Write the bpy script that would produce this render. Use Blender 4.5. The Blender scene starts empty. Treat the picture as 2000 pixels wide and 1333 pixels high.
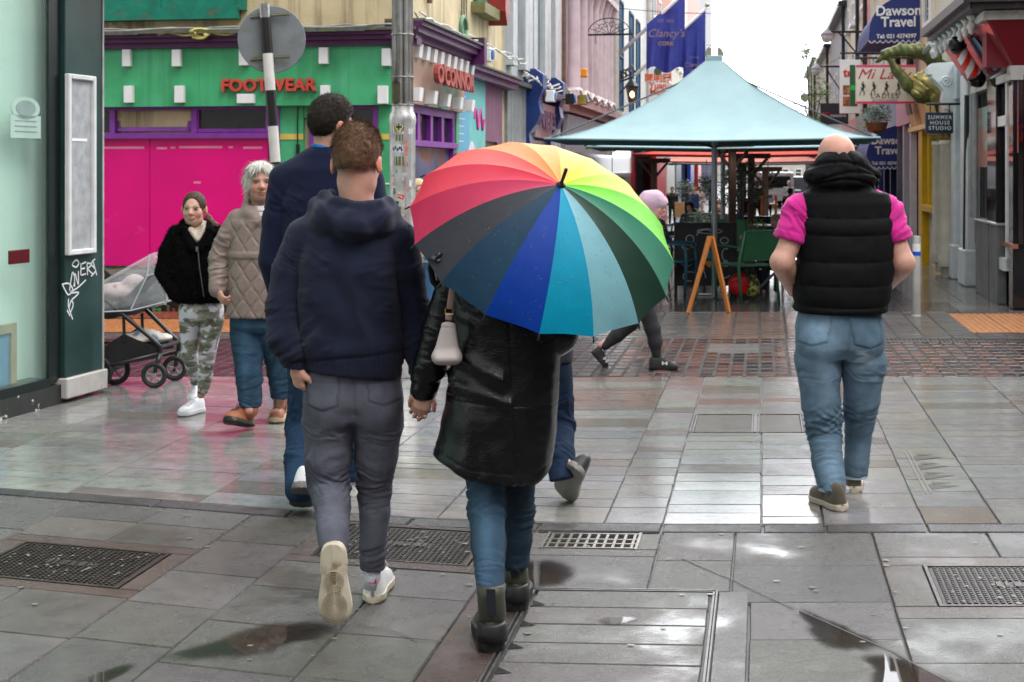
import bpy,bmesh,math,random
import numpy as np
from mathutils import Vector,Matrix,noise as mnoise
R=math.radians
random.seed(7);RNG=np.random.default_rng(7)
scn=bpy.context.scene
C=scn.collection
FPX,CX,HY,EYE=2778.0,1000.0,330.0,1.6
# ---------------------------------------------------------------- camera, sky, sun, exposure
cam=bpy.data.cameras.new('camera');camo=bpy.data.objects.new('camera',cam);C.objects.link(camo)
camo.location=(0,0,EYE);camo.rotation_euler=(R(90),0,0)
cam.sensor_width=36;cam.lens=36*FPX/2000
cam.shift_y=-(666.5-HY)/2000
cam.clip_end=2000;cam.clip_start=.1
cam.dof.use_dof=True;cam.dof.focus_distance=5.3;cam.dof.aperture_fstop=9
scn.camera=camo
world=bpy.data.worlds.new("World");scn.world=world;world.use_nodes=True
wn,wl=world.node_tree.nodes,world.node_tree.links
wn.clear()
sky=wn.new('ShaderNodeTexSky');sky.sky_type='NISHITA';sky.sun_disc=False
sky.sun_elevation=R(48);sky.sun_rotation=R(60);sky.dust_density=4;sky.air_density=1.2
hs=wn.new('ShaderNodeHueSaturation');hs.inputs['Saturation'].default_value=.16
tc=wn.new('ShaderNodeTexCoord');nz=wn.new('ShaderNodeTexNoise');nz.inputs['Scale'].default_value=2.2;nz.inputs['Detail'].default_value=5
rp=wn.new('ShaderNodeMapRange');rp.inputs['From Min'].default_value=.3;rp.inputs['From Max'].default_value=.7
rp.inputs['To Min'].default_value=.86;rp.inputs['To Max'].default_value=1.12
mul=wn.new('ShaderNodeMix');mul.data_type='RGBA';mul.blend_type='MULTIPLY';mul.inputs[0].default_value=1
flat=wn.new('ShaderNodeMix');flat.data_type='RGBA';flat.inputs[0].default_value=.65
flat.inputs[7].default_value=(9.0,9.3,9.8,1)
bg=wn.new('ShaderNodeBackground');bg.inputs['Strength'].default_value=.12
wo=wn.new('ShaderNodeOutputWorld')
wl.new(sky.outputs[0],hs.inputs['Color']);wl.new(hs.outputs[0],flat.inputs[6])
wl.new(tc.outputs['Generated'],nz.inputs[0]);wl.new(nz.outputs[0],rp.inputs[0])
wl.new(flat.outputs[2],mul.inputs[6]);wl.new(rp.outputs[0],mul.inputs[7])
dp=wn.new('ShaderNodeVectorMath');dp.operation='DOT_PRODUCT';dv=Vector((.19,.88,.36)).normalized();dp.inputs[1].default_value=dv
gr=wn.new('ShaderNodeMapRange');gr.inputs['From Min'].default_value=.55;gr.inputs['From Max'].default_value=.96;gr.inputs['To Min'].default_value=.9;gr.inputs['To Max'].default_value=2.9
gm=wn.new('ShaderNodeMix');gm.data_type='RGBA';gm.blend_type='MULTIPLY';gm.inputs[0].default_value=1
wl.new(tc.outputs['Generated'],dp.inputs[0]);wl.new(dp.outputs['Value'],gr.inputs[0]);wl.new(mul.outputs[2],gm.inputs[6]);wl.new(gr.outputs[0],gm.inputs[7])
wl.new(gm.outputs[2],bg.inputs[0]);wl.new(bg.outputs[0],wo.inputs[0])
sun=bpy.data.lights.new('sun','SUN');sun.energy=1.0;sun.angle=R(25);sun.color=(1,.97,.93)
suno=bpy.data.objects.new('sun',sun);C.objects.link(suno)
suno.rotation_euler=Vector((-.45,.55,-1.0)).to_track_quat('-Z','Y').to_euler()
vs=scn.view_settings;vs.view_transform='Standard';vs.look='None';vs.exposure=1.1;vs.gamma=1;vs.use_curve_mapping=False
scn.cycles.max_bounces=6;scn.cycles.transparent_max_bounces=8
scn.cycles.use_denoising=True
# ---------------------------------------------------------------- helpers
def P(px,py,Y):
 return Vector(((px-CX)/FPX*Y,Y,EYE-(py-HY)/FPX*Y))
def G(px,py):
 Y=FPX*EYE/(py-HY);return Vector(((px-CX)/FPX*Y,Y,0))
def tag(o,label=None,cat=None,group=None,kind=None):
 if label:o['label']=label
 if cat:o['category']=cat
 if group:o['group']=group
 if kind:o['kind']=kind
 return o
def thing(name,label,cat,loc=(0,0,0),group=None):
 o=bpy.data.objects.new(name,None);C.objects.link(o);o.location=loc
 o.empty_display_size=.1
 return tag(o,label,cat,group)
def wloc(p):
 v=Vector((0,0,0))
 while p is not None:
  v=v+p.location;p=p.parent
 return v
def mesh_obj(name,verts,faces,mats,parent=None,smooth=False,mi=None,cols=None,origin=None):
 """verts in world coordinates (all parents unrotated at build time)"""
 me=bpy.data.meshes.new(name)
 V=np.asarray(verts,dtype=float).reshape(-1,3)
 org=np.array(origin if origin is not None else (wloc(parent) if parent else (0,0,0)),dtype=float)
 me.from_pydata((V-org).tolist() if len(V)<20000 else (V-org),[],faces if isinstance(faces,list) else faces.tolist())
 if not isinstance(mats,(list,tuple)):mats=[mats]
 for m in mats:me.materials.append(m)
 if mi is not None:me.polygons.foreach_set('material_index',np.asarray(mi,dtype=np.int32))
 if smooth:me.polygons.foreach_set('use_smooth',np.ones(len(me.polygons),dtype=bool))
 if cols is not None:
  ca=me.color_attributes.new('Col','FLOAT_COLOR','POINT')
  cc=np.ones((len(V),4),dtype=np.float32);cc[:,:3]=cols
  ca.data.foreach_set('color',cc.ravel())
 me.update()
 o=bpy.data.objects.new(name,me);C.objects.link(o)
 if parent:
  o.parent=parent
  o.location=Vector(org)-wloc(parent)
 else:o.location=Vector(org)
 return o
def copy_tree(o,parent=None):
 c=o.copy();C.objects.link(c)
 if parent is not None:c.parent=parent
 for ch in list(o.children):copy_tree(ch,c)
 return c
class Fr:
 """frame on a wall: a along, d outwards, z up"""
 def __init__(s,o,A,D):
  s.o=Vector(o);s.A=Vector(A).normalized();s.D=Vector(D).normalized();s.Z=Vector((0,0,1))
 def p(s,a,d,z):return s.o+s.A*a+s.D*d+s.Z*z
 def hit(s,px,py,d=0.0):
  q=Vector(((px-CX)/FPX,1,-(py-HY)/FPX));e=Vector((0,0,EYE))
  o=s.o+s.D*d
  t=(o-e).dot(s.D)/q.dot(s.D)
  w=e+q*t
  return (w-s.o).dot(s.A),w.z
WORLD=Fr((0,0,0),(1,0,0),(0,1,0))
class MB:
 def __init__(s):s.v=[];s.f=[];s.mi=[];s.c=[]
 def quad(s,pts,m=0,col=None):
  n=len(s.v);s.v+=[tuple(p) for p in pts];s.f.append(tuple(range(n,n+len(pts))));s.mi.append(m)
  s.c+=[col or (1,1,1)]*len(pts)
 def box(s,F,a0,a1,d0,d1,z0,z1,m=0,col=None,bev=0.0,skew=None):
  a0,a1=min(a0,a1),max(a0,a1);d0,d1=min(d0,d1),max(d0,d1);z0,z1=min(z0,z1),max(z0,z1)
  f=(lambda a,d,z:F.p(a,d,z)) if skew is None else (lambda a,d,z:F.p(a,d+skew*(z-z0),z))
  n=len(s.v)
  if bev<=0 or min(a1-a0,d1-d0,z1-z0)<=2.2*bev:
   for z in (z0,z1):
    for d in (d0,d1):
     for a in (a0,a1):s.v.append(tuple(f(a,d,z)))
   fs=[(0,1,3,2),(4,6,7,5),(0,4,5,1),(2,3,7,6),(0,2,6,4),(1,5,7,3)]
   k=8
  else:
   b=bev
   idx={}
   for ax in range(3):
    for i in range(8):
     c=[a1 if i & 1 else a0,d1 if i & 2 else d0,z1 if i & 4 else z0]
     for j in range(3):
      if j!=ax:
       c[j]+=-b if (i >> j) & 1 else b
     idx[(ax,i)]=len(s.v)-n;s.v.append(tuple(f(*c)))
   fs=[]
   ring={0:[0,2,6,4],1:[0,1,5,4],2:[0,1,3,2]}
   for ax in range(3):
    for side in (0,1):
     fs.append(tuple(idx[(ax,i | (side << ax))] for i in ring[ax]))
   for ax in range(3):      # edges parallel to ax
    o1,o2=[j for j in range(3) if j!=ax]
    for s1 in (0,1):
     for s2 in (0,1):
      i0=(s1 << o1) | (s2 << o2);i1=i0 | (1 << ax)
      fs.append((idx[(o1,i0)],idx[(o1,i1)],idx[(o2,i1)],idx[(o2,i0)]))
   for i in range(8):fs.append((idx[(0,i)],idx[(1,i)],idx[(2,i)]))
   k=24
  cen=sum((Vector(v) for v in s.v[n:n+k]),Vector())/k
  for fc in fs:
   p=[Vector(s.v[n+i]) for i in fc]
   nn=(p[1]-p[0]).cross(p[2]-p[0]);m_=sum(p,Vector())/len(p)
   if nn.dot(m_-cen)<0:fc=tuple(reversed(fc))
   s.f.append(tuple(n+i for i in fc));s.mi.append(m)
  s.c+=[col or (1,1,1)]*k
 def tube(s,pts,r,n=8,m=0,col=None,cap=True,flat=1.0):
  pts=[Vector(p) for p in pts];rs=r if isinstance(r,(list,tuple)) else [r]*len(pts)
  base=len(s.v);up=None
  for i,p in enumerate(pts):
   t=(pts[min(i+1,len(pts)-1)]-pts[max(i-1,0)])
   if t.length<1e-9:t=Vector((0,0,1))
   t.normalize()
   if up is None:up=t.orthogonal().normalized() if abs(t.z)<.95 else Vector((1,0,0))
   x=(up-t*up.dot(t)).normalized();y=t.cross(x);up=x
   for k in range(n):
    a=2*math.pi*k/n
    s.v.append(tuple(p+x*math.cos(a)*rs[i]+y*math.sin(a)*rs[i]*flat))
  for i in range(len(pts)-1):
   for k in range(n):
    a,b=base+i*n+k,base+i*n+(k+1) % n
    s.f.append((a,b,b+n,a+n));s.mi.append(m)
  if cap:
   s.f.append(tuple(base+k for k in range(n))[::-1]);s.mi.append(m)
   e=base+(len(pts)-1)*n
   s.f.append(tuple(e+k for k in range(n)));s.mi.append(m)
  s.c+=[col or (1,1,1)]*(len(pts)*n)
 def lathe(s,c,prof,n=20,m=0,col=None,axis=None):
  """prof: list of (r, h); c base point; axis"""
  ax=Vector(axis or (0,0,1)).normalized();x=ax.orthogonal().normalized();y=ax.cross(x)
  base=len(s.v);c=Vector(c)
  for r,h in prof:
   for k in range(n):
    a=2*math.pi*k/n
    s.v.append(tuple(c+ax*h+(x*math.cos(a)+y*math.sin(a))*max(r,1e-4)))
  for i in range(len(prof)-1):
   for k in range(n):
    a,b=base+i*n+k,base+i*n+(k+1) % n
    s.f.append((a,b,b+n,a+n));s.mi.append(m)
  s.f.append(tuple(base+k for k in range(n))[::-1]);s.mi.append(m)
  e=base+(len(prof)-1)*n
  s.f.append(tuple(e+k for k in range(n)));s.mi.append(m)
  s.c+=[col or (1,1,1)]*(len(prof)*n)
 def prism(s,F,pts,d0,d1,m=0,col=None):
  """polygon pts [(a,z)] in the wall plane extruded d0..d1"""
  n=len(s.v);k=len(pts)
  for d in (d0,d1):
   for a,z in pts:s.v.append(tuple(F.p(a,d,z)))
  s.f.append(tuple(n+i for i in range(k))[::-1]);s.f.append(tuple(n+k+i for i in range(k)))
  for i in range(k):
   j=(i+1) % k;s.f.append((n+i,n+j,n+k+j,n+k+i))
  s.mi+=[m]*(k+2);s.c+=[col or (1,1,1)]*(2*k)
 def grid(s,fn,nu,nv,m=0,col=None):
  base=len(s.v)
  for i in range(nu+1):
   for j in range(nv+1):s.v.append(tuple(fn(i/nu,j/nv)))
  for i in range(nu):
   for j in range(nv):
    a=base+i*(nv+1)+j;s.f.append((a,a+1,a+nv+2,a+nv+1));s.mi.append(m)
  s.c+=[col or (1,1,1)]*((nu+1)*(nv+1))
 def build(s,name,mats,parent=None,smooth=False,label=None,cat=None,group=None,kind=None,cols=False,fixn=False):
  if parent is None and s.v:
   V=np.array(s.v);org=(float(V[:,0].mean()),float(V[:,1].mean()),float(V[:,2].min()))
  else:org=None
  o=mesh_obj(name,s.v,s.f,mats,parent,smooth,s.mi,s.c if cols else None,origin=org)
  if fixn or smooth:
   bm=bmesh.new();bm.from_mesh(o.data);bmesh.ops.recalc_face_normals(bm,faces=bm.faces);bm.to_mesh(o.data);bm.free()
  if smooth=='auto':
   o.data.polygons.foreach_set('use_smooth',np.ones(len(o.data.polygons),dtype=bool))
   o.data.set_sharp_from_angle(angle=R(40))
  return tag(o,label,cat,group,kind)
def text_mesh(txt,size,F,a,d,z,depth=.01,bold=0.0,align='CENTER',shear=0,xs=1.0,flip=1,spacing=1.0,rot=0.0):
 """lettering as (verts, faces) on wall frame F at (a,z); reads left to right along F.A*flip"""
 cu=bpy.data.curves.new('txt','FONT');cu.body=txt;cu.size=size;cu.extrude=depth/2;cu.offset=bold
 cu.align_x=align;cu.align_y='CENTER';cu.shear=shear;cu.space_character=spacing;cu.resolution_u=3
 ob=bpy.data.objects.new('txt',cu);C.objects.link(ob)
 dg=bpy.context.evaluated_depsgraph_get();me=bpy.data.meshes.new_from_object(ob.evaluated_get(dg))
 vs_=[]
 cr,sr=math.cos(rot),math.sin(rot)
 for v in me.vertices:
  x,y=v.co.x*xs,v.co.y
  x,y=x*cr-y*sr,x*sr+y*cr
  vs_.append(tuple(F.p(a+flip*x,d+v.co.z+depth/2,z+y)))
 fs=[tuple(p.vertices) for p in me.polygons]
 bpy.data.objects.remove(ob);bpy.data.curves.remove(cu);bpy.data.meshes.remove(me)
 return vs_,fs
def text_obj(name,mat,parent,*a,**k):
 v,f=text_mesh(*a,**k)
 o=mesh_obj(name,v,f,mat,parent)
 bm=bmesh.new();bm.from_mesh(o.data);bmesh.ops.recalc_face_normals(bm,faces=bm.faces);bm.to_mesh(o.data);bm.free()
 return o
# ---------------------------------------------------------------- materials
def srgb(h):
 h=h.lstrip('#');c=[int(h[i:i+2],16)/255 for i in (0,2,4)]
 return tuple(((x+.055)/1.055)**2.4 if x>.04045 else x/12.92 for x in c)
_M={}
def M(name,col=(.5,.5,.5),rough=.6,metal=0.0,var=.12,vs=6,bump=0.0,bs=80,sheen=0.0,coat=0.0,dirt=None,streak=None,
      attr=False,emit=None,alpha=1.0,trans=0.0,ior=1.45,rvar=0.0,spec=.5,sss=0.0,stretch=None):
 if name in _M:return _M[name]
 if isinstance(col,str):col=srgb(col)
 m=bpy.data.materials.new(name);m.use_nodes=True;nt=m.node_tree;N,L=nt.nodes,nt.links
 b=N['Principled BSDF']
 b.inputs['Roughness'].default_value=rough;b.inputs['Metallic'].default_value=metal
 b.inputs['Specular IOR Level'].default_value=spec;b.inputs['IOR'].default_value=ior
 tc=N.new('ShaderNodeTexCoord');src=tc.outputs['Object']
 if stretch:
  mp=N.new('ShaderNodeMapping');mp.inputs['Scale'].default_value=stretch;L.new(src,mp.inputs[0]);vsrc=mp.outputs[0]
 else:vsrc=src
 nz=N.new('ShaderNodeTexNoise');nz.inputs['Scale'].default_value=vs;nz.inputs['Detail'].default_value=6;L.new(vsrc,nz.inputs[0])
 mr=N.new('ShaderNodeMapRange');mr.inputs['From Min'].default_value=.3;mr.inputs['From Max'].default_value=.7
 mr.inputs['To Min'].default_value=1-var;mr.inputs['To Max'].default_value=1+var;L.new(nz.outputs[0],mr.inputs[0])
 mx=N.new('ShaderNodeMix');mx.data_type='RGBA';mx.blend_type='MULTIPLY';mx.inputs[0].default_value=1
 if attr:
  at=N.new('ShaderNodeAttribute');at.attribute_name='Col';L.new(at.outputs['Color'],mx.inputs[6])
 else:mx.inputs[6].default_value=(*col,1)
 L.new(mr.outputs[0],mx.inputs[7]);cur=mx.outputs[2]
 for sp,str_ in ((dirt,(1,1,1)),(streak,(1,1,.06))):
  if not sp:continue
  dc,sc,lo,hi=sp
  if isinstance(dc,str):dc=srgb(dc)
  mp=N.new('ShaderNodeMapping');mp.inputs['Scale'].default_value=str_;L.new(src,mp.inputs[0])
  n2=N.new('ShaderNodeTexNoise');n2.inputs['Scale'].default_value=sc;n2.inputs['Detail'].default_value=7
  n2.inputs['Roughness'].default_value=.65
  L.new(mp.outputs[0],n2.inputs[0])
  m2=N.new('ShaderNodeMapRange');m2.inputs['From Min'].default_value=lo;m2.inputs['From Max'].default_value=hi;L.new(n2.outputs[0],m2.inputs[0])
  x2=N.new('ShaderNodeMix');x2.data_type='RGBA';L.new(m2.outputs[0],x2.inputs[0]);L.new(cur,x2.inputs[6]);x2.inputs[7].default_value=(*dc,1)
  cur=x2.outputs[2]
 L.new(cur,b.inputs['Base Color'])
 if rvar:
  m3=N.new('ShaderNodeMapRange');m3.inputs['To Min'].default_value=max(0,rough-rvar);m3.inputs['To Max'].default_value=rough+rvar
  m3.inputs['From Min'].default_value=.3;m3.inputs['From Max'].default_value=.7
  L.new(nz.outputs[0],m3.inputs[0]);L.new(m3.outputs[0],b.inputs['Roughness'])
 if bump:
  n3=N.new('ShaderNodeTexNoise');n3.inputs['Scale'].default_value=bs;n3.inputs['Detail'].default_value=4;L.new(vsrc,n3.inputs[0])
  bp=N.new('ShaderNodeBump');bp.inputs['Strength'].default_value=min(1,bump);bp.inputs['Distance'].default_value=.01*max(1,bump)
  L.new(n3.outputs[0],bp.inputs['Height']);L.new(bp.outputs[0],b.inputs['Normal'])
 if sheen:b.inputs['Sheen Weight'].default_value=sheen;b.inputs['Sheen Roughness'].default_value=.5
 if coat:b.inputs['Coat Weight'].default_value=coat;b.inputs['Coat Roughness'].default_value=.08
 if emit:b.inputs['Emission Color'].default_value=(*emit[:3],1);b.inputs['Emission Strength'].default_value=emit[3]
 if trans:b.inputs['Transmission Weight'].default_value=trans
 if sss:b.inputs['Subsurface Weight'].default_value=sss;b.inputs['Subsurface Radius'].default_value=(.012,.005,.003)
 if alpha<1:b.inputs['Alpha'].default_value=alpha
 _M[name]=m;return m
def glass(name,tint=(.02,.03,.03),rough=.03,alpha=.55):
 if name in _M:return _M[name]
 m=M(name,tint,rough=rough,var=.0,spec=.8,alpha=alpha);return m
TH=R(10.0)
S=Vector((math.sin(TH),math.cos(TH),0));Rr=Vector((math.cos(TH),-math.sin(TH),0))
UL,UR=-4.0,2.86
def gz(Y):
 if Y<21:return 0.0
 if Y<66:return-.0175*(Y-21)
 return-.7875+.012*(Y-66)
# ---------------------------------------------------------------- ground
def wet_stone(name,rough,rvar,bstr,bscale,bdist,puddle=.0,var=.25,gscale=90):
 m=bpy.data.materials.new(name);m.use_nodes=True;nt=m.node_tree;N,L=nt.nodes,nt.links
 b=N['Principled BSDF'];tc=N.new('ShaderNodeTexCoord');src=tc.outputs['Object']
 def noise(sc,det=6,ro=.6):
  n=N.new('ShaderNodeTexNoise');n.inputs['Scale'].default_value=sc;n.inputs['Detail'].default_value=det;n.inputs['Roughness'].default_value=ro
  L.new(src,n.inputs[0]);return n.outputs[0]
 def rng(s,a,b_,c,d):
  r=N.new('ShaderNodeMapRange');r.inputs['From Min'].default_value=a;r.inputs['From Max'].default_value=b_
  r.inputs['To Min'].default_value=c;r.inputs['To Max'].default_value=d;L.new(s,r.inputs[0]);return r.outputs[0]
 def mixc(f,a,c,bt='MIX'):
  x=N.new('ShaderNodeMix');x.data_type='RGBA';x.blend_type=bt
  if isinstance(f,float):x.inputs[0].default_value=f
  else:L.new(f,x.inputs[0])
  for i,q in ((6,a),(7,c)):
   if isinstance(q,tuple):x.inputs[i].default_value=q
   else:L.new(q,x.inputs[i])
  return x.outputs[2]
 at=N.new('ShaderNodeAttribute');at.attribute_name='Col'
 big=noise(1.7,5);mid=noise(9,6);fine=noise(gscale,3,.7);grit=noise(gscale*2.6,2,.8)
 c=mixc(1.0,at.outputs['Color'],rng(mid,.3,.7,1-var,1+var),'MULTIPLY')
 c=mixc(1.0,c,rng(grit,.3,.7,.72,1.35),'MULTIPLY')
 st=noise(3.1,8,.72)
 c=mixc(rng(st,.60,.72,0,.55),c,(.05,.036,.026,1))
 L.new(c,b.inputs['Base Color'])
 pm=rng(big,.50,.66,0,1)                      # standing film of water
 if puddle==0:pm=rng(big,.66,.72,0,.8)
 ro=rng(mid,.3,.72,rough+rvar,rough-rvar)
 r2=N.new('ShaderNodeMix');r2.data_type='FLOAT';L.new(pm,r2.inputs[0]);L.new(ro,r2.inputs[2]);r2.inputs[3].default_value=.05
 L.new(r2.outputs[0],b.inputs['Roughness'])
 b.inputs['Specular IOR Level'].default_value=.5;b.inputs['IOR'].default_value=1.5
 bp=N.new('ShaderNodeBump');bp.inputs['Distance'].default_value=bdist
 inv=rng(pm,0,1,bstr,bstr*.12);L.new(inv,bp.inputs['Strength'])
 nb=N.new('ShaderNodeTexNoise');nb.inputs['Scale'].default_value=bscale;nb.inputs['Detail'].default_value=4;nb.inputs['Roughness'].default_value=.7
 L.new(src,nb.inputs[0]);L.new(nb.outputs[0],bp.inputs['Height'])
 b2=N.new('ShaderNodeBump');b2.inputs['Distance'].default_value=.006;b2.inputs['Strength'].default_value=.35
 L.new(big,b2.inputs['Height']);L.new(bp.outputs[0],b2.inputs['Normal'])
 L.new(b2.outputs[0],b.inputs['Normal'])
 return m
mSlab=wet_stone('wet_slab',.24,.11,1.0,105,.0062,puddle=1,gscale=95)
mPlank=wet_stone('wet_plank',.13,.06,.26,60,.0014,gscale=80)
mSett=wet_stone('wet_sett',.17,.06,.5,40,.003,gscale=60)
mJoint=M('joint_dark',(.035,.032,.029),rough=.45,var=.3,bump=.4,bs=120)
mMortar=M('joint_pale',(.06,.054,.05),rough=.85,var=.35,bump=.6,bs=90,spec=.15)
def skew(c,w):
 """column c (along the street) and row w into ground X, Y"""
 Y=w
 for _ in range(4):
  X=c+.1763*Y
  t=min(.3,max(0.0,.3*(11-w)/4.7))
  sp=.25*math.log1p(math.exp(min(30,-(X+.1)/.25)))
  Y=w+t*sp
 return c+.1763*Y,Y
class Stones:
 def __init__(s):s.b=MB()
 def stone(s,c0,c1,w0,w1,col,gap=.006,dz=.0,tilt=.0,bev=.004,m=0):
  g=gap/2;zz=random.uniform(-1,1)*dz;tx=random.uniform(-1,1)*tilt;ty=random.uniform(-1,1)*tilt
  outer=[(c0+g,w0+g),(c1-g,w0+g),(c1-g,w1-g),(c0+g,w1-g)]
  e=min(bev,(c1-c0)/4,(w1-w0)/4)
  inner=[(c0+g+e,w0+g+e),(c1-g-e,w0+g+e),(c1-g-e,w1-g-e),(c0+g+e,w1-g-e)]
  n=len(s.b.v)
  jt=[(random.uniform(-1,1)*.0022,random.uniform(-1,1)*.0028) for _ in range(4)] if c1-c0>.2 else [(0,0)]*4
  for k,(c,w) in enumerate(outer+inner):
   X,Y=skew(c+jt[k % 4][0],w+jt[k % 4][1]);z=gz(Y)
   z+=zz+tx*((c-c0)/(c1-c0)-.5)+ty*((w-w0)/(w1-w0)-.5)-(.009 if k<4 else 0)
   s.b.v.append((X,Y,z));s.b.c.append(col)
  s.b.f.append((n+4,n+5,n+6,n+7));s.b.mi.append(m)
  for k in range(4):
   j=(k+1) % 4;s.b.f.append((n+k,n+j,n+4+j,n+4+k));s.b.mi.append(m)
 def build(s,name,mats,label=None):
  return s.b.build(name,mats,cols=True,kind='structure')
def vcol(base,v=.2,tint=.05):
 k=1+random.uniform(-v,v);return tuple(max(.004,b*k*(1+random.uniform(-tint,tint))) for b in base)
SLAB_C=(.088,.083,.075);PLANK_C=(.185,.184,.175);RED_C=(.075,.050,.042)
b=MB();ys=[-12,-4,0,3,5,21,40,66,90,140,300,900]
for i in range(len(ys)-1):
 for x0,x1 in ((-300,-8),(-8,12),(12,300)):
  y0,y1=ys[i],ys[i+1];k0,k1=(x0+.18*max(0,y0) if abs(x0)<50 else x0),(x1+.18*max(0,y0) if abs(x1)<50 else x1)
  k2,k3=(x0+.18*max(0,y1) if abs(x0)<50 else x0),(x1+.18*max(0,y1) if abs(x1)<50 else x1)
  b.quad([(k0,y0,gz(y0)-.012),(k1,y0,gz(y0)-.012),(k3,y1,gz(y1)-.012),(k2,y1,gz(y1)-.012)])
b.build('ground',mJoint,kind='structure')
def bed(name,c0,c1,w0,w1,z,mat):
 q=MB();nn=14
 q.grid(lambda i,j:(lambda t:(t[0],t[1],gz(t[1])+z))(skew(c0+(c1-c0)*i,w0+(w1-w0)*j)),nn,nn)
 q.build(name,mat,kind='structure')
bed('sett_bed',-7.2,4.0,10.98,13.45,-.0045,mMortar)
bed('paver_bed',-7.2,4.0,13.45,15.9,-.0045,mMortar)
holes=[]
def cover_free(c0,c1,w0,w1):
 return all(c1<=h[0]+.02 or c0>=h[1]-.02 or w1<=h[2]+.02 or w0>=h[3]-.02 for h in holes)
st=Stones()
HM1=(-3.17,-2.46,5.0,5.52);HM2=(-1.87,-1.19,5.66,6.22);HM3=(.645,1.35,5.2,5.74);HGR=(-.93,-.54,5.97,6.23);HIN=(-.87,-.18,4.15,5.38)
def colrows(c0,c1,rows,base,v,**k):
 for w0,w1 in zip(rows[:-1],rows[1:]):
  st.stone(c0,c1,w0,w1,vcol(base,v),**k)
def cutcol(c0,c1,w0,w1,hole,base,n=2):
 """fill the cell c0..c1, w0..w1 round one hole"""
 a0,a1,b0,b1=hole
 a0,a1,b0,b1=max(a0,c0),min(a1,c1),max(b0,w0),min(b1,w1)
 if b0-w0>.03:st.stone(c0,c1,w0,b0,vcol(base,.1),dz=.0006,tilt=.001)
 if w1-b1>.03:st.stone(c0,c1,b1,w1,vcol(base,.1),dz=.0006,tilt=.001)
 if a0-c0>.03:st.stone(c0,a0,b0,b1,vcol(base,.1),dz=.0006,tilt=.001)
 if c1-a1>.03:st.stone(a1,c1,b0,b1,vcol(base,.1),dz=.0006,tilt=.001)
rowsA=[2.6,3.05,3.5,3.95,4.4,4.83,5.25,5.74,6.25]
colsA=[-6.1,-5.5,-4.9,-4.3,-3.74,-3.28,-2.36,-1.97,-1.09,-.44+.0,-.12,.48,1.45,2.05,2.65,3.3,3.9]
for c0,c1 in zip(colsA[:-1],colsA[1:]):
 base=SLAB_C
 if (c0,c1)==(-3.28,-2.36):
  cutcol(c0,c1,4.9,5.62,HM1,RED_C)
  for a,b_ in ((5.62,5.95),(5.95,6.25),(4.42,4.9),(3.95,4.42),(3.5,3.95),(3,3.5)):st.stone(c0,(c0+c1)/2,a,b_,vcol(base,.2),tilt=.002);st.stone((c0+c1)/2,c1,a,b_,vcol(base,.2),tilt=.002)
  continue
 if (c0,c1)==(-1.97,-1.09):
  cutcol(c0,c1,5.56,6.25,HM2,RED_C)
  for a,b_ in ((5.2,5.56),(4.75,5.2),(4.3,4.75),(3.8,4.3),(3.3,3.8)):st.stone(c0,c0+.5,a,b_,vcol(base,.2),tilt=.003);st.stone(c0+.5,c1,a+.0,b_,vcol(base,.2),tilt=.003)
  continue
 if (c0,c1)==(.48,1.45):
  cutcol(c0,c1,5.06,5.86,HM3,(.10,.085,.075))
  for a,b_ in ((5.86,6.25),(4.6,5.06),(4.15,4.6),(3.7,4.15),(3.2,3.7)):st.stone(c0,.98,a,b_,vcol(base,.2),tilt=.003);st.stone(.98,c1,a,b_,vcol(base,.2),tilt=.003)
  continue
 if (c0,c1)==(-1.09,-.44):continue
 if (c0,c1)==(-.44,-.12):
  for a,b_ in ((5.38,5.8),(5.8,6.25)):st.stone(-.44,-.12,a,b_,vcol(base,.15),tilt=.002)
  st.stone(-.17,-.05,3.3,5.38,vcol((.12,.115,.105),.05));continue
 j=random.uniform(-.06,.06) if abs(c0)>2 else 0
 rr=[r+(j if 0<i<len(rowsA)-1 else 0) for i,r in enumerate(rowsA)]
 cc0=-.048 if c0==-.12 else c0
 for a,b_ in zip(rr[:-1],rr[1:]):
  st.stone(cc0 if b_<5.4 else c0,c1,a,b_,vcol(base,.2),tilt=.003,dz=.001)
cutcol(-1.09,-.44,5.86,6.25,HGR,(.10,.092,.08))
for a,b_ in ((5.38,5.86),):st.stone(-1.09,-.44,a,b_,vcol(SLAB_C,.1),tilt=.002)
st.stone(-1.09,-.885,3.3,5.38,vcol(RED_C,.1))
for k in range(6):
 st.stone(-.855,-.195,4.17+.2*k,4.37+.2*k,vcol((.10,.092,.084),.08),gap=.008,tilt=.001)
colsS=[-6.0,-4.6,-3.6,-2.9,-2.2,-1.6,-1.0,-.45,.0,.28,.73,1.3,1.9,2.6,3.6]
for c0,c1 in zip(colsS[:-1],colsS[1:]):st.stone(c0,c1,6.26,6.40,vcol((.035,.033,.032),.2),dz=.002,gap=.012)
st.build('foreground_paving',mSlab)
st=Stones()
colsC=[-7.6,-6.8,-6.0,-5.15,-4.3,-3.44,-2.71,-2.1,-1.49,-.716,-.45,-.007,.275,.73,1.07,1.7,2.35,3.0,3.7]
INL=[(-.45,.275,8.62,9.28)]
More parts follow.
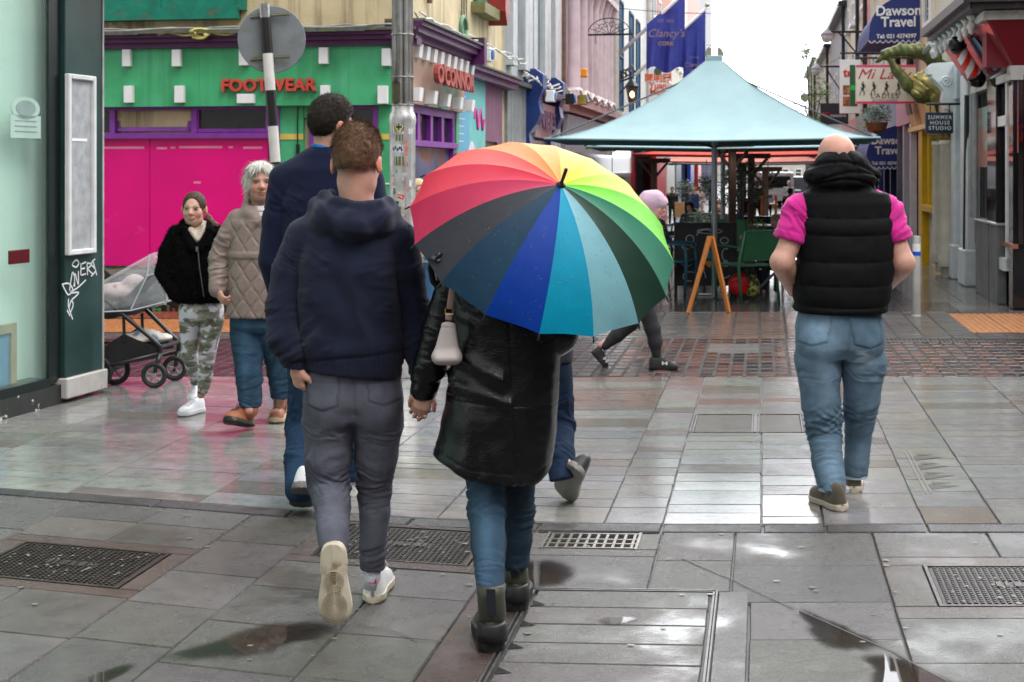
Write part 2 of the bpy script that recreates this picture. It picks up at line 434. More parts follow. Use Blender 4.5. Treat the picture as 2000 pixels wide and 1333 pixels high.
for ci,(c0,c1) in enumerate(zip(colsC[:-1],colsC[1:])):
 w=6.41;base=PLANK_C
 while w<10.9:
  h=random.choice([.13,.17,.2,.2,.24,.3]) if c0>-2.2 else random.choice([.17,.2,.26,.3,.3])
  if c0>=.73 and w<8.2:h*=1.6
  w1=min(w+h,10.93)
  if 10.93-w1<.08:w1=10.93
  if c0 in (-.45,-.007) and w<8.62<w1:w1=8.62
  if c0 in (-.45,-.007) and 8.6<w<9.25:w=9.28;continue
  bc=base if random.random()>.13 else (.145,.13,.115)
  if w>9.3 and-1.5<c0<.5 and random.random()<.5:bc=(.16,.125,.112)
  st.stone(c0,c1,w,w1,vcol(bc,.09),gap=.006,dz=.0009,tilt=.0012,bev=.003)
  w=w1
for c0,c1 in ((-.43,-.06),(-.03,.25)):st.stone(c0,c1,8.64,9.26,(.15,.145,.135),gap=.02,bev=.004)
w=15.9
while w<60:
 h=.3 if w<24 else (.6 if w<40 else 1.4)
 c=-7.4 if w<17 else UL-.2
 while c<UR+.2:
  wd=.6 if w<30 else 1.2
  dark=(.045,.042,.04) if w<19 else (.12,.115,.105)
  if c>1.6:dark=(.13,.125,.11)
  st.stone(c,min(c+wd,UR+.35),w,w+h,vcol(dark,.25),gap=.008 if w<24 else .015,tilt=.001)
  c+=wd
 w+=h
st.build('plank_paving',mPlank)
st=Stones()
c=-7.1
while c<3.9:
 w=11.0+random.uniform(-.05,.0)
 while w<13.4:
  if not (-.52<c<.0 and 12.3<w<13.0) and not (c>.62 and 13.05<w<13.35):
   st.stone(c,c+.108,w,min(w+.175,13.43),vcol((.034,.028,.029) if random.random()>.7 or c<-1.2 else (.085,.038,.03),.4),gap=.009,dz=.0015,tilt=.002,bev=.005)
  w+=.205
 c+=.118
c=-7.1
while c<3.9:
 w=13.45
 while w<15.85:
  red=-.7<c<.3
  orange=c<-4.55 or (c>2.02)
  if not (orange and 13.9<w+.1):
   st.stone(c,c+.25,w,w+.17,vcol((.15,.10,.085) if red else (.10,.096,.09),.25),gap=.008,tilt=.001,bev=.004)
  w+=.215
 c+=.262
for k in range(2):st.stone(-.5+.0,-.02,12.32+.33*k,12.64+.33*k,(.16,.155,.15),gap=.02)
st.build('sett_paving',mSett)
mTact=M('tactile_orange',(.42,.17,.055),rough=.3,var=.25,vs=14,bump=.2)
for nm,c0,c1,w0,w1 in (('tactile_paving',-7.1,-4.55,13.95,15.2),('tactile_paving',2.04,3.2,13.9,15.7)):
 q=MB();n1=int((c1-c0)/.4)
 for i in range(n1+1):
  for j in range(int((w1-w0)/.4)+1):
   x0,x1=c0+.4*i,min(c0+.4*i+.394,c1);y0,y1=w0+.4*j,min(w0+.4*j+.394,w1)
   if x1-x0<.1 or y1-y0<.1:continue
   pts=[skew(x0,y0),skew(x1,y0),skew(x1,y1),skew(x0,y1)]
   q.quad([(a,b_,-.001) for a,b_ in pts])
   for u in range(6):
    for v in range(6):
     a,b_=x0+(u+.5)/6*(x1-x0),y0+(v+.5)/6*(y1-y0);X,Y=skew(a,b_)
     n=len(q.v)
     for rr_,zz in ((.018,-.001),(.012,.005)):
      for k in range(6):q.v.append((X+rr_*math.cos(k*1.047),Y+rr_*math.sin(k*1.047),zz));q.c.append((1,1,1))
     for k in range(6):
      q.f.append((n+k,n+(k+1) % 6,n+6+(k+1) % 6,n+6+k));q.mi.append(0)
     q.f.append(tuple(n+6+k for k in range(6)));q.mi.append(0)
 q.build(nm,mTact,kind='structure')
q=MB();q.grid(lambda i,j:(lambda t:(t[0],t[1],.0))(skew(-7.1+2.55*i,15.22+.7*j)),6,2)
q.build('red_kerb_paving',M('red_paving',(.30,.08,.045),rough=.25,var=.25,vs=10),kind='structure')
mIron=M('cast_iron',(.035,.028,.024),rough=.38,metal=.35,var=.4,vs=30,bump=.5,bs=150,rvar=.12)
mSteel=M('steel_frame',(.13,.125,.12),rough=.45,metal=.6,var=.25,vs=20)
mRust=M('old_iron',(.06,.045,.038),rough=.35,metal=.5,var=.4,vs=20,bump=.3)
def ground_box(q,c0,c1,w0,w1,z0,z1,m=0):
 base=len(q.v)
 for z in (z0,z1):
  for c,w in ((c0,w0),(c1,w0),(c1,w1),(c0,w1)):
   X,Y=skew(c,w);q.v.append((X,Y,z));q.c.append((1,1,1))
 for f in ((0,3,2,1),(4,5,6,7),(0,1,5,4),(1,2,6,5),(2,3,7,6),(3,0,4,7)):
  q.f.append(tuple(base+i for i in f));q.mi.append(m)
q=MB();ground_box(q,.64,3.0,13.07,13.33,-.02,-.004)
for k in range(58):ground_box(q,.65+.04*k,.668+.04*k,13.09,13.31,-.004,.003)
for w0,w1 in ((13.06,13.08),(13.32,13.34)):ground_box(q,.64,3.0,w0,w1,-.01,.004)
q.build('drain_channel',mIron,label='long slotted iron drain channel set in the dark setts behind the man in pink',cat='drain')
def manhole(h,label,studs=(26,20),diamond=True):
 c0,c1,w0,w1=h
 X,Y=skew((c0+c1)/2,(w0+w1)/2)
 t=thing('manhole_cover',label,'manhole cover',(X,Y,-.01),'studded iron covers in the foreground')
 q=MB();ground_box(q,c0+.02,c1-.02,w0+.02,w1-.02,-.012,-.003)
 nu,nv=studs
 pitchx=(c1-c0-.06)/nu;pitchy=(w1-w0-.06)/nv
 for i in range(nu):
  for j in range(nv):
   a,b_=c0+.03+(i+.5)*pitchx,w0+.03+(j+.5)*pitchy
   ux,uy=(i-nu*.5)/nu,(j-nv*.5)/nv
   if abs(uy)<.09 and abs(ux)<.16:continue
   ground_box(q,a-pitchx*.27,a+pitchx*.27,b_-pitchy*.27,b_+pitchy*.27,-.003,.0025)
 q.build('cover_plate',mIron,t)
 q=MB()
 for a0,a1,b0,b1 in ((c0,c1,w0,w0+.018),(c0,c1,w1-.018,w1),(c0,c0+.018,w0+.018,w1-.018),(c1-.018,c1,w0+.018,w1-.018)):
  ground_box(q,a0+.002,a1-.002,b0,b1,-.012,.002)
 q.build('cover_frame',mRust,t)
 q=MB();mx,my=(c0+c1)/2,(w0+w1)/2
 for k,(dx,wd) in enumerate(((-.10,.02),(-.065,.012),(-.03,.03),(.02,.014),(.05,.03),(.09,.016))):
  ground_box(q,mx+dx,mx+dx+wd,my-.03,my+.03,-.003,.004)
 q.build('raised_mark',mRust,t)
 q=MB()
 for k in range(46):
  a,b_=random.uniform(c0+.04,c1-.04),random.uniform(w0+.04,w1-.04);X,Y=skew(a,b_);r0=random.uniform(.003,.009)
  nn=len(q.v)
  for i in range(6):q.v.append((X+r0*math.cos(i*1.05)*random.uniform(.7,1.3),Y+r0*1.3*math.sin(i*1.05),.0032));q.c.append((1,1,1))
  q.f.append(tuple(nn+i for i in range(6)));q.mi.append(0)
 q.build('grit',M('grit',(.16,.145,.12),rough=.5),t,kind='stuff')
manhole(HM1,'studded iron manhole cover in a red stone frame, at the left edge of the foreground')
manhole(HM2,'studded iron manhole cover behind the raised white sneaker of the man in the grey jeans')
manhole(HM3,'studded iron manhole cover near the right edge, below the man in the puffer vest')
c0,c1,w0,w1=HGR;X,Y=skew((c0+c1)/2,(w0+w1)/2)
t=thing('gully_grate','square-barred iron gully grate over a dark drain, beside the boots','drain grate',(X,Y,-.02))
q=MB();ground_box(q,c0,c1,w0,w1,-.011,-.0095);q.build('drain_pit',M('pit_black',(.004,.004,.004),rough=.9),t)
q=MB()
n=9
for k in range(n+1):
 a=c0+.015+(c1-c0-.03)*k/n;ground_box(q,a-.006,a+.006,w0+.01,w1-.01,-.009,.002)
for bb in (w0+.008,w0+.075,w0+.145,w1-.022):ground_box(q,c0,c1,bb,bb+.013,-.009,.003)
ground_box(q,c0-.012,c0,w0-.005,w1+.005,-.01,.004);ground_box(q,c1,c1+.012,w0-.005,w1+.005,-.01,.004)
q.build('grating',M('worn_grate',(.20,.185,.165),rough=.4,metal=.5,var=.35,vs=40),t)
c0,c1,w0,w1=HIN;X,Y=skew((c0+c1)/2,(w0+w1)/2)
t=thing('inspection_cover','large steel-framed stone inspection cover with black corner marks, at the bottom beside the boots','inspection cover',(X,Y,-.01))
q=MB()
for a0,a1,b0,b1 in ((c0,c0+.008,w0,w1),(c1-.008,c1,w0,w1),(c0,c1,w1-.008,w1),(c0-.018,c0-.010,w0,w1+.018),(c0,c1,w1+.01,w1+.018),(c1+.004,c1+.01,w0,w1)):
 ground_box(q,a0,a1,b0,b1,-.01,.003)
q.build('steel_frame',mSteel,t)
for k in range(4):
 q=MB();yb=4.45+.24*k;pts=[skew(c0+.02,yb),skew(c0+.02,yb+.07),skew(c0+.075,yb+.02)]
 q.quad([(a,b_,.0022) for a,b_ in pts[::-1]]);q.build('corner_mark',M('black_mark',(.03,.032,.034),rough=.2),t)
for i,(c0,c1,lab) in enumerate(((-.43,-.06,'left one of two pale stone inlay covers side by side in the paving'),(-.03,.25,'right one of two pale stone inlay covers side by side in the paving'))):
 X,Y=skew((c0+c1)/2,8.95);t=thing('inlay_cover',lab,'inspection cover',(X,Y,-.01),'pale inlay covers in the middle paving')
 for a in (c0-.012,c0+.006,c1-.006,c1+.010):q=MB();ground_box(q,a-.004,a+.004,8.64,9.26,-.008,.003);q.build('steel_bar',mRust,t)
 for e_ in (8.625,9.265):q=MB();ground_box(q,c0,c1,e_,e_+.007,-.008,.0025);q.build('cover_edge',mRust,t)
X,Y=skew(.95,7.7)
t=thing('toothed_cover_edge','steel strip with a row of sharp teeth inlaid right of the man in pink','inspection cover',(X,Y,-.01))
for a in (.80,.825):q=MB();ground_box(q,a,a+.008,7.0,8.05,-.006,.003);q.build('edge_strip',mRust,t)
for k in range(4):
 q=MB();yb=7.08+.24*k;pts=[skew(.84,yb),skew(1.0,yb+.09),skew(.84,yb+.12)]
 q.quad([(a,b_,.0022) for a,b_ in pts]);pts=[skew(.86,yb+.12),skew(.96,yb+.16),skew(.86,yb+.18)]
 q.quad([(a,b_,.0022) for a,b_ in pts]);q.build('tooth',M('tooth_steel',(.09,.085,.08),rough=.2),t)
mPud=M('puddle_water',(.030,.022,.016),rough=.015,var=.3,vs=3,spec=.6,ior=1.38)
_n,_l=mPud.node_tree.nodes,mPud.node_tree.links;_a=_n.new('ShaderNodeAttribute');_a.attribute_name='Col';_l.new(_a.outputs['Fac'],_n['Principled BSDF'].inputs['Alpha'])
def puddle(pts,z=.0042,n=90,rag=.05):
 q=MB();ctr=[G(x,y) for x,y in pts];out=[]
 m=len(ctr)
 for i in range(n):
  f=i/n*m;k=int(f);u=f-k;p0,p1,p2,p3=(ctr[(k+j-1) % m] for j in range(4))
  v=.5*((2*p1)+(p2-p0)*u+(2*p0-5*p1+4*p2-p3)*u*u+(3*p1-p0-3*p2+p3)*u**3)
  nn=mnoise.noise(v*9)*rag*.8+mnoise.noise(v*30)*rag*.35+mnoise.noise(v*80)*rag*.12
  cen=sum(ctr,Vector())/m;v=v+(v-cen).normalized()*nn
  out.append((v.x,v.y,z))
 cen=sum(ctr,Vector())/m;sh=[(1.16,0),(1.0,.22),(.84,.62),(.6,.8),(.0,.82)]
 for s_,al in sh:
  for x,y,zz in out:q.v.append((cen.x+(x-cen.x)*s_,cen.y+(y-cen.y)*s_,zz));q.c.append((al,al,al))
 for i in range(4):
  for j in range(n):q.f.append((i*n+j,i*n+(j+1) % n,(i+1)*n+(j+1) % n,(i+1)*n+j));q.mi.append(0)
 o=q.build('puddle',mPud,kind='structure',cols=True,fixn=True)
 if sum(f.normal.z for f in o.data.polygons)<0:o.data.flip_normals()
puddle([(325,1284),(430,1250),(520,1222),(600,1216),(660,1222),(640,1240),(560,1262),(470,1284)])
puddle([(150,1333),(215,1308),(262,1300),(240,1320),(170,1345)])
puddle([(1562,1192),(1640,1222),(1720,1262),(1700,1272),(1620,1262),(1585,1232)])
puddle([(1690,1286),(1740,1282),(1778,1300),(1880,1345),(1720,1350),(1700,1310)])
puddle([(1165,1210),(1200,1206),(1236,1210),(1222,1218),(1190,1222)],rag=.02)
puddle([(995,1105),(1060,1095),(1110,1105),(1118,1135),(1050,1148),(1000,1140)])
q=MB();cr=[G(x,y) for x,y in ((1330,1090),(1365,1107),(1432,1134),(1480,1158),(1558,1193),(1600,1212),(1680,1248),(1745,1275),(1790,1302),(1850,1333))]
for i in range(len(cr)-1):
 d=(cr[i+1]-cr[i]).normalized();nn=Vector((-d.y,d.x,0))*.0035
 q.quad([(*(cr[i]-nn)[:2],.005),(*(cr[i]+nn)[:2],.005),(*(cr[i+1]+nn)[:2],.005),(*(cr[i+1]-nn)[:2],.005)])
cr=[G(x,y) for x,y in ((700,1225),(760,1232),(812,1252),(880,1256))]
for i in range(len(cr)-1):
 d=(cr[i+1]-cr[i]).normalized();nn=Vector((-d.y,d.x,0))*.0025
 q.quad([(*(cr[i]-nn)[:2],.005),(*(cr[i]+nn)[:2],.005),(*(cr[i+1]+nn)[:2],.005),(*(cr[i+1]-nn)[:2],.005)])
q.build('paving_crack',mJoint,kind='structure',fixn=True)
q=MB()
for k in range(70):
 X,Y=skew(random.uniform(-3.4,1.6),random.uniform(4.3,6.3));r0=random.uniform(.004,.012);n=len(q.v)
 for i in range(8):q.v.append((X+r0*1.3*math.cos(i*.785)*random.uniform(.75,1.25),Y+r0*math.sin(i*.785)*random.uniform(.75,1.2),.0046));q.c.append((1,1,1))
 q.f.append(tuple(n+i for i in range(8)));q.mi.append(0)
q.build('gum_spots',M('gum',(.17,.16,.135),rough=.4),kind='stuff',label='pale flattened gum spots scattered over the wet foreground slabs',cat='litter')
# ---------------------------------------------------------------- materials of the street
mCream=M('cream_render',(.55,.45,.27),rough=.75,var=.15,vs=3,bump=.25,bs=40,streak=((.16,.12,.07),5,.50,.72),dirt=((.05,.045,.02),2.3,.60,.72))
mCream2=M('pale_render',(.58,.52,.40),rough=.75,var=.15,vs=3,bump=.2,bs=40,streak=((.24,.19,.13),4,.5,.75))
mGreen=M('green_board',(.055,.40,.165),rough=.38,var=.2,vs=2.2,streak=((.035,.24,.10),4,.48,.72),dirt=((.09,.46,.24),1.3,.5,.7))
mGreenP=M('green_paint',(.0,.17,.11),rough=.45,var=.2,vs=8,dirt=((.12,.1,.05),7,.58,.66),bump=.3,bs=30)
mPurple=M('purple_paint',(.20,.035,.30),rough=.35,var=.15,vs=10)
mPurpleD=M('dark_purple_paint',(.085,.014,.085),rough=.4,var=.25,vs=8,dirt=((.03,.03,.02),6,.56,.68))
mPink=M('magenta_panel',(.70,.0,.19),rough=.10,var=.12,vs=1.2,dirt=((.78,.10,.32),2.0,.60,.72))
mWhiteP=M('white_paint',(.78,.78,.78),rough=.4,var=.06)
mDark=M('dark_interior',(.012,.012,.014),rough=.5)
mGlassD=M('dark_glass',(.018,.02,.024),rough=.06,var=.5,vs=1.5,spec=.9)
mBlack=M('black_paint',(.012,.012,.014),rough=.3,var=.2)
mLeadM=M('mossy_lead',(.09,.095,.08),rough=.6,var=.4,vs=14,bump=.5,bs=30,dirt=((.10,.11,.02),6,.52,.64))
mCable=M('grey_cable',(.30,.30,.28),rough=.6,var=.3)
mGreyR=M('grey_render',(.34,.36,.37),rough=.7,var=.15,vs=3,bump=.2,bs=50,streak=((.17,.18,.19),5,.48,.72))
mLilac=M('lilac_stone',(.55,.47,.50),rough=.65,var=.1,vs=5,streak=((.32,.26,.28),4,.52,.75))
mWhiteR=M('white_render',(.62,.62,.60),rough=.7,var=.08,vs=3,streak=((.40,.39,.36),4,.52,.8))
mBlueP=M('navy_paint',(.012,.035,.16),rough=.35,var=.2)
mMauve=M('mauve_paint',(.20,.085,.15),rough=.5,var=.2,streak=((.12,.06,.09),5,.5,.7))
mTeal=M('slate_teal',(.02,.075,.12),rough=.7,var=.15)
mRedL=M('red_letter',(.55,.06,.045),rough=.4)
mAlu=M('aluminium',(.55,.55,.56),rough=.32,metal=.8,var=.1)
mGalv=M('galvanised',(.42,.43,.44),rough=.35,metal=.85,var=.25,vs=14,streak=((.20,.20,.19),10,.45,.7),bump=.2,bs=60)
corner=Vector((-1.32,15.6,0))
FL=Fr(corner,S,Rr)                    # left side of the street, a runs away from us
FF=Fr(corner,-Rr,-S)                  # the shop front that faces us
FR=Fr(Rr*UR,S,-Rr)                    # right side of the street
def rect(q,F,x0,x1,y0,y1,d0,d1,m=0,col=None,bev=0):
 a0,zt=F.hit(x0,y0,d1);a1,zb=F.hit(x1,y1,d1)
 if F is not FF:zb=F.hit(x0,y1,d1)[1]
 q.box(F,a0,a1,d0,d1,zb,zt,m,col,bev);return a0,a1,zb,zt
def windows(parent,F,alist,z0,z1,wd,frame,pane,d=.0,sill=None):
 for a in alist:
  q=MB();f=.07
  q.box(F,a-wd/2,a-wd/2+f,d,d+.05,z0,z1);q.box(F,a+wd/2-f,a+wd/2,d,d+.05,z0,z1)
  q.box(F,a-wd/2+f,a+wd/2-f,d,d+.05,z1-f,z1);q.box(F,a-wd/2+f,a+wd/2-f,d,d+.05,z0,z0+f)
  q.box(F,a-wd/2+f,a+wd/2-f,d,d+.04,(z0+z1)/2-.03,(z0+z1)/2+.03)
  w=q.build('window',frame,parent)
  q=MB();q.box(F,a-wd/2+f,a+wd/2-f,d-.02,d+.012,z0+f,z1-f);q.build('pane',pane,w)
  if sill:
   q=MB();q.box(F,a-wd/2-.08,a+wd/2+.08,d,d+.14,z0-.1,z0);q.build('sill',sill,w)
def block(name,label,F,a0,a1,z1,wall,depth=6.0,z0=-1.2,d=0.0):
 p=F.p((a0+a1)/2,0,0)
 t=thing(name,label,'building',(p.x,p.y,0))
 q=MB();q.box(F,a0,a1,-depth,d,z0,z1);q.build('wall',wall,t)
 return t
aE=FL.hit(985,300)[0]
T=block('corner_shop_building','cream corner building with a green and magenta shop front and purple frames',FL,0,aE,9.5,mCream,7)
q=MB();rect(q,FF,120,762,90,205,0,.16)
for x in (388,610,680):rect(q,FF,x,x+1.2,91,204,.16,.163)
q.build('fascia_board',mGreen,T)
q=MB()
for x0,x1,y0,y1 in ((238,254,97,130),(335,352,97,130),(241,258,168,201),(340,358,168,201),(466,484,95,128),(462,495,184,202),(622,640,93,125),(625,643,167,200),(745,762,95,129),(737,756,168,203)):
 k=MB();rect(k,FF,x0,x1,y0,y1,.165,.23,bev=.004);k.build('white_block',mWhiteP,T)
a,z=FF.hit(525.5,168,.17)
mid=text_obj('fascia_lettering',mRedL,T,'FOOTWEAR',.30*.62,FF,a,.165,z,depth=.05,bold=.006,xs=1.03,flip=-1,spacing=1.04)
q=MB()
_,zc=FF.hit(500,92,.2)
for d1,z0,z1 in ((.22,zc,zc+.06),(.27,zc+.06,zc+.11),(.32,zc+.11,zc+.15)):q.box(FF,-.34,6.5,0,d1,z0,z1)
zc2=zc+.15
q.build('cornice',mPurpleD,T)
q=MB();q.box(FF,-.35,6.5,0,.36,zc2,zc2+.035)
for k in range(5):q.box(FF,k*1.3+.2,k*1.3+.9,.345,.365,zc2-.01,zc2+.03)
q.build('lead_flashing',mLeadM,T)
q=MB()
pts=[FF.p(-.3+.25*i,.3+.03*math.sin(i*2.1),zc2+.05+.015*math.sin(i*1.3)) for i in range(28)];q.tube(pts,.011,6)
pts=[FF.p(-.3+.25*i,.26+.02*math.sin(i*1.7),zc2+.062+.012*math.sin(i*2.3+1)) for i in range(28)];q.tube(pts,.009,6)
q.build('cable',mCable,T)
q=MB()                                   # knotted yellow cable cover
a,z=FF.hit(392,66,.33)
for j in range(3):
 pts=[FF.p(a+(.11-.02*j)*math.cos(t*.5)+.02*math.sin(t*1.9+j),.34+.02*math.sin(t+j),z+(.055-.01*j)*math.sin(t*.5+.3*j)) for t in range(13)]
 q.tube(pts,.014,6)
q.tube([FF.p(a+.5-.1*i,.33,z+.02*math.sin(i*1.4)) for i in range(10)],.014,6)
q.build('yellow_wrap',M('yellow_wrap',(.55,.48,.16),rough=.6,var=.3),T,smooth=True)
q=MB();rect(q,FF,120,462,20,36,.0,.14);q.build('window_sill',mGreenP,T)
q=MB()
for x0,x1 in ((120,300),(312,470)):rect(q,FF,x0,x1,-260,20,0,.02)
q.build('window_boarding',mGreenP,T)
q=MB();rect(q,FF,299,313,-260,20,.02,.07);rect(q,FF,120,475,4,20,.02,.06);rect(q,FF,462,478,-260,20,.0,.08);q.build('window_frame',mGreenP,T)
q=MB();rect(q,FF,120,524,206,214,-.05,.06)
rect(q,FF,120,524,261,270,-.05,.09)
for x0,x1 in ((214,224),(373,384),(519,527)):rect(q,FF,x0,x1,214,261,-.05,.07)
rect(q,FF,384,519,252,258,-.04,.05);rect(q,FF,384,388,214,252,-.04,.05)
q.build('clerestory_frame',mPurple,T)
for x0,x1 in ((120,214),(388,519)):
 q=MB();rect(q,FF,x0,x1,214,258,.0,.015);q.build('clerestory_pane',mGlassD,T)
q=MB();a0,z1=FF.hit(224,214,.02);a1,z0=FF.hit(373,256,.02)   # the half open pane
sash=q
for (aa,ab,za,zb) in ((a0-.0,a0-.045,z0,z1),(a1,a1+.045,z0,z1),(a0,a1,z0,z0+.045)):
 q.box(FF,aa,ab,.0,.04,za,zb,skew=-.35)
sash_o=q.build('open_sash',mPurple,T)
q=MB();q.box(FF,a0,a1,-.02,.0,z0+.02,z1,skew=-.35);q.build('pane',M('dim_glass',(.10,.10,.105),rough=.2,var=.3),sash_o)
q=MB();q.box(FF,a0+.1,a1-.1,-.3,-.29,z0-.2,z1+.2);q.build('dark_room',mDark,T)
for i,(x0,x1) in enumerate(((120,292),(293.2,524))):
 q=MB();rect(q,FF,x0,x1,270.5,520,.0,.03);q.build('magenta_panel',mPink,T)
q=MB();rect(q,FF,120,520,284,290,.03,.034)
q2=MB()
for x0,x1,y in ((195,282,287),(306,326,288),(333,342,287),(350,434,286),(446,455,286),(475,512,287),(378,392,355)):
 rect(q2,FF,x0,x1,y,y+4,.03,.033)
q2.build('peeling_tape',M('pale_tape',(.72,.25,.35),rough=.4),T)
q=MB();rect(q,FF,120,540,520,527,.0,.03);q.build('shadow_gap',mDark,T)
q=MB();rect(q,FF,120,540,527,541,.0,.10);q.build('sill_stone',M('grey_stone',(.20,.18,.16),rough=.5,var=.3),T)
q=MB();a0,zt=FF.hit(120,541,.06);a1,_=FF.hit(540,541,.06)
q.box(FF,a1,a0,0,.055,0,zt)
q.build('riser_bed',mJoint,T)
q=MB();ts=.034;na=int((a0-a1)/ts);nzz=int(zt/ts)
cols_=[(.012,.012,.012)]*9+[(.25,.04,.06),(.10,.28,.07),(.45,.40,.36),(.04,.16,.05)]
for i in range(na):
 for j in range(nzz):
  q.box(FF,a1+i*ts+.002,a1+(i+1)*ts-.002,.055,.060,j*ts+.002,(j+1)*ts-.002,col=random.choice(cols_))
q.build('mosaic_riser',M('mosaic_tile',attr=True,rough=.12,var=.1),T,cols=True)
q=MB();rect(q,FF,545,592,205,612,0,.07);rect(q,FF,738,763,205,612,0,.07)
rect(q,FF,592,640,205,230,0,.05);q.build('pilaster',mGreen,T)
for x0,x1 in ((545,592),(738,763)):q=MB();rect(q,FF,x0,x1,262,273,.07,.078);q.build('yellow_band',M('yellow_band',(.62,.47,.10),rough=.5),T)
q=MB();rect(q,FF,527,545,205,612,0,.10);rect(q,FF,604,612,208,612,.0,.05);rect(q,FF,728,738,208,612,.0,.08);rect(q,FF,612,728,205,213,.0,.06)
rect(q,FF,680,686,213,612,.0,.05)
q.build('door_frame',mPurple,T)
q=MB();rect(q,FF,612,728,213,612,.0,.015);q.build('door_glass',mGlassD,T)
q=MB();q.tube([FF.p(FF.hit(587,0)[0],.1,2.3),FF.p(FF.hit(587,0)[0],.1,1.85)],.008);q.tube([FF.p(FF.hit(587,0)[0],.1,1.87),FF.p(FF.hit(587,0)[0],.1,.3)],.022);q.build('downpipe',mBlack,T)
q=MB();a,z=FF.hit(750,400,.08)
for k in (-1,1):q.box(FF,a-.1,a+.05,.07,.08,z+k*.22,z+k*.22+.015)
q.build('painted_lines',mWhiteP,T)
a7,_=FL.hit(880,150)
_,zf1=FL.hit(860,92,.3);
q=MB();zt=3.0;zb=2.33
q.box(FL,.0,a7,.0,.16,zb,zt,skew=.12);q.build('side_fascia',M('pink_fascia',(.42,.27,.20),rough=.5,var=.22,vs=2.5,dirt=((.10,.35,.22),1.7,.56,.60)),T)
for k in range(9):
 a=.15+k*.36
 for zz in ((zt-.17,zt-.02),(zb+.02,zb+.17)):
  if k % 2==0 or zz[0]>2.7:
   q=MB();q.box(FL,a,a+.16,.16,.27,zz[0],zz[1],skew=.12);q.build('white_block',mWhiteP,T)
v,f=text_mesh("O'CONNOR",.30,FL,1.75,.30,2.68,depth=.06,bold=.01,xs=1.25,flip=1)
mesh_obj('side_lettering',v,f,M('faded_red_letter',(.34,.07,.055),rough=.5),T)
q=MB()
for d1,z0,z1 in ((.30,3.0,3.07),(.38,3.07,3.14),(.42,3.14,3.19)):q.box(FL,-.3,a7+.1,0,d1,z0,z1)
q.build('side_cornice',mPurpleD,T)
q=MB();q.box(FL,-.3,a7+.1,0,.45,3.19,3.215);q.build('side_flashing',mLeadM,T)
q=MB();q.box(FL,a7-.05,a7+.12,.0,.46,2.95,3.3);q.build('end_bracket',mPurpleD,T)
q=MB()
for j in range(3):
 pts=[FL.p(.0+.3*i,.36-.06*j+.02*math.sin(i*2+j),3.24+.03*math.sin(i*1.4+j)+(.05 if j else 0)) for i in range(24)];q.tube(pts,.012,6)
q.build('cable',M('pale_cable',(.5,.5,.47),rough=.6),T)
q=MB();q.box(FL,.2,a7-.1,0,.09,2.24,2.33);q.box(FL,.2,a7-.1,0,.12,1.86,1.93)
for a in (.2,.85,1.5,2.1,a7-.26):q.box(FL,a,a+.12,0,.085,1.93,2.24)
q.box(FL,a7-.28,a7-.12,0,.1,.4,1.86);q.box(FL,.2,.34,0,.1,.4,1.86)
q.build('side_window_frame',mPurple,T)
q=MB();q.box(FL,.34,a7-.28,0,.03,1.93,2.24);q.build('side_clerestory_pane',mGlassD,T)
q=MB();q.box(FL,.34,a7-.28,0,.04,.45,1.86)
q.build('side_poster',M('brown_poster',(.11,.14,.25),rough=.3,var=.6,vs=2,dirt=((.20,.08,.04),2.0,.5,.55)),T)
q=MB();q.box(FL,.0,a7,0,.08,0,.45);q.build('side_riser',mJoint,T)
q=MB();q.box(FL,0,.2,0,.08,.45,2.33);q.build('side_pilaster',mGreen,T);q=MB();q.box(FL,a7-.1,a7+.05,0,.1,0,2.33);q.build('side_pilaster',mGreen,T)
aM0,aM1,aM2=a7+.06,FL.hit(940,0)[0],FL.hit(975,0)[0]
q=MB();q.box(FL,aM0,aM1,0,.06,.1,2.83);q.build('mural_board',M('mural_teal',(.13,.50,.48),rough=.4,var=.08),T)
L_=aM1-aM0
q=MB();q.box(FL,aM0+.02,aM0+L_*.42,.06,.064,1.5,2.82);q.build('mural_blue_field',M('mural_blue',(.10,.38,.55),rough=.4,var=.08),T)
q=MB()
for k in range(8):q.box(FL,aM0+L_*.06,aM0+L_*(.30-.012*k),.064,.067,2.66-.1*k,2.672-.1*k)
q.build('mural_stripes',mWhiteP,T)
q=MB();pts=[(aM0+L_*(.50+.20*math.cos(t))+0,1.2+.78*math.sin(t)) for t in np.linspace(0,math.pi,20)];pts=[(aM0+L_*.70,.5)]+pts+[(aM0+L_*.30,.5)]
q.prism(FL,pts,.065,.069);q.box(FL,aM0+.03,aM0+L_*.3,.065,.069,.5,1.62);q.build('mural_white_arch',M('mural_white',(.72,.68,.74),rough=.4),T)
q=MB();pts=[(aM0+L_*(.50+.085*math.cos(t)),1.25+.30*math.sin(t)) for t in np.linspace(0,2*math.pi,22)[:-1]]
q.prism(FL,pts,.069,.073)
for a in (.10,.2):q.box(FL,aM0+L_*a,aM0+L_*(a+.025),.069,.073,.5,1.62)
q.build('mural_pink_shape',M('mural_pink',(.62,.04,.28),rough=.4),T)
q=MB();pts=[FL.p(aM0+L_*(.58+.34*i/40),.067,2.3+.14*math.sin(i/40*12.6)) for i in range(41)];q.tube(pts,.02,6);q.build('mural_squiggle',M('mural_pink',()),T)
q=MB();q.box(FL,aM0+L_*.12,aM0+L_*.40,.074,.10,.95,1.28);q.build('blue_placard',M('placard_blue',(.16,.36,.70),rough=.4),T)
q=MB();q.box(FL,aM1,aM2,0,.05,2.0,2.83);q.box(FL,aM1+(aM2-aM1)*.7,aM2,0,.05,-.1,2.0);q.build('mauve_panel',mMauve,T)
q=MB();q.box(FL,aM1,aM1+(aM2-aM1)*.7,0,.02,-.1,2.0);q.build('door',M('dark_green_door',(.01,.06,.035),rough=.35),T)
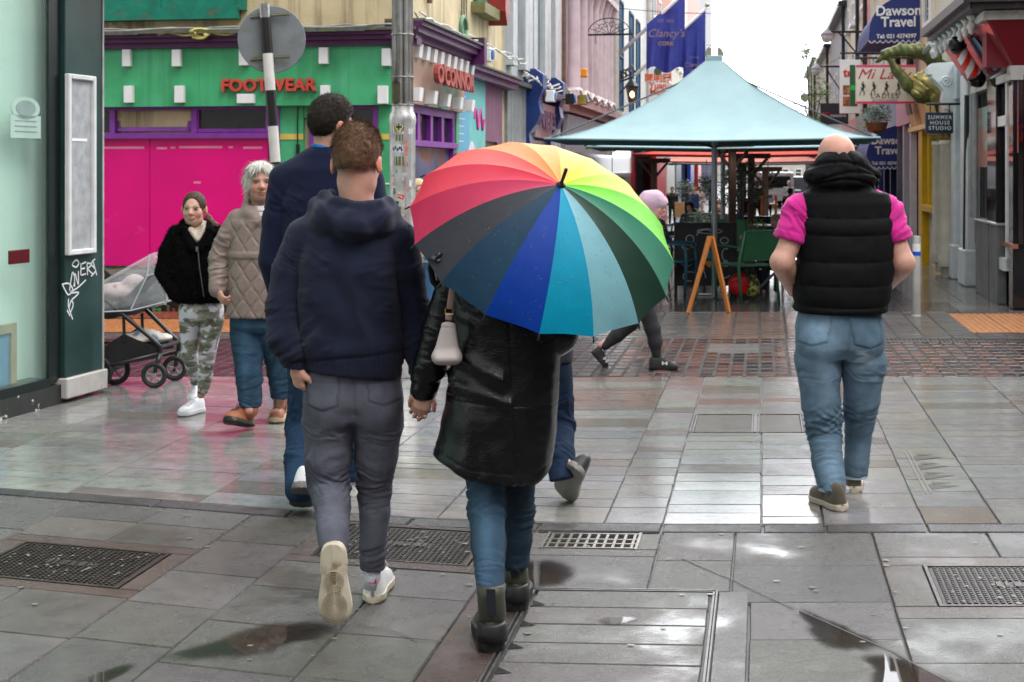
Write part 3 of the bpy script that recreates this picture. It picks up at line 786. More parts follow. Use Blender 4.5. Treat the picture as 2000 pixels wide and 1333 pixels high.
q=MB();q.box(FL,aM0,aE,0,.22,2.83,2.92);q.box(FL,aM0,aE,0,.28,2.92,2.98);q.build('mauve_cornice',mPurpleD,T)
q=MB();q.box(FL,aM0,aE,0,.31,2.98,3.005);q.build('mauve_flashing',mLeadM,T)
q=MB();q.tube([FL.p(1.6,.05,3.6),FL.p(1.6,.05,9)],.035);q.build('downpipe',M('brown_pipe',(.12,.06,.04),rough=.6,var=.4),T)
aw0,aw1=FL.hit(924,0)[0],FL.hit(944,0)[0]
q=MB();q.box(FL,aw0,aw1,0,.06,3.95,6.2);q.build('shutter',mGreenP,T)
q=MB();q.box(FL,aw0-.15,aw1+.25,0,.2,3.78,3.93);q.build('shutter_sill',M('olive_stone',(.16,.15,.06),rough=.6,var=.3),T)
q=MB();a=FL.hit(955,0)[0];z=FL.hit(955,38)[1]
q.prism(FL,[(a-.15,z+1.2),(a+.15,z+1.2),(a+.15,z+.1),(a,z-.1),(a-.15,z+.1)],0,.28);q.build('alarm_box',M('red_box',(.28,.03,.025),rough=.4),T)
windows(T,FL,(1.9,),5.2,7.2,1.0,mGreenP,mGlassD,sill=mGreenP)
q=MB()
for k in range(4):q.tube([FL.p(aw0-.6-.12*k,.03,3.3),FL.p(aw0-.5-.05*k,.03,8)],.008,5)
q.build('wall_wires',mBlack,T)
def floodlight(F,a,z,label,body,d=.25):
 p=F.p(a,d,z);t=thing('floodlight',label,'floodlight',p,'small fittings above the left shop fronts')
 q=MB();q.box(F,a-.11,a+.11,d-.08,d+.08,z,z+.2,bev=.01);q.build('housing',body,t)
 q=MB();q.tube([F.p(a,d-.05,z+.1),F.p(a,.0,z+.05),F.p(a,0,z-.08)],.018,6);q.build('bracket',mBlack,t)
 q=MB();q.lathe(F.p(a,d+.08,z+.1),[(.07,0),(.075,.02),(.05,.03)],12,axis=tuple(F.D));q.build('lens',M('blue_lens',(.05,.18,.45),rough=.15),t)
floodlight(FL,FL.hit(915,0)[0],FL.hit(915,122)[1],'pale junction box with blue cap on the cream wall above the mural',mWhiteP)
q=MB();a=a7-.6;cpt=FL.p(a,.3,3.3)
pts=[FL.p(a+.17*math.cos(t),.3,3.36+.15*math.sin(t)) for t in np.linspace(0,6.28,16)];q.tube(pts,.03,6)
q.build('cable_coil',M('green_grey',(.12,.25,.15),rough=.6,var=.5),smooth=True,label='coil of green and white cable on the corner shop ledge',cat='cable coil')
t=thing('projecting_sign','small cut-off projecting sign with the end of the word SHOES at the top','shop sign',P(600,20,15.2))
Fs=Fr(P(600,0,15.2),(.62,-.78,0),(-.78,-.62,0))
q=MB();q.box(Fs,-.22,.22,-.03,.03,3.22,3.9);q.build('frame',mBlack,t)
q=MB();q.box(Fs,-.2,.2,.03,.04,3.25,3.88);q.box(Fs,-.2,.2,-.04,-.03,3.25,3.88);q.build('panel',mWhiteP,t)
text_obj('lettering',mBlack,t,'SHOES',.13,Fs,0,.042,3.36,depth=.004,bold=.004,flip=1)
q=MB();q.tube([Fs.p(.22,0,3.15),Fs.p(.4,0,3.15),Fs.p(.6,0,3.3)],.02);q.build('bracket',mBlack,t)
a0,a1=aE,FL.hit(1092,0)[0]
T=block('grey_pilaster_building','grey building with tall flat pilasters above a boarded shop with navy brackets',FL,a0,a1,10.5,mGreyR,6)
n=5
for k in range(n):
 x=[988,1012,1030,1052,1073][k];x2=[1000,1030,1040,1066,1090][k]
 q=MB();q.box(FL,FL.hit(x,0)[0],FL.hit(x2,0)[0]-.15,0,.12,3.25,9.4);q.build('pilaster',M('pale_grey_render',(.44,.46,.47),rough=.7,var=.12,streak=((.25,.26,.27),5,.5,.72)),T)
for x in (1016,1045,1066):
 q=MB();a=FL.hit(x,0)[0];q.box(FL,a-.12,a+.35,.0,.03,3.4,9.0);q.build('window_recess',M('slate_grey',(.11,.14,.16),rough=.4,var=.2),T)
q=MB();q.box(FL,a0,FL.hit(1022,0)[0],0,.05,-.3,2.95);q.build('boarding',M('grey_boards',(.24,.26,.26),rough=.6,var=.2,streak=((.12,.14,.14),8,.48,.66)),T)
q=MB()
for zz in (1.35,1.95):q.box(FL,a0,FL.hit(1022,0)[0],.05,.1,zz,zz+.05)
q.build('board_rail',mGreyR,T)
aa=FL.hit(1026,0)[0];ab=FL.hit(1068,0)[0]
for a in (aa,ab):
 q=MB();q.prism(Fr(FL.p(a,0,0),Rr,S),[(0,1.75),(.06,1.75),(.12,2.0),(.10,2.2),(.22,2.35),(.30,2.55),(.26,2.75),(.34,2.95),(.34,3.2),(.2,3.3),(0,3.3)],-.22,.22)
 q.build('navy_bracket',mBlueP,T)
q=MB();q.box(FL,aa+.3,ab-.3,0,.12,2.15,2.75,skew=.15);q.build('shop_sign',M('dusty_pink',(.45,.30,.33),rough=.5,var=.12),T)
v,f=text_mesh("VIBES",.42,FL,(aa+ab)/2,.21,2.45,depth=.02,bold=.012,xs=1.7,flip=1);mesh_obj('sign_lettering',v,f,M('plum_letter',(.10,.04,.09),rough=.5),T)
q=MB();q.box(FL,aa,ab+.4,0,.35,2.85,2.97);q.build('shop_cornice',M('plum_board',(.09,.05,.07),rough=.5,var=.3),T)
q=MB();q.box(FL,aa+.25,ab-.25,0,.06,-.3,2.1);q.build('shop_front',M('plum_shopfront',(.05,.03,.07),rough=.3,var=.4,vs=3),T)
for k in range(5):
 a=aa+.7+k*(ab-aa-1.2)/4
 q=MB();q.tube([FL.p(a+.28*math.cos(t),.08,1.65+.35*math.sin(t)) for t in np.linspace(0,3.14,10)],.03,6);q.build('arch_trim',M('dusty_lilac',(.30,.22,.32),rough=.5),T)
q=MB();q.tube([FL.p(a1-.4,.1,2.9),FL.p(a1-.4,.1,10)],.09,8);q.build('downpipe',M('brown_pipe',()),T)
q=MB()
for j in range(3):q.tube([FL.p(a0+.35*i,.28+.05*math.sin(i*1.7+j),3.05+.05*math.sin(i*2.1+2*j)+.03*j) for i in range(int((a1-a0)/.35)+1)],.014,5)
q.build('cable',M('pale_cable',()),T)
q=MB();q.box(FL,a0,aa-.2,0,.16,2.95,3.02);q.build('ledge',mLeadM,T)
floodlight(FL,FL.hit(1062,0)[0],FL.hit(1062,205)[1],'black and white floodlight over the plum shop front',mBlack,.5)
floodlight(FL,FL.hit(1030,0)[0],2.75,'white junction box fixed beside the nearest navy bracket',mWhiteP,.4)
floodlight(FL,FL.hit(1100,0)[0],2.9,'mossy yellow lamp housing at the foot of the brown downpipe',M('moss_yellow',(.25,.20,.02),rough=.7,var=.4),.4)
a0,a1=a1,FL.hit(1192,0)[0]
T=block('lilac_column_building','pale pink building with columns and pediments over its upper windows',FL,a0,a1,10.0,mLilac,6)
q=MB()
for d1,z0,z1 in ((.2,2.75,2.9),(.32,2.9,3.05),(.26,3.05,3.1)):q.box(FL,a0,a1,0,d1,z0,z1)
q.build('shop_cornice',M('dusty_rose',(.36,.22,.22),rough=.6,var=.2),T)
q=MB();q.box(FL,a0+.2,a1-.2,0,.08,1.95,2.7,skew=.1);q.build('shop_sign',M('grey_sign',(.20,.21,.24),rough=.5,var=.2,dirt=((.55,.32,.05),1.2,.56,.60)),T)
q=MB();q.box(FL,a0,a1,0,.05,-.6,1.95);q.build('shop_front',mGlassD,T)
xs_=[1106,1122,1133,1145,1153,1162,1168,1176]
for i,x in enumerate(xs_):
 a=FL.hit(x,0)[0];zt=5.6
 q=MB();q.lathe(FL.p(a,.16,3.1),[(.2,0),(.2,.12),(.14,.18),(.13,zt-3.5),(.15,zt-3.4),(.22,zt-3.15),(.24,zt-3.1)],12);q.build('column',mLilac,T,smooth='auto')
for i in range(0,8,2):
 am=(FL.hit(xs_[i],0)[0]+FL.hit(xs_[i+1],0)[0])/2;wd=(FL.hit(xs_[i+1],0)[0]-FL.hit(xs_[i],0)[0])/2
 q=MB();q.box(FL,am-wd*.6,am+wd*.6,0,.03,3.2,5.5);q.build('window',M('lilac_glass',(.22,.2,.24),rough=.2),T)
 q=MB();q.box(FL,am-wd-.3,am+wd+.3,0,.4,5.6,5.75);q.box(FL,am-wd-.2,am+wd+.2,0,.3,5.75,5.95);q.box(FL,am-wd-.35,am+wd+.35,0,.5,5.95,6.1);q.build('pediment',mLilac,T)
q=MB()
for d1,z0,z1 in ((.3,7.0,7.2),(.5,7.2,7.35),(.65,7.35,7.5)):q.box(FL,a0,a1,0,d1,z0,z1)
q.build('main_cornice',mLilac,T)
windows(T,FL,[a0+1.3+2.1*k for k in range(4)],7.9,9.4,1.0,mLilac,mGlassD)
q=MB();a=FL.hit(1114,0)[0];q.box(FL,a-.12,a+.12,.2,.36,FL.hit(1114,152)[1],FL.hit(1114,135)[1],bev=.02);q.build('alarm_box',M('amber_box',(.75,.30,.02),rough=.4),T)
q=MB();q.tube([FL.p(a1-.2,.16,2.7),FL.p(a1-.2,.16,10)],.09,8);q.build('downpipe',M('cream_pipe',(.5,.47,.42),rough=.5),T)
q=MB();q.tube([FL.p(a0+.4*i,.36,3.15+.06*math.sin(i*1.9)) for i in range(20)],.03,5);q.build('cable',M('pale_cable',()),T)
a0,a1=a1,FL.hit(1262,0)[0]
T=block('white_blue_window_building','white rendered building with tall dark blue windows',FL,a0,a1,11.5,mWhiteR,6)
windows(T,FL,[FL.hit(x,0)[0] for x in (1194.5,1211,1232,1245)],3.2,6.4,1.3,mTeal,M('blue_pane',(.02,.07,.16),rough=.8,spec=.1),sill=mWhiteR)
windows(T,FL,[FL.hit(x,0)[0] for x in (1196,1211,1232,1245)],7.6,9.6,1.2,mWhiteR,mGlassD,sill=mWhiteR)
q=MB();q.box(FL,a0,a1,0,.3,2.4,2.6);q.build('shop_cornice',mTeal,T);q=MB();q.box(FL,a0,a1,0,.06,-.8,2.4);q.build('shop_front',mGlassD,T)
q=MB();q.tube([FL.p(a1-.4,.14,2.6),FL.p(a1-.4,.14,11)],.1,8);q.build('downpipe',M('cream_pipe',()),T)
rows_=[(1262,1282,9.8,mTeal,'dark blue narrow building behind the blue flags'),(1282,1312,11.2,M('orange_brick',(.36,.13,.07),rough=.7,var=.2),'orange brick building seen behind the flag poles'),
         (1312,1342,13.0,M('cream_far',(.52,.48,.4),rough=.7),'cream building far down the left side of the street'),(1342,1366,17,M('coral_far',(.50,.16,.12),rough=.6),'coral red building at the far left beside the sky'),
         (1366,1390,22,M('slate_far',(.16,.16,.18),rough=.6),'dark slate building at the end of the left row')]
for x0,x1,h,m,lab in rows_:
 b0,b1=FL.hit(x0,0)[0],FL.hit(x1,0)[0]
 T=block('terrace_building',lab,FL,b0,b1,h,m,6,z0=-2)
 n=max(2,int((b1-b0)/2.6));al=[b0+(k+.5)*(b1-b0)/n for k in range(n)]
 windows(T,FL,al,3.4,5.4,1.1,mWhiteP,mGlassD,sill=mWhiteP);windows(T,FL,al,6.4,8.2,1.1,mWhiteP,mGlassD,sill=mWhiteP)
 q=MB();q.box(FL,b0,b1,0,.3,2.3,2.9);q.build('fascia',M('fascia'+str(x0),random.choice([(.02,.05,.2),(.3,.03,.03),(.4,.38,.3),(.03,.03,.03)]),rough=.4),T)
 q=MB();q.box(FL,b0+.1,b1-.1,0,.08,-1,2.3);q.build('shop_front',mGlassD,T)
 q=MB()
 for k in range(int((b1-b0)/1.1)):q.box(FL,b0+1.1*k,b0+1.1*k+.25,.08,.2,-1.5,2.3)
 q.build('shop_mullions',M('mull'+str(x0),random.choice([(.5,.5,.48),(.35,.02,.02),(.02,.03,.1)]),rough=.4),T)
 q=MB();q.box(FL,b0,b1,-6,.25,h,h+.2);q.build('parapet',m,T)
for i,(x0,x1,col,lab) in enumerate(((1276,1296,(.42,.01,.02),'bright red shop pillar seen under the teal canopy'),(1298,1313,(.6,.6,.57),'white shop pillar behind the woman with the tan bag'),(1316,1326,(.16,.2,.24),'grey shop pillar on the far left side'),(1345,1352,(.02,.04,.3),'blue shop pillar far down the street'),(1360,1366,(.4,.03,.02),'far red shop pillar beside the blue one'))):
 b0,b1=FL.hit(x0,0,.4)[0],FL.hit(x1,0,.4)[0]
 q=MB();q.box(FL,b0,b1,.32,.5,gz(b0+14)-.2,2.3,bev=.02);q.box(FL,b0-.1,b1+.1,.3,.55,2.2,2.35)
 for zz in (gz(b0+14)+.0,gz(b0+14)+.35):q.box(FL,b0-.05,b1+.05,.5,.54,zz,zz+.05)
 q.build('shop_pillar',M('pillar%d' % i,col,rough=.35,var=.15),label=lab,cat='pillar')
def blockR(label,x0,x1,h,wall,name='building',d=0,z0=-1.2):
 b0,b1=FR.hit(x1,0)[0],FR.hit(x0,0)[0]
 return block(name,label,FR,b0,b1,h,wall,6,z0=z0,d=d),b0,b1
bN0,bN1=FR.hit(1991,0)[0],FR.hit(1890,0)[0];FRF=Fr(FR.p(bN0,0,0),Rr,-S);mGran=M('granite',(.010,.010,.011),rough=.06,var=.3,spec=.7)
T=block('black_granite_shop_building','black granite shop with a maroon fascia and white trim at the right edge',FR,bN0,bN1,3.4,mGran,5,d=-.02)
b1,b0=FR.hit(1928,0,.12)[0],FR.hit(1945,0,.12)[0]
q=MB();q.box(FR,b0,b1,-.02,.12,0,2.7,bev=.01);q.build('granite_pier',mGran,T)
q=MB();q.box(FR,bN0-.06,bN0+.22,-.3,.08,0,2.7,bev=.01);q.build('corner_pier',mGran,T)
q=MB();b1,b0=FR.hit(1946,0,.08)[0],FR.hit(1968,0,.08)[0]
q.box(FR,b0,b0+.10,-.02,.09,.45,2.7);q.box(FR,b1-.10,b1,-.02,.09,.45,2.7)
q.box(FR,b0,b1,-.02,.10,2.1,2.22);q.box(FR,b0,b1,-.02,.12,.42,.56);q.box(FR,b0,b1,-.02,.09,2.6,2.7)
q.build('white_window_frame',M('frame_white',(.68,.70,.70),rough=.35),T)
q=MB();q.box(FR,b0+.12,b1-.12,-.02,.03,.56,2.6);q.build('window_pane',mGlassD,T)
mShopG=M('right_shop_glass',(.03,.022,.022),rough=.05,var=.8,vs=1.1,spec=.9,dirt=((.22,.02,.02),.9,.52,.60))
q=MB();b1,b0=FR.hit(1968,0,.03)[0],FR.hit(1989,0,.03)[0];q.box(FR,b0,b1,-.02,.03,.75,2.7);q.build('display_pane',mShopG,T)
q=MB();q.box(FR,b0,b1,.03,.10,.70,.75);q.build('handrail',M('copper_trim',(.5,.2,.14),rough=.3,metal=.6),T)
q=MB();q.box(FR,b0,b1,.03,.034,1.78,2.6);q.build('coral_poster',M('coral_poster',(.60,.13,.07),rough=.3,var=.3,vs=2,dirt=((.22,.2,.42),1.6,.52,.56)),T)
q=MB();b1,b0=FR.hit(1896,0,.03)[0],FR.hit(1927,0,.03)[0];q.box(FR,b0,b1,-.02,.03,.6,2.6);q.build('display_pane',mShopG,T)
q=MB();b1,b0=FR.hit(1909,0,.04)[0],FR.hit(1927,0,.04)[0];q.box(FR,b0,b1,.03,.034,1.62,2.4);q.build('window_poster',M('wave_poster',(.45,.22,.18),rough=.3,var=.2,dirt=((.25,.42,.40),1.5,.5,.54)),T)
aF=FR.hit(1901,0,.08)[0]
pc=[FR.p(bN0-.40,.40,3.27),FR.p(bN0-.08,.08,2.76),FR.p(aF,.08,2.68),FR.p(aF,.44,3.22)]
def slab_(name,pts,mat,parent,th=.06):
 n_=(pts[1]-pts[0]).cross(pts[3]-pts[0]).normalized();n_=n_ if (n_.y<0 or n_.x<0) and n_.dot(Vector((0,-1,0))-Rr*.3)>0 else-n_
 q=MB();bk=[p-n_*th for p in pts];q.quad(pts);q.quad(bk[::-1])
 for i in range(4):q.quad([pts[i],bk[i],bk[(i+1) % 4],pts[(i+1) % 4]])
 q.build(name,mat,parent,fixn=True);return n_
q=MB();q.prism(FRF,[(-.36,2.76),(5,2.76),(5,3.3),(-.36,3.3)],-.3,.02);q.build('fascia_core',M('maroon_board',(.20,.006,.016),rough=.5,var=.12),T)
slab_('maroon_fascia',[FRF.p(-.40,.40,3.27),FRF.p(-.08,.08,2.76),FRF.p(5,.08,2.76),FRF.p(5,.40,3.27)],M('maroon_board',()),T)
mGW=M('grimy_white',(.55,.53,.50),rough=.5,var=.2,dirt=((.15,.13,.12),6,.55,.7))
q=MB();q.box(FRF,-.12,5,-.1,.14,2.66,2.76);q.box(FR,bN0-.14,aF,-.02,.12,2.60,2.69,skew=0);q.box(FRF,-.45,5,-.1,.44,3.27,3.35);q.box(FR,bN0-.44,aF,-.02,.46,3.25,3.32);q.build('white_moulding',mGW,T)
aG=FR.hit(1805,0,.66)[0]
mGut=M('black_gutter',(.02,.018,.018),rough=.4,var=.4,dirt=((.12,.08,.07),6,.56,.7))
q=MB();q.box(FR,bN0-.60,aG,-.02,.62,3.36,3.42);q.box(FR,bN0-.70,aG,.56,.70,3.42,3.53);q.box(FRF,-.60,5,-.1,.62,3.361,3.421);q.box(FRF,-.56,5,.56,.70,3.42,3.53);q.build('gutter',mGut,T)
q=MB();q.box(FR,aF,aG,-.02,.12,2.9,3.36);q.build('eaves_board',M('grey_eaves',(.09,.085,.085),rough=.5),T)
for k in range(9):
 a=bN0+.15+.46*k
 q=MB();q.lathe(FR.p(a,.50,3.36),[(.06,0),(.05,-.03),(.03,-.05),(.03,-.08),(.05,-.11),(.055,-.14),(.03,-.17),(.038,-.19),(.01,-.22)],12);q.build('turned_bracket',M('bracket_white',(.62,.61,.6),rough=.45),T,smooth=True)
q=MB()
for k in range(420):
 a=random.uniform(-.4,3);c=FRF.p(a,random.uniform(.2,.62),3.53+abs(random.gauss(0,.05)));s_=random.uniform(.02,.05)
 u=Vector((random.uniform(-1,1),random.uniform(-1,1),random.uniform(-1,1))).normalized();w=u.orthogonal().normalized()
 q.quad([c-u*s_-w*s_*.6,c+u*s_-w*s_*.6,c+u*s_+w*s_*.6,c-u*s_+w*s_*.6])
q.build('gutter_ivy',M('ivy_leaf',(.07,.13,.03),rough=.6,var=.5),label='tangle of green weeds growing along the black gutter',cat='weeds',kind='stuff')
q=MB();q.tube([FR.p(FR.hit(1893,0,.1)[0],.12,2.6),FR.p(FR.hit(1889,0,.1)[0],.12,0.0)],.045,8);q.build('black_downpipe',mBlack,T)
q=MB()
for dx in (0,6):q.tube([FR.p(FR.hit(1899+dx,0,.1)[0],.10,2.6),FR.p(FR.hit(1899+dx,0,.1)[0],.10,.95)],.04,8)
q.build('grey_downpipe',M('pale_pipe',(.30,.31,.32),rough=.5),T)
for i,(x0,x1,lab) in enumerate(((1888,1912,'taller grey metal meter cabinet at the foot of the downpipes'),(1914,1929,'narrow grey metal meter cabinet against the granite pier'))):
 b1,b0=FR.hit(x0,0,.25)[0],FR.hit(x1,0,.25)[0]
 t=thing('meter_cabinet',lab,'cabinet',FR.p((b0+b1)/2,.15,0))
 q=MB();q.box(FR,b0,b1,.03,.14,0,.93,bev=.012);q.build('cabinet_body',M('cabinet_grey',(.16,.17,.17),rough=.45,var=.25,metal=.3,streak=((.08,.08,.08),8,.5,.7)),t)
 q=MB();q.box(FR,b0-.02,b1+.02,.02,.16,.93,.955,bev=.004);q.build('cabinet_lid',mAlu,t)
t=thing('barber_sign','rose panel with a red and white striped pole on the corner shop fascia','barber sign',(pc[0]+pc[2])/2)
n_=slab_('sign_board',[p+Vector((-.03,-.005,.0)) for p in pc],M('sign_maroon',(.30,.07,.09),rough=.12,var=.2,metal=.3),t,.05)
def on(u,v,h=0):return pc[0]*(1-u)*(1-v)+pc[1]*u*(1-v)+pc[2]*u*v+pc[3]*(1-u)*v+n_*h+Vector((-.03,-.005,0))
q=MB();q.quad([on(.17,.28,.03),on(.93,.20,.03),on(.93,.28,.03),on(.17,.36,.03)]);q.build('teal_bar',M('teal_bar',(.01,.12,.17),rough=.3),t,fixn=True)
q=MB();q.tube([on(.10,.36,.04),on(.86,.34,.04)],.055,12,flat=.5);q.tube([on(.14,.74,.04),on(.86,.76,.04)],.07,12,flat=.4);q.build('side_rail',M('sign_rose',(.42,.16,.20),rough=.1,metal=.4,var=.2),t,smooth=True)
p0,p1=on(.02,.50,.12),on(.98,.52,.12);ax=(p1-p0);Lp=ax.length;ax.normalize()
q=MB();n=48;nr=24;x_=ax.orthogonal().normalized();y_=ax.cross(x_);r0=.085
for i in range(n+1):
 h=.11+(Lp-.22)*i/n
 for k in range(nr):
  a=6.2832*k/nr+h*17.0;q.v.append(tuple(p0+ax*h+(x_*math.cos(a)+y_*math.sin(a))*r0));q.c.append((1,1,1))
for i in range(n):
 for k in range(nr):
  q.f.append((i*nr+k,i*nr+(k+1) % nr,(i+1)*nr+(k+1) % nr,(i+1)*nr+k));q.mi.append((k*4//nr) % 2)
q.build('striped_pole',[M('pole_red',(.70,.025,.012),rough=.15),M('pole_white',(.75,.74,.74),rough=.15)],t,fixn=True)
for nm,h0,sg in (('upper_cap',.13,-1),('lower_cap',Lp-.13,1)):
 q=MB();q.lathe(p0+ax*h0,[(.10,0),(.105,.02*sg),(.09,.03*sg),(.105,.05*sg),(.105,.09*sg),(.09,.13*sg),(.05,.17*sg),(.01,.18*sg)],20,axis=tuple(ax));q.build(nm,M('chrome_black',(.02,.02,.022),rough=.1,metal=.5),t,smooth=True)
# ---- pale blue shop with scroll bracket
T,b0,b1=blockR('narrow pale blue shop with a big scroll bracket',1862,1890,3.3,M('pale_blue',(.46,.54,.57),rough=.4,var=.08),'pale_blue_shop_building')
for x0,x1 in ((1878,1890),(1858,1866)):
 c1,c0=FR.hit(x0,0,.12)[0],FR.hit(x1,0,.12)[0];q=MB();q.box(FR,c0,c1,0,.14,0,2.9,bev=.02);q.box(FR,c0-.03,c1+.03,0,.17,0,.5,bev=.02);q.build('pilaster',M('ice_white',(.60,.64,.65),rough=.4,var=.08),T)
c1,c0=FR.hit(1867,0,.03)[0],FR.hit(1877,0,.03)[0];q=MB();q.box(FR,c0,c1,0,.05,.8,2.5);q.build('window',mGlassD,T)
q=MB();q.box(FR,b0,b1,0,.15,2.6,3.1);q.build('fascia',M('pale_blue',()),T)
Fb=Fr(FR.p(b0+.6,0,0),-Rr,S)
q=MB();q.prism(Fb,[(0,2.42),(.10,2.40),(.24,2.47),(.29,2.6),(.27,2.74),(.36,2.85),(.44,2.92),(.44,2.97),(.5,2.97),(.5,3.08),(.44,3.13),(0,3.16)],-.2,.2);q.build('scroll_bracket',M('ice_white',()),T)
q=MB();q.tube([Fb.p(.24+.08*math.cos(t)*(1-t/14),-.205,2.86+.08*math.sin(t)*(1-t/14)) for t in np.linspace(0,11,40)],.016,6);q.build('scroll',M('ice_white',()),T)
# ---- cream columns
T,b0,b1=blockR('cream double-column pier beside the yellow shop',1834,1862,4.4,M('cream_column',(.52,.49,.40),rough=.5,var=.12,streak=((.3,.27,.2),6,.5,.75)),'cream_pier_building')
for x in (1832,1847):
 a=FR.hit(x,0,.2)[0];q=MB();q.lathe(FR.p(a,.18,.0),[(.06,0),(.06,.14),(.13,.16),(.13,.3),(.11,.34),(.105,1.95),(.12,1.97),(.11,2.02)],20);q.build('column',M('cream_column',()),T,smooth='auto')
 q=MB();q.lathe(FR.p(a,.18,2.02),[(.11,0),(.13,.05),(.11,.1),(.15,.2),(.17,.3),(.18,.36)],12)
 for k in range(10):
  an=k*.628;q.lathe(FR.p(a,.18,2.1)+Vector((math.cos(an)*.14,math.sin(an)*.14,0)),[(.03,0),(.045,.1),(.02,.2)],6)
 q.build('carved_capital',M('gilt',(.20,.13,.03),rough=.5,var=.6,vs=20),T,smooth='auto')
# ---- yellow shop
T,b0,b1=blockR('yellow shop front with a weathered signboard',1795,1834,6.5,mCream2,'yellow_shop_building')
mYel=M('yellow_paint',(.62,.36,.0),rough=.35,var=.1)
q=MB()
for x0,x1 in ((1796,1803),(1818,1834)):
 c1,c0=FR.hit(x0,0,.1)[0],FR.hit(x1,0,.1)[0]
 if x0>1800:q.box(FR,c0,c1,0,.06,-.1,.9)
 else:q.box(FR,c0,c1,0,.12,-.1,2.3)
c1,c0=FR.hit(1803,0,.1)[0],FR.hit(1834,0,.1)[0];q.box(FR,c0,c1,0,.16,.88,.98)
for x in (1809,1822):a=FR.hit(x,0)[0];q.box(FR,a-.06,a+.06,0,.08,.98,2.3)
q.build('yellow_joinery',mYel,T)
q=MB();q.box(FR,c0,c1,0,.02,.98,2.3);q.build('window',mGlassD,T)
q=MB();q.box(FR,b0,b1,0,.14,2.35,3.05,skew=.25);q.build('signboard',M('ochre_board',(.55,.38,.14),rough=.5,var=.25,vs=5,streak=((.3,.15,.05),5,.5,.65)),T)
q=MB();q.box(FR,b0,b1,0,.2,2.27,2.35);q.box(FR,b0-.1,b1+.1,0,.42,3.05,3.14);q.build('sign_moulding',mYel,T)
q=MB();q.box(FR,(b0+b1)/2-.35,(b0+b1)/2+.35,.30,.33,2.55,2.85,skew=.2);q.build('small_plaque',M('brown_plaque',(.10,.07,.06),rough=.5,var=.5,vs=20),T)
windows(T,FR,((b0+b1)/2,),4.1,5.9,1.0,mWhiteP,mGlassD)
# ---- pink narrow shop, then the rest of the right hand row
mPaleP=M('pale_pink',(.50,.40,.44),rough=.6,var=.1)
specR=[(1768,1795,8.0,mPaleP,'pale pink building right of the navy awnings'),(1700,1768,8.5,M('cream_render_far',(.56,.50,.38),rough=.7,var=.12,streak=((.35,.38,.38),3,.5,.7)),'tall cream building carrying the two navy awnings'),
         (1684,1700,9.4,M('salmon_wall',(.60,.24,.22),rough=.6,var=.1),'salmon pink building on the right side'),(1655,1684,8.6,M('cream_wall',(.58,.52,.42),rough=.6,var=.12),'cream gabled building far on the right side'),
         (1622,1655,7.2,M('blue_grey_wall',(.30,.34,.38),rough=.6,var=.1),'blue grey building with a tall chimney'),(1596,1622,6.8,M('white_far',(.5,.5,.5),rough=.6,var=.1),'white building near the street trees'),
         (1578,1596,7.4,M('stone_far',(.3,.29,.27),rough=.6,var=.1),'grey stone building at the far end of the right row')]
for i,(x0,x1,h,m,lab) in enumerate(specR):
 T,b0,b1=blockR(lab,x0,x1,h,m,'terrace_building',z0=-2)
 n=max(1,int((b1-b0)/2.4));al=[b0+(k+.5)*(b1-b0)/n for k in range(n)]
 windows(T,FR,al,3.7,5.3,1.0,mWhiteP,mGlassD,sill=mWhiteP)
 if h>7.5:windows(T,FR,al,6.2,7.6,1.0,mWhiteP,mGlassD,sill=mWhiteP)
 q=MB();q.box(FR,b0,b1,0,.18,2.45,3.1);q.build('fascia',M('fasciaR%d' % i,[(.35,.04,.12),(.02,.03,.12),(.03,.03,.03),(.4,.02,.02),(.35,.2,.02),(.02,.06,.2),(.03,.03,.03)][i],rough=.4),T)
 q=MB();q.box(FR,b0+.15,b1-.15,0,.05,gz(b0)+.0,2.45);q.build('shop_front',mGlassD,T)
 q=MB();nn=max(2,int((b1-b0)/1.4))
 for k in range(nn+1):q.box(FR,b0+(b1-b0)*k/nn-.12,b0+(b1-b0)*k/nn+.12,.05,.16,gz(b0)-.1,2.45)
 q.build('shop_mullions',M('mullR%d' % i,[(.5,.45,.5),(.02,.04,.14),(.4,.4,.4),(.3,.02,.02),(.35,.2,.02),(.3,.3,.3),(.1,.1,.1)][i],rough=.4),T)
 q=MB();q.box(FR,b0,b1,-6,.3,h,h+.18);q.tube([FR.p(b0+.3,.12,2.9),FR.p(b0+.3,.12,h)],.06,6);q.build('gutter',mBlack,T)
 if i==4:
  q=MB();q.box(FR,b0-.0,b0+1.5,-1.4,.12,h+.18,h+2.6);q.box(FR,b0-.1,b0+1.6,-1.5,.2,h+2.6,h+2.8);q.build('chimney',m,T)
 if i in (3,5):
  q=MB();q.prism(Fr(FR.p(b0,0,0),-Rr,S),[(-.4,h+.18),(-3,h+2.2),(-5.6,h+.18)],0,b1-b0);q.build('roof',M('slate_roof',(.09,.09,.10),rough=.5),T)
for i,(x0,x1,y0,Y,col,lab) in enumerate(((1375,1470,318,150,(.4,.38,.35),'pale distant building closing the end of the street'),(1470,1600,322,165,(.45,.42,.36),'cream distant building beyond the parked vans'))):
 pa,pb=P(x0,y0,Y),P(x1,y0,Y);F=Fr((pa.x,Y,0),(1,0,0),(0,-1,0))
 T=block('distant_building',lab,F,0,pb.x-pa.x,pa.z+(.8 if i else 0),M('far%d' % i,col,rough=.7),8,z0=-1)
 windows(T,F,[.8+1.5*k for k in range(int((pb.x-pa.x)/1.5))],.7,1.6,.8,mWhiteP,mGlassD)
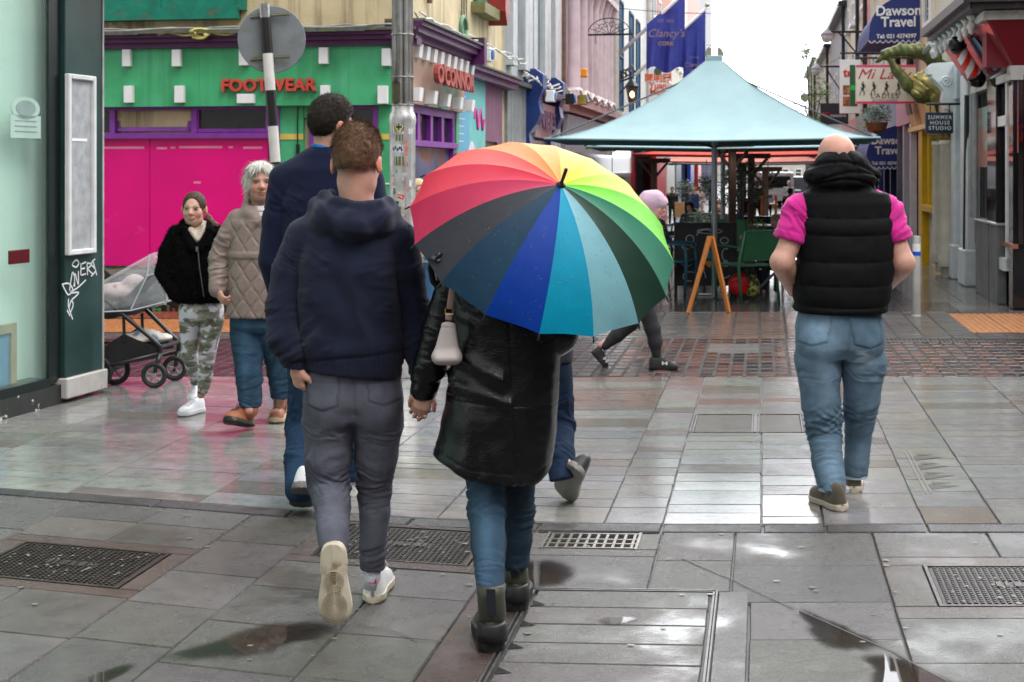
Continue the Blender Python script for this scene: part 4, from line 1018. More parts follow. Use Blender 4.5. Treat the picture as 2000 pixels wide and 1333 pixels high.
for i,(x0,x1,y0,y1,h,col,lab) in enumerate(((-16,3,-16,-9,10.5,(.35,.31,.26),'cream building across the crossing behind the viewpoint'),(3.2,14,-17,-10,9,(.25,.13,.10),'brick building behind the viewpoint to the right'),(9.5,15,-8,12,9.5,(.30,.30,.29),'grey building beside the crossing to the right'))):  # out of view, added to block sky and darken surfaces facing the camera
 F=Fr((x0,y1,0),(1,0,0),(0,1,0)) if i<2 else Fr((x0,y0,0),(0,1,0),(-1,0,0));L_=(x1-x0) if i<2 else (y1-y0)
 T=block('unseen_building',lab,F,0,L_,h,M('cross%d' % i,col,rough=.8,var=.15),y1-y0 if i<2 else x1-x0,z0=-.3)
 windows(T,F,[1.4+2.4*k for k in range(int(L_/2.4))],4.2,6.0,1.1,mWhiteP,mGlassD,sill=mWhiteP)
 q=MB();q.box(F,.2,L_-.2,0,.1,0,2.6);q.build('shop_front',mGlassD,T);q=MB();q.box(F,0,L_,0,.3,2.6,3.2);q.build('fascia',mPurpleD if i else mBlueP,T)
K0=G(0,822);K1=G(196,767)
A_=(K1-K0).normalized();D_=Vector((A_.y,-A_.x,0))
FG=Fr(K1,A_,D_)        # a=0 at the far corner, negative towards us
T=thing('glass_front_shop','dark green framed shop with a big window at the left edge','building',K1+Vector((0,0,0)))
mFrameG=M('bottle_green_paint',(.017,.045,.042),rough=.32,var=.3,vs=3,streak=((.035,.075,.08),4,.5,.7))
aP0=FG.hit(122,0)[0];aG1=FG.hit(99,0)[0];aMul=FG.hit(2,0)[0]
q=MB();q.box(FG,aP0,0,-.5,.02,.17,4.6,bev=.006);q.build('corner_pier',mFrameG,T)
q=MB();q.box(FG,-.012,.004,-.5,.028,.17,4.6);q.build('pier_edge_trim',M('trim_grey',(.35,.35,.34),rough=.4,var=.3),T)
q=MB();q.box(FG,aG1,aP0,-.06,-.015,.17,4.6);q.build('dark_mullion',M('near_black_green',(.008,.014,.014),rough=.3),T)
q=MB();q.box(FG,aP0-.02,.02,-.5,.05,.03,.17,bev=.008);q.build('base_stone',M('painted_plinth',(.42,.40,.38),rough=.5,var=.15,dirt=((.05,.05,.05),8,.6,.7)),T)
q=MB();q.box(FG,-8,aG1,-.3,.0,.13,.19);q.box(FG,-8,aP0,-.3,-.02,.0,.13);q.build('window_sill',M('near_black_green',()),T)
q=MB();q.box(FG,-8,aP0-.02,-.02,.004,.0,.13);q.build('peeling_plinth',M('peeling_plinth',(.02,.022,.02),rough=.6,var=.3,dirt=((.55,.54,.5),4.5,.54,.56)),T)
q=MB();q.box(FG,-8,aG1,-.04,-.03,.19,4.6)
gl=q.build('shop_window',M('shop_window_glass',(.30,.42,.37),rough=.015,var=0,alpha=.15,spec=.9),T)
q=MB();q.box(FG,-8,aP0,-.20,-.16,.1,4.6);q.build('inner_blind',M('mint_blind',(.60,.86,.74),rough=.8,var=.08,vs=1),T)
q=MB();q.box(FG,-8,aG1,-.16,-.06,.12,.185);q.build('display_floor',M('mint_floor',(.5,.7,.6),rough=.5),T)
q=MB();q.box(FG,-8,0,-6,-.5,0,4.6);q.box(FG,-8,0,-6,.0,4.6,9.5);q.build('wall',M('grey_upper_wall',(.35,.34,.32),rough=.7,var=.15),T)
na1,na0=FG.hit(187,0,.05)[0],FG.hit(133,0,.05)[0];zt=FG.hit(160,147,.05)[1];zb=FG.hit(160,497,.05)[1]
t2=thing('notice_case','tall empty white-framed notice case on the green corner pier','notice case',FG.p((na0+na1)/2,.03,zb))
q=MB();f=.035
for r in ((na0,na0+f,zb,zt),(na1-f,na1,zb,zt),(na0+f,na1-f,zt-f,zt),(na0+f,na1-f,zb,zb+f)):q.box(FG,r[0],r[1],.02,.06,r[2],r[3],bev=.006)
q.build('case_frame',M('case_white',(.62,.62,.62),rough=.35),t2)
q=MB();q.box(FG,na0+f,na1-f,.02,.035,zb+f,zt-f);q.build('case_panel',M('scratched_perspex',(.36,.37,.38),rough=.25,var=.2,vs=12,dirt=((.6,.6,.6),30,.66,.7)),t2)
q=MB();zz=zb+(zt-zb)*.63;q.box(FG,na0+.07,na1-.09,.036,.038,zz,zz+.02);q.build('paper_scrap',mWhiteP,t2)
mTag=M('white_marker',(.62,.63,.64),rough=.5)
def stroke(q,F,pts,w,d):
 pp=[]
 P_=[Vector((a,z,0)) for a,z in pts];m=len(P_)
 for k in range(m-1):
  p0,p1,p2,p3=P_[max(k-1,0)],P_[k],P_[k+1],P_[min(k+2,m-1)]
  for u in (0,.25,.5,.75):pp.append(.5*((2*p1)+(p2-p0)*u+(2*p0-5*p1+4*p2-p3)*u*u+(3*p1-p0-3*p2+p3)*u**3))
 pp.append(P_[-1])
 for i in range(len(pp)-1):
  t_=(pp[i+1]-pp[i]).normalized() if (pp[i+1]-pp[i]).length>1e-6 else Vector((1,0,0));n=Vector((-t_.y,t_.x,0))*w/2
  q.quad([F.p(v.x,d,v.y) for v in (pp[i]-n,pp[i]+n,pp[i+1]+n,pp[i+1]-n)])
tagpx=[[(122,556),(133,576),(142,566),(134,554),(121,556)],[(136,568),(139,546),(142,532),(146,545),(144,560)],[(146,560),(146,534),(153,556),(153,530)],[(142,515),(149,508),(154,514),(149,522),(141,518),(146,510)],
         [(158,514),(158,538)],[(160,516),(168,512)],[(158,526),(166,524)],[(159,538),(168,535)],[(170,514),(171,538)],[(170,514),(179,517),(172,526),(182,536)],[(186,506),(178,516),(187,528),(178,540)],[(181,508),(189,538)],
         [(168,547),(152,562),(137,572),(154,572),(140,586)],[(134,584),(134,600),(142,624)],[(134,604),(139,588),(143,596),(137,612)],[(131,606),(137,618)]]
q=MB()
for s_ in tagpx:stroke(q,FG,[FG.hit(x,y,.024) for x,y in s_],.011,.024)
q.build('graffiti_tag',mTag,T)
q=MB();a=FG.hit(18,0,-.1)[0];z=FG.hit(18,501,-.1)[1];q.box(FG,a-.12,a+.10,-.028,-.012,z-.045,z+.045,bev=.004);q.build('red_box',M('red_dark',(.10,.008,.012),rough=.25),T)
a1_=FG.hit(33,0,-.1)[0];z1_=FG.hit(20,633,-.1)[1]
t2=thing('framed_board','blue board in a gold frame standing in the shop window','picture frame',FG.p(a1_-1,-.2,.19))
q=MB();q.box(FG,a1_-2,a1_,-.14,-.1,z1_-.06,z1_);q.box(FG,a1_-.06,a1_,-.14,-.1,.19,z1_-.06);q.build('gold_frame',M('gold_frame',(.42,.40,.25),rough=.4,metal=.3),t2)
q=MB();q.box(FG,a1_-2,a1_-.06,-.14,-.115,.19,z1_-.06);q.build('board',M('board_blue',(.12,.30,.46),rough=.4),t2)
q=MB();a=FG.hit(52,0,-.02)[0];z=FG.hit(52,212,-.02)[1];q.prism(FG,[(a+.16*math.cos(t)*1.0,z+.075*math.sin(t)) for t in np.linspace(0,6.283,22)[:-1]],-.028,-.026);q.build('round_sticker',M('sticker_pale',(.36,.50,.44),rough=.4),T)
q=MB();q.prism(FG,[(a+.11*math.cos(t),z+.052*math.sin(t)) for t in np.linspace(0,6.283,22)[:-1]],-.0255,-.024);q.build('sticker_face',M('sticker_grey',(.22,.30,.28),rough=.4),T)
q=MB();z=FG.hit(50,248,-.02)[1];q.box(FG,a-.17,a+.17,-.028,-.026,z-.075,z+.075);q.build('square_sticker',M('sticker_pale',()),T)
for k in range(3):q=MB();q.box(FG,a-.12,a+.12,-.0255,-.024,z+.035-.035*k,z+.042-.035*k);q.build('sticker_line',M('sticker_grey',()),T)
q=MB();q.box(FG,-.35,.55,-.1,.35,3.05,3.12,skew=.3);q.build('canopy_edge',mBlack,T)
q=MB();q.box(FG,-.30,.55,.30,.33,3.0,3.12);q.build('canopy_lip',mAlu,T)
# ---------------------------------------------------------------- signed distance modelling for people and cloth
def _h(ix,iy,iz,s):
 n=(ix*374761393+iy*668265263+iz*2147483647+s*974634777) & 0xffffffff
 n=((n ^ (n >> 13))*1274126177) & 0xffffffff
 return ((n ^ (n >> 16)) & 0xffff)/65535.0
def vnoise(Pn,seed=0):
 i=np.floor(Pn).astype(np.int64);f=Pn-i;f=f*f*(3-2*f)
 r=0
 for a in (0,1):
  for b_ in (0,1):
   for c in (0,1):
    w=(f[:,0] if a else 1-f[:,0])*(f[:,1] if b_ else 1-f[:,1])*(f[:,2] if c else 1-f[:,2])
    r=r+w*_h(i[:,0]+a,i[:,1]+b_,i[:,2]+c,seed)
 return r
def fbm(Pn,seed=0,o=3):
 r=0;a=.5;t=0
 for k in range(o):r=r+a*vnoise(Pn*2**k,seed+k);t+=a;a*=.5
 return r/t
def ss(x,a,b_):t=np.clip((x-a)/(b_-a),0,1);return t*t*(3-2*t)
def v3(a):return np.array(a,dtype=float)
def nrm(a):a=v3(a);return a/max(1e-9,np.linalg.norm(a))
class Field:
 def __init__(s,lo,hi,res,zfine=None):
  s.x=np.arange(lo[0],hi[0]+res,res);s.y=np.arange(lo[1],hi[1]+res,res)
  if zfine:
   z0,r2=zfine;s.z=np.concatenate([np.arange(lo[2],z0,res),np.arange(z0,hi[2]+r2,r2)])
  else:s.z=np.arange(lo[2],hi[2]+res,res)
  s.d=np.full((len(s.x),len(s.y),len(s.z)),.12,dtype=np.float32);s.res=res
 def _sl(s,lo,hi):
  sl=[]
  for g,a,b_ in ((s.x,lo[0],hi[0]),(s.y,lo[1],hi[1]),(s.z,lo[2],hi[2])):
   i0,i1=np.searchsorted(g,a),np.searchsorted(g,b_);sl.append(slice(max(0,i0-1),min(len(g),i1+1)))
  return tuple(sl)
 def apply(s,lo,hi,fn,k=.02,op='u'):
  sl=s._sl(lo,hi)
  if any(q.stop<=q.start for q in sl):return
  X,Y,Z=np.meshgrid(s.x[sl[0]],s.y[sl[1]],s.z[sl[2]],indexing='ij')
  f=fn(X,Y,Z).astype(np.float32);d=s.d[sl]
  if op=='u':
   h=np.maximum(k-np.abs(d-f),0)/k if k>0 else 0
   s.d[sl]=np.minimum(d,f)-h*h*k*.25
  elif op=='s':
   f=-f;h=np.maximum(k-np.abs(d-f),0)/k if k>0 else 0
   s.d[sl]=np.maximum(d,f)+h*h*k*.25
 def cap(s,a,b_,ra,rb,k=.02,side=None,fa=1.0,fb=None,op='u'):
  """tapered capsule; side+flat: width r along side, r*flat along the other axis"""
  a,b_=v3(a),v3(b_);ab=b_-a;L2=max(1e-9,ab@ab);ax=ab/math.sqrt(L2)
  fb=fa if fb is None else fb
  m=max(ra,rb)+k+.03;lo=np.minimum(a,b_)-m;hi=np.maximum(a,b_)+m
  if side is not None:
   e1=v3(side)-ax*(v3(side)@ax);e1=nrm(e1);e2=np.cross(ax,e1)
  def fn(X,Y,Z):
   px,py,pz=X-a[0],Y-a[1],Z-a[2]
   t=np.clip((px*ab[0]+py*ab[1]+pz*ab[2])/L2,0,1);ts=t*t*(3-2*t)
   ox,oy,oz=px-t*ab[0],py-t*ab[1],pz-t*ab[2];r=ra+(rb-ra)*(.5*t+.5*ts)
   if side is None:return np.sqrt(ox*ox+oy*oy+oz*oz)-r
   fl=fa+(fb-fa)*t;q=ox*ax[0]+oy*ax[1]+oz*ax[2]
   u=ox*e1[0]+oy*e1[1]+oz*e1[2];w=ox*e2[0]+oy*e2[1]+oz*e2[2]
   r2=r*fl;rm=np.minimum(r,r2)
   return (np.sqrt((u/r)**2+(w/r2)**2+(q/rm)**2)-1)*rm
  s.apply(lo,hi,fn,k,op)
 def ell(s,c,rad,k=.02,R_=None,op='u'):
  c=v3(c);rad=v3(rad);m=rad.max()+k+.03
  Rm=np.eye(3) if R_ is None else R_
  def fn(X,Y,Z):
   p=(X-c[0],Y-c[1],Z-c[2])
   l=[p[0]*Rm[j][0]+p[1]*Rm[j][1]+p[2]*Rm[j][2] for j in range(3)]
   k0=np.sqrt((l[0]/rad[0])**2+(l[1]/rad[1])**2+(l[2]/rad[2])**2)
   k1=np.sqrt((l[0]/rad[0]**2)**2+(l[1]/rad[1]**2)**2+(l[2]/rad[2]**2)**2)+1e-6
   return k0*(k0-1)/k1
  s.apply(c-m,c+m,fn,k,op)
 def stack(s,st,side,k=.02,p=2.3,zfun=None):
  """horizontal slices: (z, cx, cy, halfwidth, halfdepth) top or bottom first; rounded ends"""
  st=sorted(st);zz=v3([q[0] for q in st]);A=np.array([q[1:5] for q in st]);side=nrm((side[0],side[1],0));fr=v3((-side[1],side[0],0))
  m=A[:,2:].max()+k+.03;lo=v3((A[:,0].min()-m,A[:,1].min()-m,zz[0]-.03));hi=v3((A[:,0].max()+m,A[:,1].max()+m,zz[-1]+.03))
  def fn(X,Y,Z):
   z1=Z[0,0,:];
   I=np.clip(np.searchsorted(zz,z1)-1,0,len(zz)-2);t=np.clip((z1-zz[I])/(zz[I+1]-zz[I]),0,1);t=.4*t+.6*t*t*(3-2*t)
   V=A[I]*(1-t)[:,None]+A[I+1]*t[:,None]
   cx,cy,wx,wy=[V[:,j][None,None,:] for j in range(4)]
   dx,dy=X-cx,Y-cy;u=np.abs(dx*side[0]+dy*side[1])/wx;w=np.abs(dx*fr[0]+dy*fr[1])/wy
   L=(u**p+w**p)**(1/p);rm=np.minimum(wx,wy)
   d=(L-1)*(rm+(np.maximum(wx,wy)-rm)*.35)
   dz=np.maximum(zz[0]-Z,Z-zz[-1]);return np.where(dz>0,np.sqrt(np.maximum(d,0)**2+dz**2),np.maximum(d,dz))
  s.apply(lo,hi,fn,k)
 def cutplane(s,pt,n,k=.006):
  """remove the half space on the side n points to"""
  pt,n=v3(pt),nrm(n)
  X=s.x[:,None,None];Y=s.y[None,:,None];Z=s.z[None,None,:]
  f=((X-pt[0])*n[0]+(Y-pt[1])*n[1]+(Z-pt[2])*n[2]).astype(np.float32);s.d=np.maximum(s.d,f)
 def mesh(s):
  d=s.d;ins=d<0
  nx,ny,nz=d.shape
  c=np.zeros((nx-1,ny-1,nz-1),dtype=np.int8)
  for i in (0,1):
   for j in (0,1):
    for k in (0,1):c+=ins[i:nx-1+i,j:ny-1+j,k:nz-1+k]
  act=(c>0) & (c<8);I,J,K=np.nonzero(act);n=len(I)
  idx=np.full(act.shape,-1,dtype=np.int32);idx[I,J,K]=np.arange(n)
  cv={}
  for a in (0,1):
   for b_ in (0,1):
    for e in (0,1):cv[(a,b_,e)]=d[I+a,J+b_,K+e]
  acc=np.zeros((n,3));cnt=np.zeros(n)
  for a0 in cv:
   for ax in range(3):
    if a0[ax]:continue
    a1=list(a0);a1[ax]=1;a1=tuple(a1);v0,v1=cv[a0],cv[a1];m=(v0<0)!=(v1<0)
    t=np.where(m,v0/np.where(m,v0-v1,1),0)
    p=np.array(a0,dtype=float)[None,:].repeat(n,0);p[:,ax]+=t
    acc+=p*m[:,None];cnt+=m
  p=acc/cnt[:,None]
  gx,gy,gz_=s.x,s.y,s.z
  V=np.stack([gx[I]+p[:,0]*(gx[I+1]-gx[I]),gy[J]+p[:,1]*(gy[J+1]-gy[J]),gz_[K]+p[:,2]*(gz_[K+1]-gz_[K])],1)
  N=np.stack([sum(cv[(1,b_,e)]-cv[(0,b_,e)] for b_ in (0,1) for e in (0,1)),sum(cv[(a,1,e)]-cv[(a,0,e)] for a in (0,1) for e in (0,1)),sum(cv[(a,b_,1)]-cv[(a,b_,0)] for a in (0,1) for b_ in (0,1))/np.maximum((gz_[K+1]-gz_[K])/s.res,1e-6)],1)
  N /= np.linalg.norm(N,axis=1)[:,None]+1e-9
  F=[]
  for ax in range(3):
   s0=[slice(1,-1)]*3;s0[ax]=slice(0,-1);s1=list(s0);s1[ax]=slice(1,None)
   A,B=ins[tuple(s0)],ins[tuple(s1)];ch=A!=B;i,j,k=np.nonzero(ch);flip=A[i,j,k]
   off=[1,1,1];off[ax]=0;i,j,k=i+off[0],j+off[1],k+off[2]
   o1,o2=[(1,2),(2,0),(0,1)][ax]
   def at(d1,d2):
    q=[i.copy(),j.copy(),k.copy()];q[o1]=q[o1]-d1;q[o2]=q[o2]-d2
    return idx[q[0],q[1],q[2]]
   Q=np.stack([at(1,1),at(0,1),at(0,0),at(1,0)],1)
   Q[~flip]=Q[~flip][:,::-1];F.append(Q)
  F=np.concatenate(F);F=F[(F>=0).all(1)]
  return V,N,F
def relax(V,F,it=1):
 for _ in range(it):
  acc=np.zeros_like(V);cnt=np.zeros(len(V))
  for k in range(4):
   a,b_=F[:,k],F[:,(k+1) % 4]
   np.add.at(acc,a,V[b_]);np.add.at(cnt,a,1)
  V=V*.5+.5*acc/np.maximum(cnt,1)[:,None]
 return V
def finish(name,fld,mat,parent,disp=None,col=None,smooth_it=1):
 V,N,F=fld.mesh()
 if smooth_it:V=relax(V,F,smooth_it)
 if disp is not None:V=V+N*disp(V,N)[:,None]
 o=mesh_obj(name,V,F,mat,parent,smooth=True,cols=(col(V,N) if col is not None else None),origin=(list(V.mean(0)) if parent is None else None))
 return o
def ring(V,a,b_,t0,w,wl,amp,seed=0,tilt=None):
 """compression folds round a limb a-b centred t0 metres from a"""
 a,b_=v3(a),v3(b_);ax=nrm(b_-a);q=V-a;t=q@ax;rad=np.linalg.norm(q-t[:,None]*ax,axis=1)
 L=np.linalg.norm(b_-a);m=np.exp(-((t-t0)/w)**2)*(1-ss(rad,.16,.2))*(t>-.12)*(t<L+.12)
 e1=nrm(np.cross(ax,(.3,1,.2)));e2=np.cross(ax,e1);u,w_=q@e1,q@e2
 tw=t+.25*wl*(vnoise(V*14,seed+3)-.5)*4+.35*u*((seed % 3)-1)
 n=vnoise(np.stack([tw/wl*1.05,u*7,w_*7],1)+seed*5.1,seed);n2=vnoise(np.stack([t*9,u*9,w_*9],1)+seed*3.1,seed+5)
 f=1.9*(1-np.abs(2*n-1))**1.7-.75;nb=vnoise(np.stack([tw/wl*2.4+n*1.5,u*12,w_*12],1)+seed*2.3,seed+7);f=f*.8+.75*(1.9*(1-np.abs(2*nb-1))**2.2-.6)
 return amp*.85*m*(f*.8)*ss(n2,.12,.6)
def drape(V,amp,sx=4,sz=1.2,seed=0,sharp=1.0):
 """long hanging folds"""
 n=fbm(np.stack([V[:,0]*sx+1.3*vnoise(V*3,seed+9),V[:,1]*sx,V[:,2]*sz],1)+seed*3.7,seed,3)
 f=1-np.abs(n-.5)*2*2.2;return amp*(np.clip(f,-1,1)*sharp)
# ---------------------------------------------------------------- hands, heads
def frame(fd,up):
 up=nrm(up);fd=v3(fd);fd=nrm(fd-up*(fd@up));sd=np.cross(fd,up);return sd,fd,up     # side (their right), forward, up
def add_hand(F,wrist,dirv,palm,thumb_side,curl=.5,sc=1.0,spread=.0):
 """dirv: wrist to knuckles; palm: direction the palm faces; thumb_side: +-1 along cross(dirv, palm)"""
 w=v3(wrist);d=nrm(dirv);pn=v3(palm);pn=nrm(pn-d*(pn@d));lat=np.cross(d,pn)*thumb_side
 F.cap(w-d*.01,w+d*.045*sc,.024*sc,.034*sc,.012,side=lat,fa=.72,fb=.48)
 F.cap(w+d*.04*sc,w+d*.085*sc,.035*sc,.037*sc,.012,side=lat,fa=.46,fb=.36)
 for i,(off,ln,rr) in enumerate(((.027,.071,.0088),(.009,.080,.0090),(-.009,.074,.0086),(-.026,.058,.0076))):
  p=w+d*(.085-.004*abs(i-1.2))*sc+lat*off*sc;a=.22*curl+.1*i*curl
  dd=nrm(d+lat*spread*(1.5-i)*.1)
  for j,f in enumerate((.46,.30,.24)):
   a+=(.55 if j else .35)*curl*1.5
   q=p+(dd*math.cos(a)+pn*math.sin(a))*ln*f*sc;F.cap(p,q,rr*sc*(1.06-.1*j),rr*sc*(.98-.12*j),.0045);p=q
 p=w+d*.02*sc+lat*.024*sc;a=nrm(d*.75+lat*.62+pn*.28)
 for j,(f,rr) in enumerate(((.042,.0125),(.032,.0105),(.026,.0092))):
  q=p+a*f*sc;F.cap(p,q,rr*sc,rr*sc*.92,.009 if j==0 else .004);p=q;a=nrm(a+d*.25+pn*.30*curl-lat*.25)
def add_head(F,c,fd,up,sc=1.0,jaw=1.0,face=True,nose=1.0,age=0):
 sd,fw,up=frame(fd,up);c=v3(c);R_=[sd,fw,up]
 def q(x,y,z):return c+(sd*x+fw*y+up*z)*sc
 E=lambda p,r,k=.02,op='u',R2=None:F.ell(q(*p),v3(r)*sc,k*sc,R_ if R2 is None else R2,op)
 E((0,-.012,.028),(.076,.097,.090),.0);E((0,.022,-.028),(.060*jaw,.072,.082),.03)
 E((0,.052,-.088),(.028*jaw,.026,.020),.03)
 for s_ in (-1,1):
  E((s_*.038*jaw,.008,-.066),(.020,.038,.026),.035);E((s_*.040,.060,-.026),(.022,.02,.022),.025)
  er=math.radians(18)*s_;R2=[sd*math.cos(er)+fw*math.sin(er)*-1,fw*math.cos(er)+sd*math.sin(er),up]
  E((s_*.083,-.012,-.008),(.0095,.021,.032),.008,'u',R2)
  E((s_*.094,.0,-.004),(.006,.009,.017),.006,'s',R2)
 if face:
  F.cap(q(0,.086,.012),q(0,.112*nose,-.026),.0075*sc,.0125*sc,.016*sc)
  for s_ in (-1,1):
   E((s_*.011,.099,-.031),(.008,.010,.0075),.010);E((s_*.030,.084,.022),(.024,.010,.0075),.016)
   E((s_*.0315,.099,.0035),(.018,.013,.0095),.012,'s')
   E((s_*.0315,.078,.003),(.0155,.0125,.0095),.003)
  E((0,.090,-.055),(.024,.0125,.0058),.006);E((0,.088,-.0655),(.020,.0125,.0068),.006)
  E((0,.104,-.060),(.022,.008,.0016),.003,'s')
 return sd,fw,up
def strands(name,mat,parent,pts,nrms,flow,length,width=.0016,lift=.25,jitter=.35,cols=None,seg=3):
 n=len(pts);fl=flow-nrms*(np.sum(flow*nrms,1))[:,None];fl /= np.linalg.norm(fl,axis=1)[:,None]+1e-9
 fl=fl+RNG.normal(0,jitter,(n,3));fl /= np.linalg.norm(fl,axis=1)[:,None]
 L=length*RNG.uniform(.6,1.15,n) if np.isscalar(length) else length*RNG.uniform(.6,1.15,n)
 V=[];sd=np.cross(fl,nrms);sd /= np.linalg.norm(sd,axis=1)[:,None]+1e-9
 for k in range(seg+1):
  u=k/seg;c=pts+nrms*(-.002+lift*L*math.sin(u*2.2))[:,None]+fl*(L*u)[:,None]
  w=width*(1-.75*u);V.append(c-sd*w/2);V.append(c+sd*w/2)
 V=np.stack(V,1).reshape(-1,3);m=2*(seg+1);b0=np.arange(n)*m;F=[]
 for k in range(seg):F.append(np.stack([b0+2*k,b0+2*k+1,b0+2*k+3,b0+2*k+2],1))
 cc=None
 if cols is not None:cc=np.repeat(cols,m,0)
 return mesh_obj(name,V,np.concatenate(F),mat,parent,smooth=False,cols=cc)
# ---------------------------------------------------------------- shoes
def shoe(parent,heel,toe,up,upper,solem,w=1.0,h=1.0,sole_t=.028,shaft=None,tread=None,laces=None,tab=None,name='shoe',chunky=0.0):
 H,T=v3(heel),v3(toe);L=np.linalg.norm(T-H);fx=(T-H)/L;upv=v3(up);upv=nrm(upv-fx*(upv@fx));sy=np.cross(upv,fx)
 def q(x,y,z):return H+fx*x+sy*y+upv*z
 ts=np.concatenate([[0,.012,.04,.09],np.linspace(.16,.84,12),[.91,.955,.985,1.0]])
 def hw(t):
  base=np.interp(t,[0,.012,.04,.09,.2,.42,.62,.76,.86,.92,.96,.985,1],[.004,.016,.026,.033,.037,.034,.043,.048,.044,.036,.026,.015,.003])
  return base*w*L/.29
 q_=MB();rings=[]
 prof=[(0,-.004),(.35,0.0),(.8,0),(1,.006),(1.02,sole_t*.5),(1,sole_t),(.7,sole_t+.002),(0,sole_t+.002)]
 nr=len(prof)
 for t in ts:
  for sgn in (1,-1):
   for a,b_ in (prof if sgn==1 else prof[::-1]):
    lift=.012*max(0,(t-.8)/.2)**2*L/.29
    q_.v.append(tuple(q(t*L,sgn*a*(hw(t)+.004+chunky),b_+lift)));q_.c.append((1,1,1))
 m=2*nr
 for i in range(len(ts)-1):
  for k in range(m):
   q_.f.append((i*m+k,i*m+(k+1) % m,(i+1)*m+(k+1) % m,(i+1)*m+k));q_.mi.append(0)
 q_.f.append(tuple(range(m)));q_.f.append(tuple((len(ts)-1)*m+k for k in range(m)));q_.mi+=[0,0]
 u_=MB()
 hp=lambda t:h*np.interp(t,[0,.03,.1,.2,.36,.5,.65,.8,.92,1],[.055,.078,.088,.090,.086,.074,.058,.048,.038,.010])*L/.29
 angs=np.linspace(0,math.pi,13)
 for t in ts:
  ww,hh=hw(t)*.97+.001,hp(t)
  for a in angs:
   cx,sz=math.cos(a),math.sin(a)
   p_=2.6;r=(abs(cx)**p_+abs(sz)**p_)**(-1/p_)
   nar=1-.42*sz*np.interp(t,[0,.1,.35,.6,.8,1],[.2,.6,.75,.5,.1,0])
   u_.v.append(tuple(q(t*L,cx*r*ww*nar,sole_t*.8+sz*r*hh)));u_.c.append((1,1,1))
 m=len(angs)
 for i in range(len(ts)-1):
  for k in range(m-1):u_.f.append((i*m+k,i*m+k+1,(i+1)*m+k+1,(i+1)*m+k));u_.mi.append(0)
 u_.f.append(tuple(range(m)));u_.mi.append(0)
 if shaft is not None:          # boot shaft towards the ankle point, list of (point, radius)
  pts=[Vector(q(.09*L/.29,0,sole_t+.03))]+[Vector(p) for p,r in shaft];rs=[.040*w]+[r for p,r in shaft]
  u_.tube(pts,rs,14)
 up_o=u_.build(name,upper,parent,smooth=True)
 so=q_.build('sole',solem,up_o,smooth='auto')
 if tread:
  k_=MB()
  for cx,R0,n in ((.13*L/.29,.030*w,4),(.215*L/.29,.038*w,6)):
   for j in range(n):
    r=R0*(j+1)/n;pts=[q(cx+r*1.12*math.cos(a),r*.98*math.sin(a),-.0035) for a in np.linspace(0,2*math.pi,25)];k_.tube(pts,.0016,4,cap=False)
  for y in np.linspace(-.022,.022,6):k_.tube([q(.155*L/.29*.9,y,-.0035),q(.175*L/.29,y,-.0035)],.0016,4)
  k_.build('tread',tread,so)
  k_=MB();
  for x0,x1,y0,y1 in ((.095,.14,-.007,.010),):k_.quad([q(x0*L/.29,y0,-.0045),q(x1*L/.29,y0,-.0045),q(x1*L/.29,y1,-.0045),q(x0*L/.29,y1,-.0045)])
  k_.build('worn_patch',M('worn_sole',(.20,.14,.08),rough=.8,var=.4,vs=40),so,fixn=True)
 if laces:
  k_=MB()
  for j in range(5):
   t=.42+.075*j;z=sole_t*.8+hp(t)+.003;y=.016+.002*j;zz=z-.004
   k_.tube([q(t*L,-y,zz-.004),q(t*L+.004,0,z+.002),q((t+.03)*L,y,zz-.004)],.0028,5);k_.tube([q(t*L,y,zz-.004),q(t*L+.004,0,z+.003),q((t+.03)*L,-y,zz-.004)],.0028,5)
  k_.tube([q(.40*L,0,sole_t+hp(.4)+.0),q(.38*L,.03,sole_t+hp(.4)+.015),q(.36*L,.045,sole_t+hp(.4)-.01)],.0028,5);k_.tube([q(.40*L,0,sole_t+hp(.4)+.0),q(.38*L,-.03,sole_t+hp(.4)+.015),q(.36*L,-.045,sole_t+hp(.4)-.01)],.0028,5)
  k_.build('laces',laces,up_o,smooth=True)
 if tab:
  k_=MB();k_.quad([q(-.003,-.014,sole_t+.045),q(-.003,.014,sole_t+.045),q(.004,.012,sole_t+.075),q(.004,-.012,sole_t+.075)]);k_.build('heel_tab',tab[0],up_o,fixn=True)
  k_=MB();k_.quad([q(-.0045,-.006,sole_t+.002),q(-.0045,.006,sole_t+.002),q(-.001,.006,sole_t+.04),q(-.001,-.006,sole_t+.04)]);k_.build('heel_strip',tab[1],up_o,fixn=True)
 return up_o
# ---------------------------------------------------------------- people
mSkin=M('skin',attr=True,rough=.5,var=.05,vs=30,sss=.06,bump=.15,bs=300)
mHairA=M('hair',attr=True,rough=.62,var=.25,vs=60,spec=.18)
mClothA=lambda n,**k:(_M.get(n) or M(n,attr=True,**k))
mFleece=M('navy_fleece',(.0105,.0135,.032),rough=.9,var=.22,vs=16,bump=.5,bs=420,sheen=.10,spec=.2)
mNavyKnit=M('navy_knit',(.006,.009,.032),rough=.85,var=.12,vs=10,bump=.4,bs=350,sheen=.06,spec=.2)
mGreyJean=M('grey_denim',attr=True,rough=.85,var=.15,vs=22,bump=.5,bs=500,spec=.25)
mBlueJean=M('blue_denim',attr=True,rough=.85,var=.18,vs=18,bump=.5,bs=450,spec=.25)
mLeather=M('black_leather',(.004,.004,.0045),rough=.24,var=.2,bump=.2,bs=140,rvar=.06,spec=.42)
mPuffer=M('black_puffer',(.0055,.0056,.0065),rough=.75,var=.2,vs=12,bump=.15,bs=90,spec=.14)
mTeePink=M('pink_jersey',(.56,.008,.23),rough=.85,var=.08,vs=12,sheen=.2,bump=.3,bs=300)
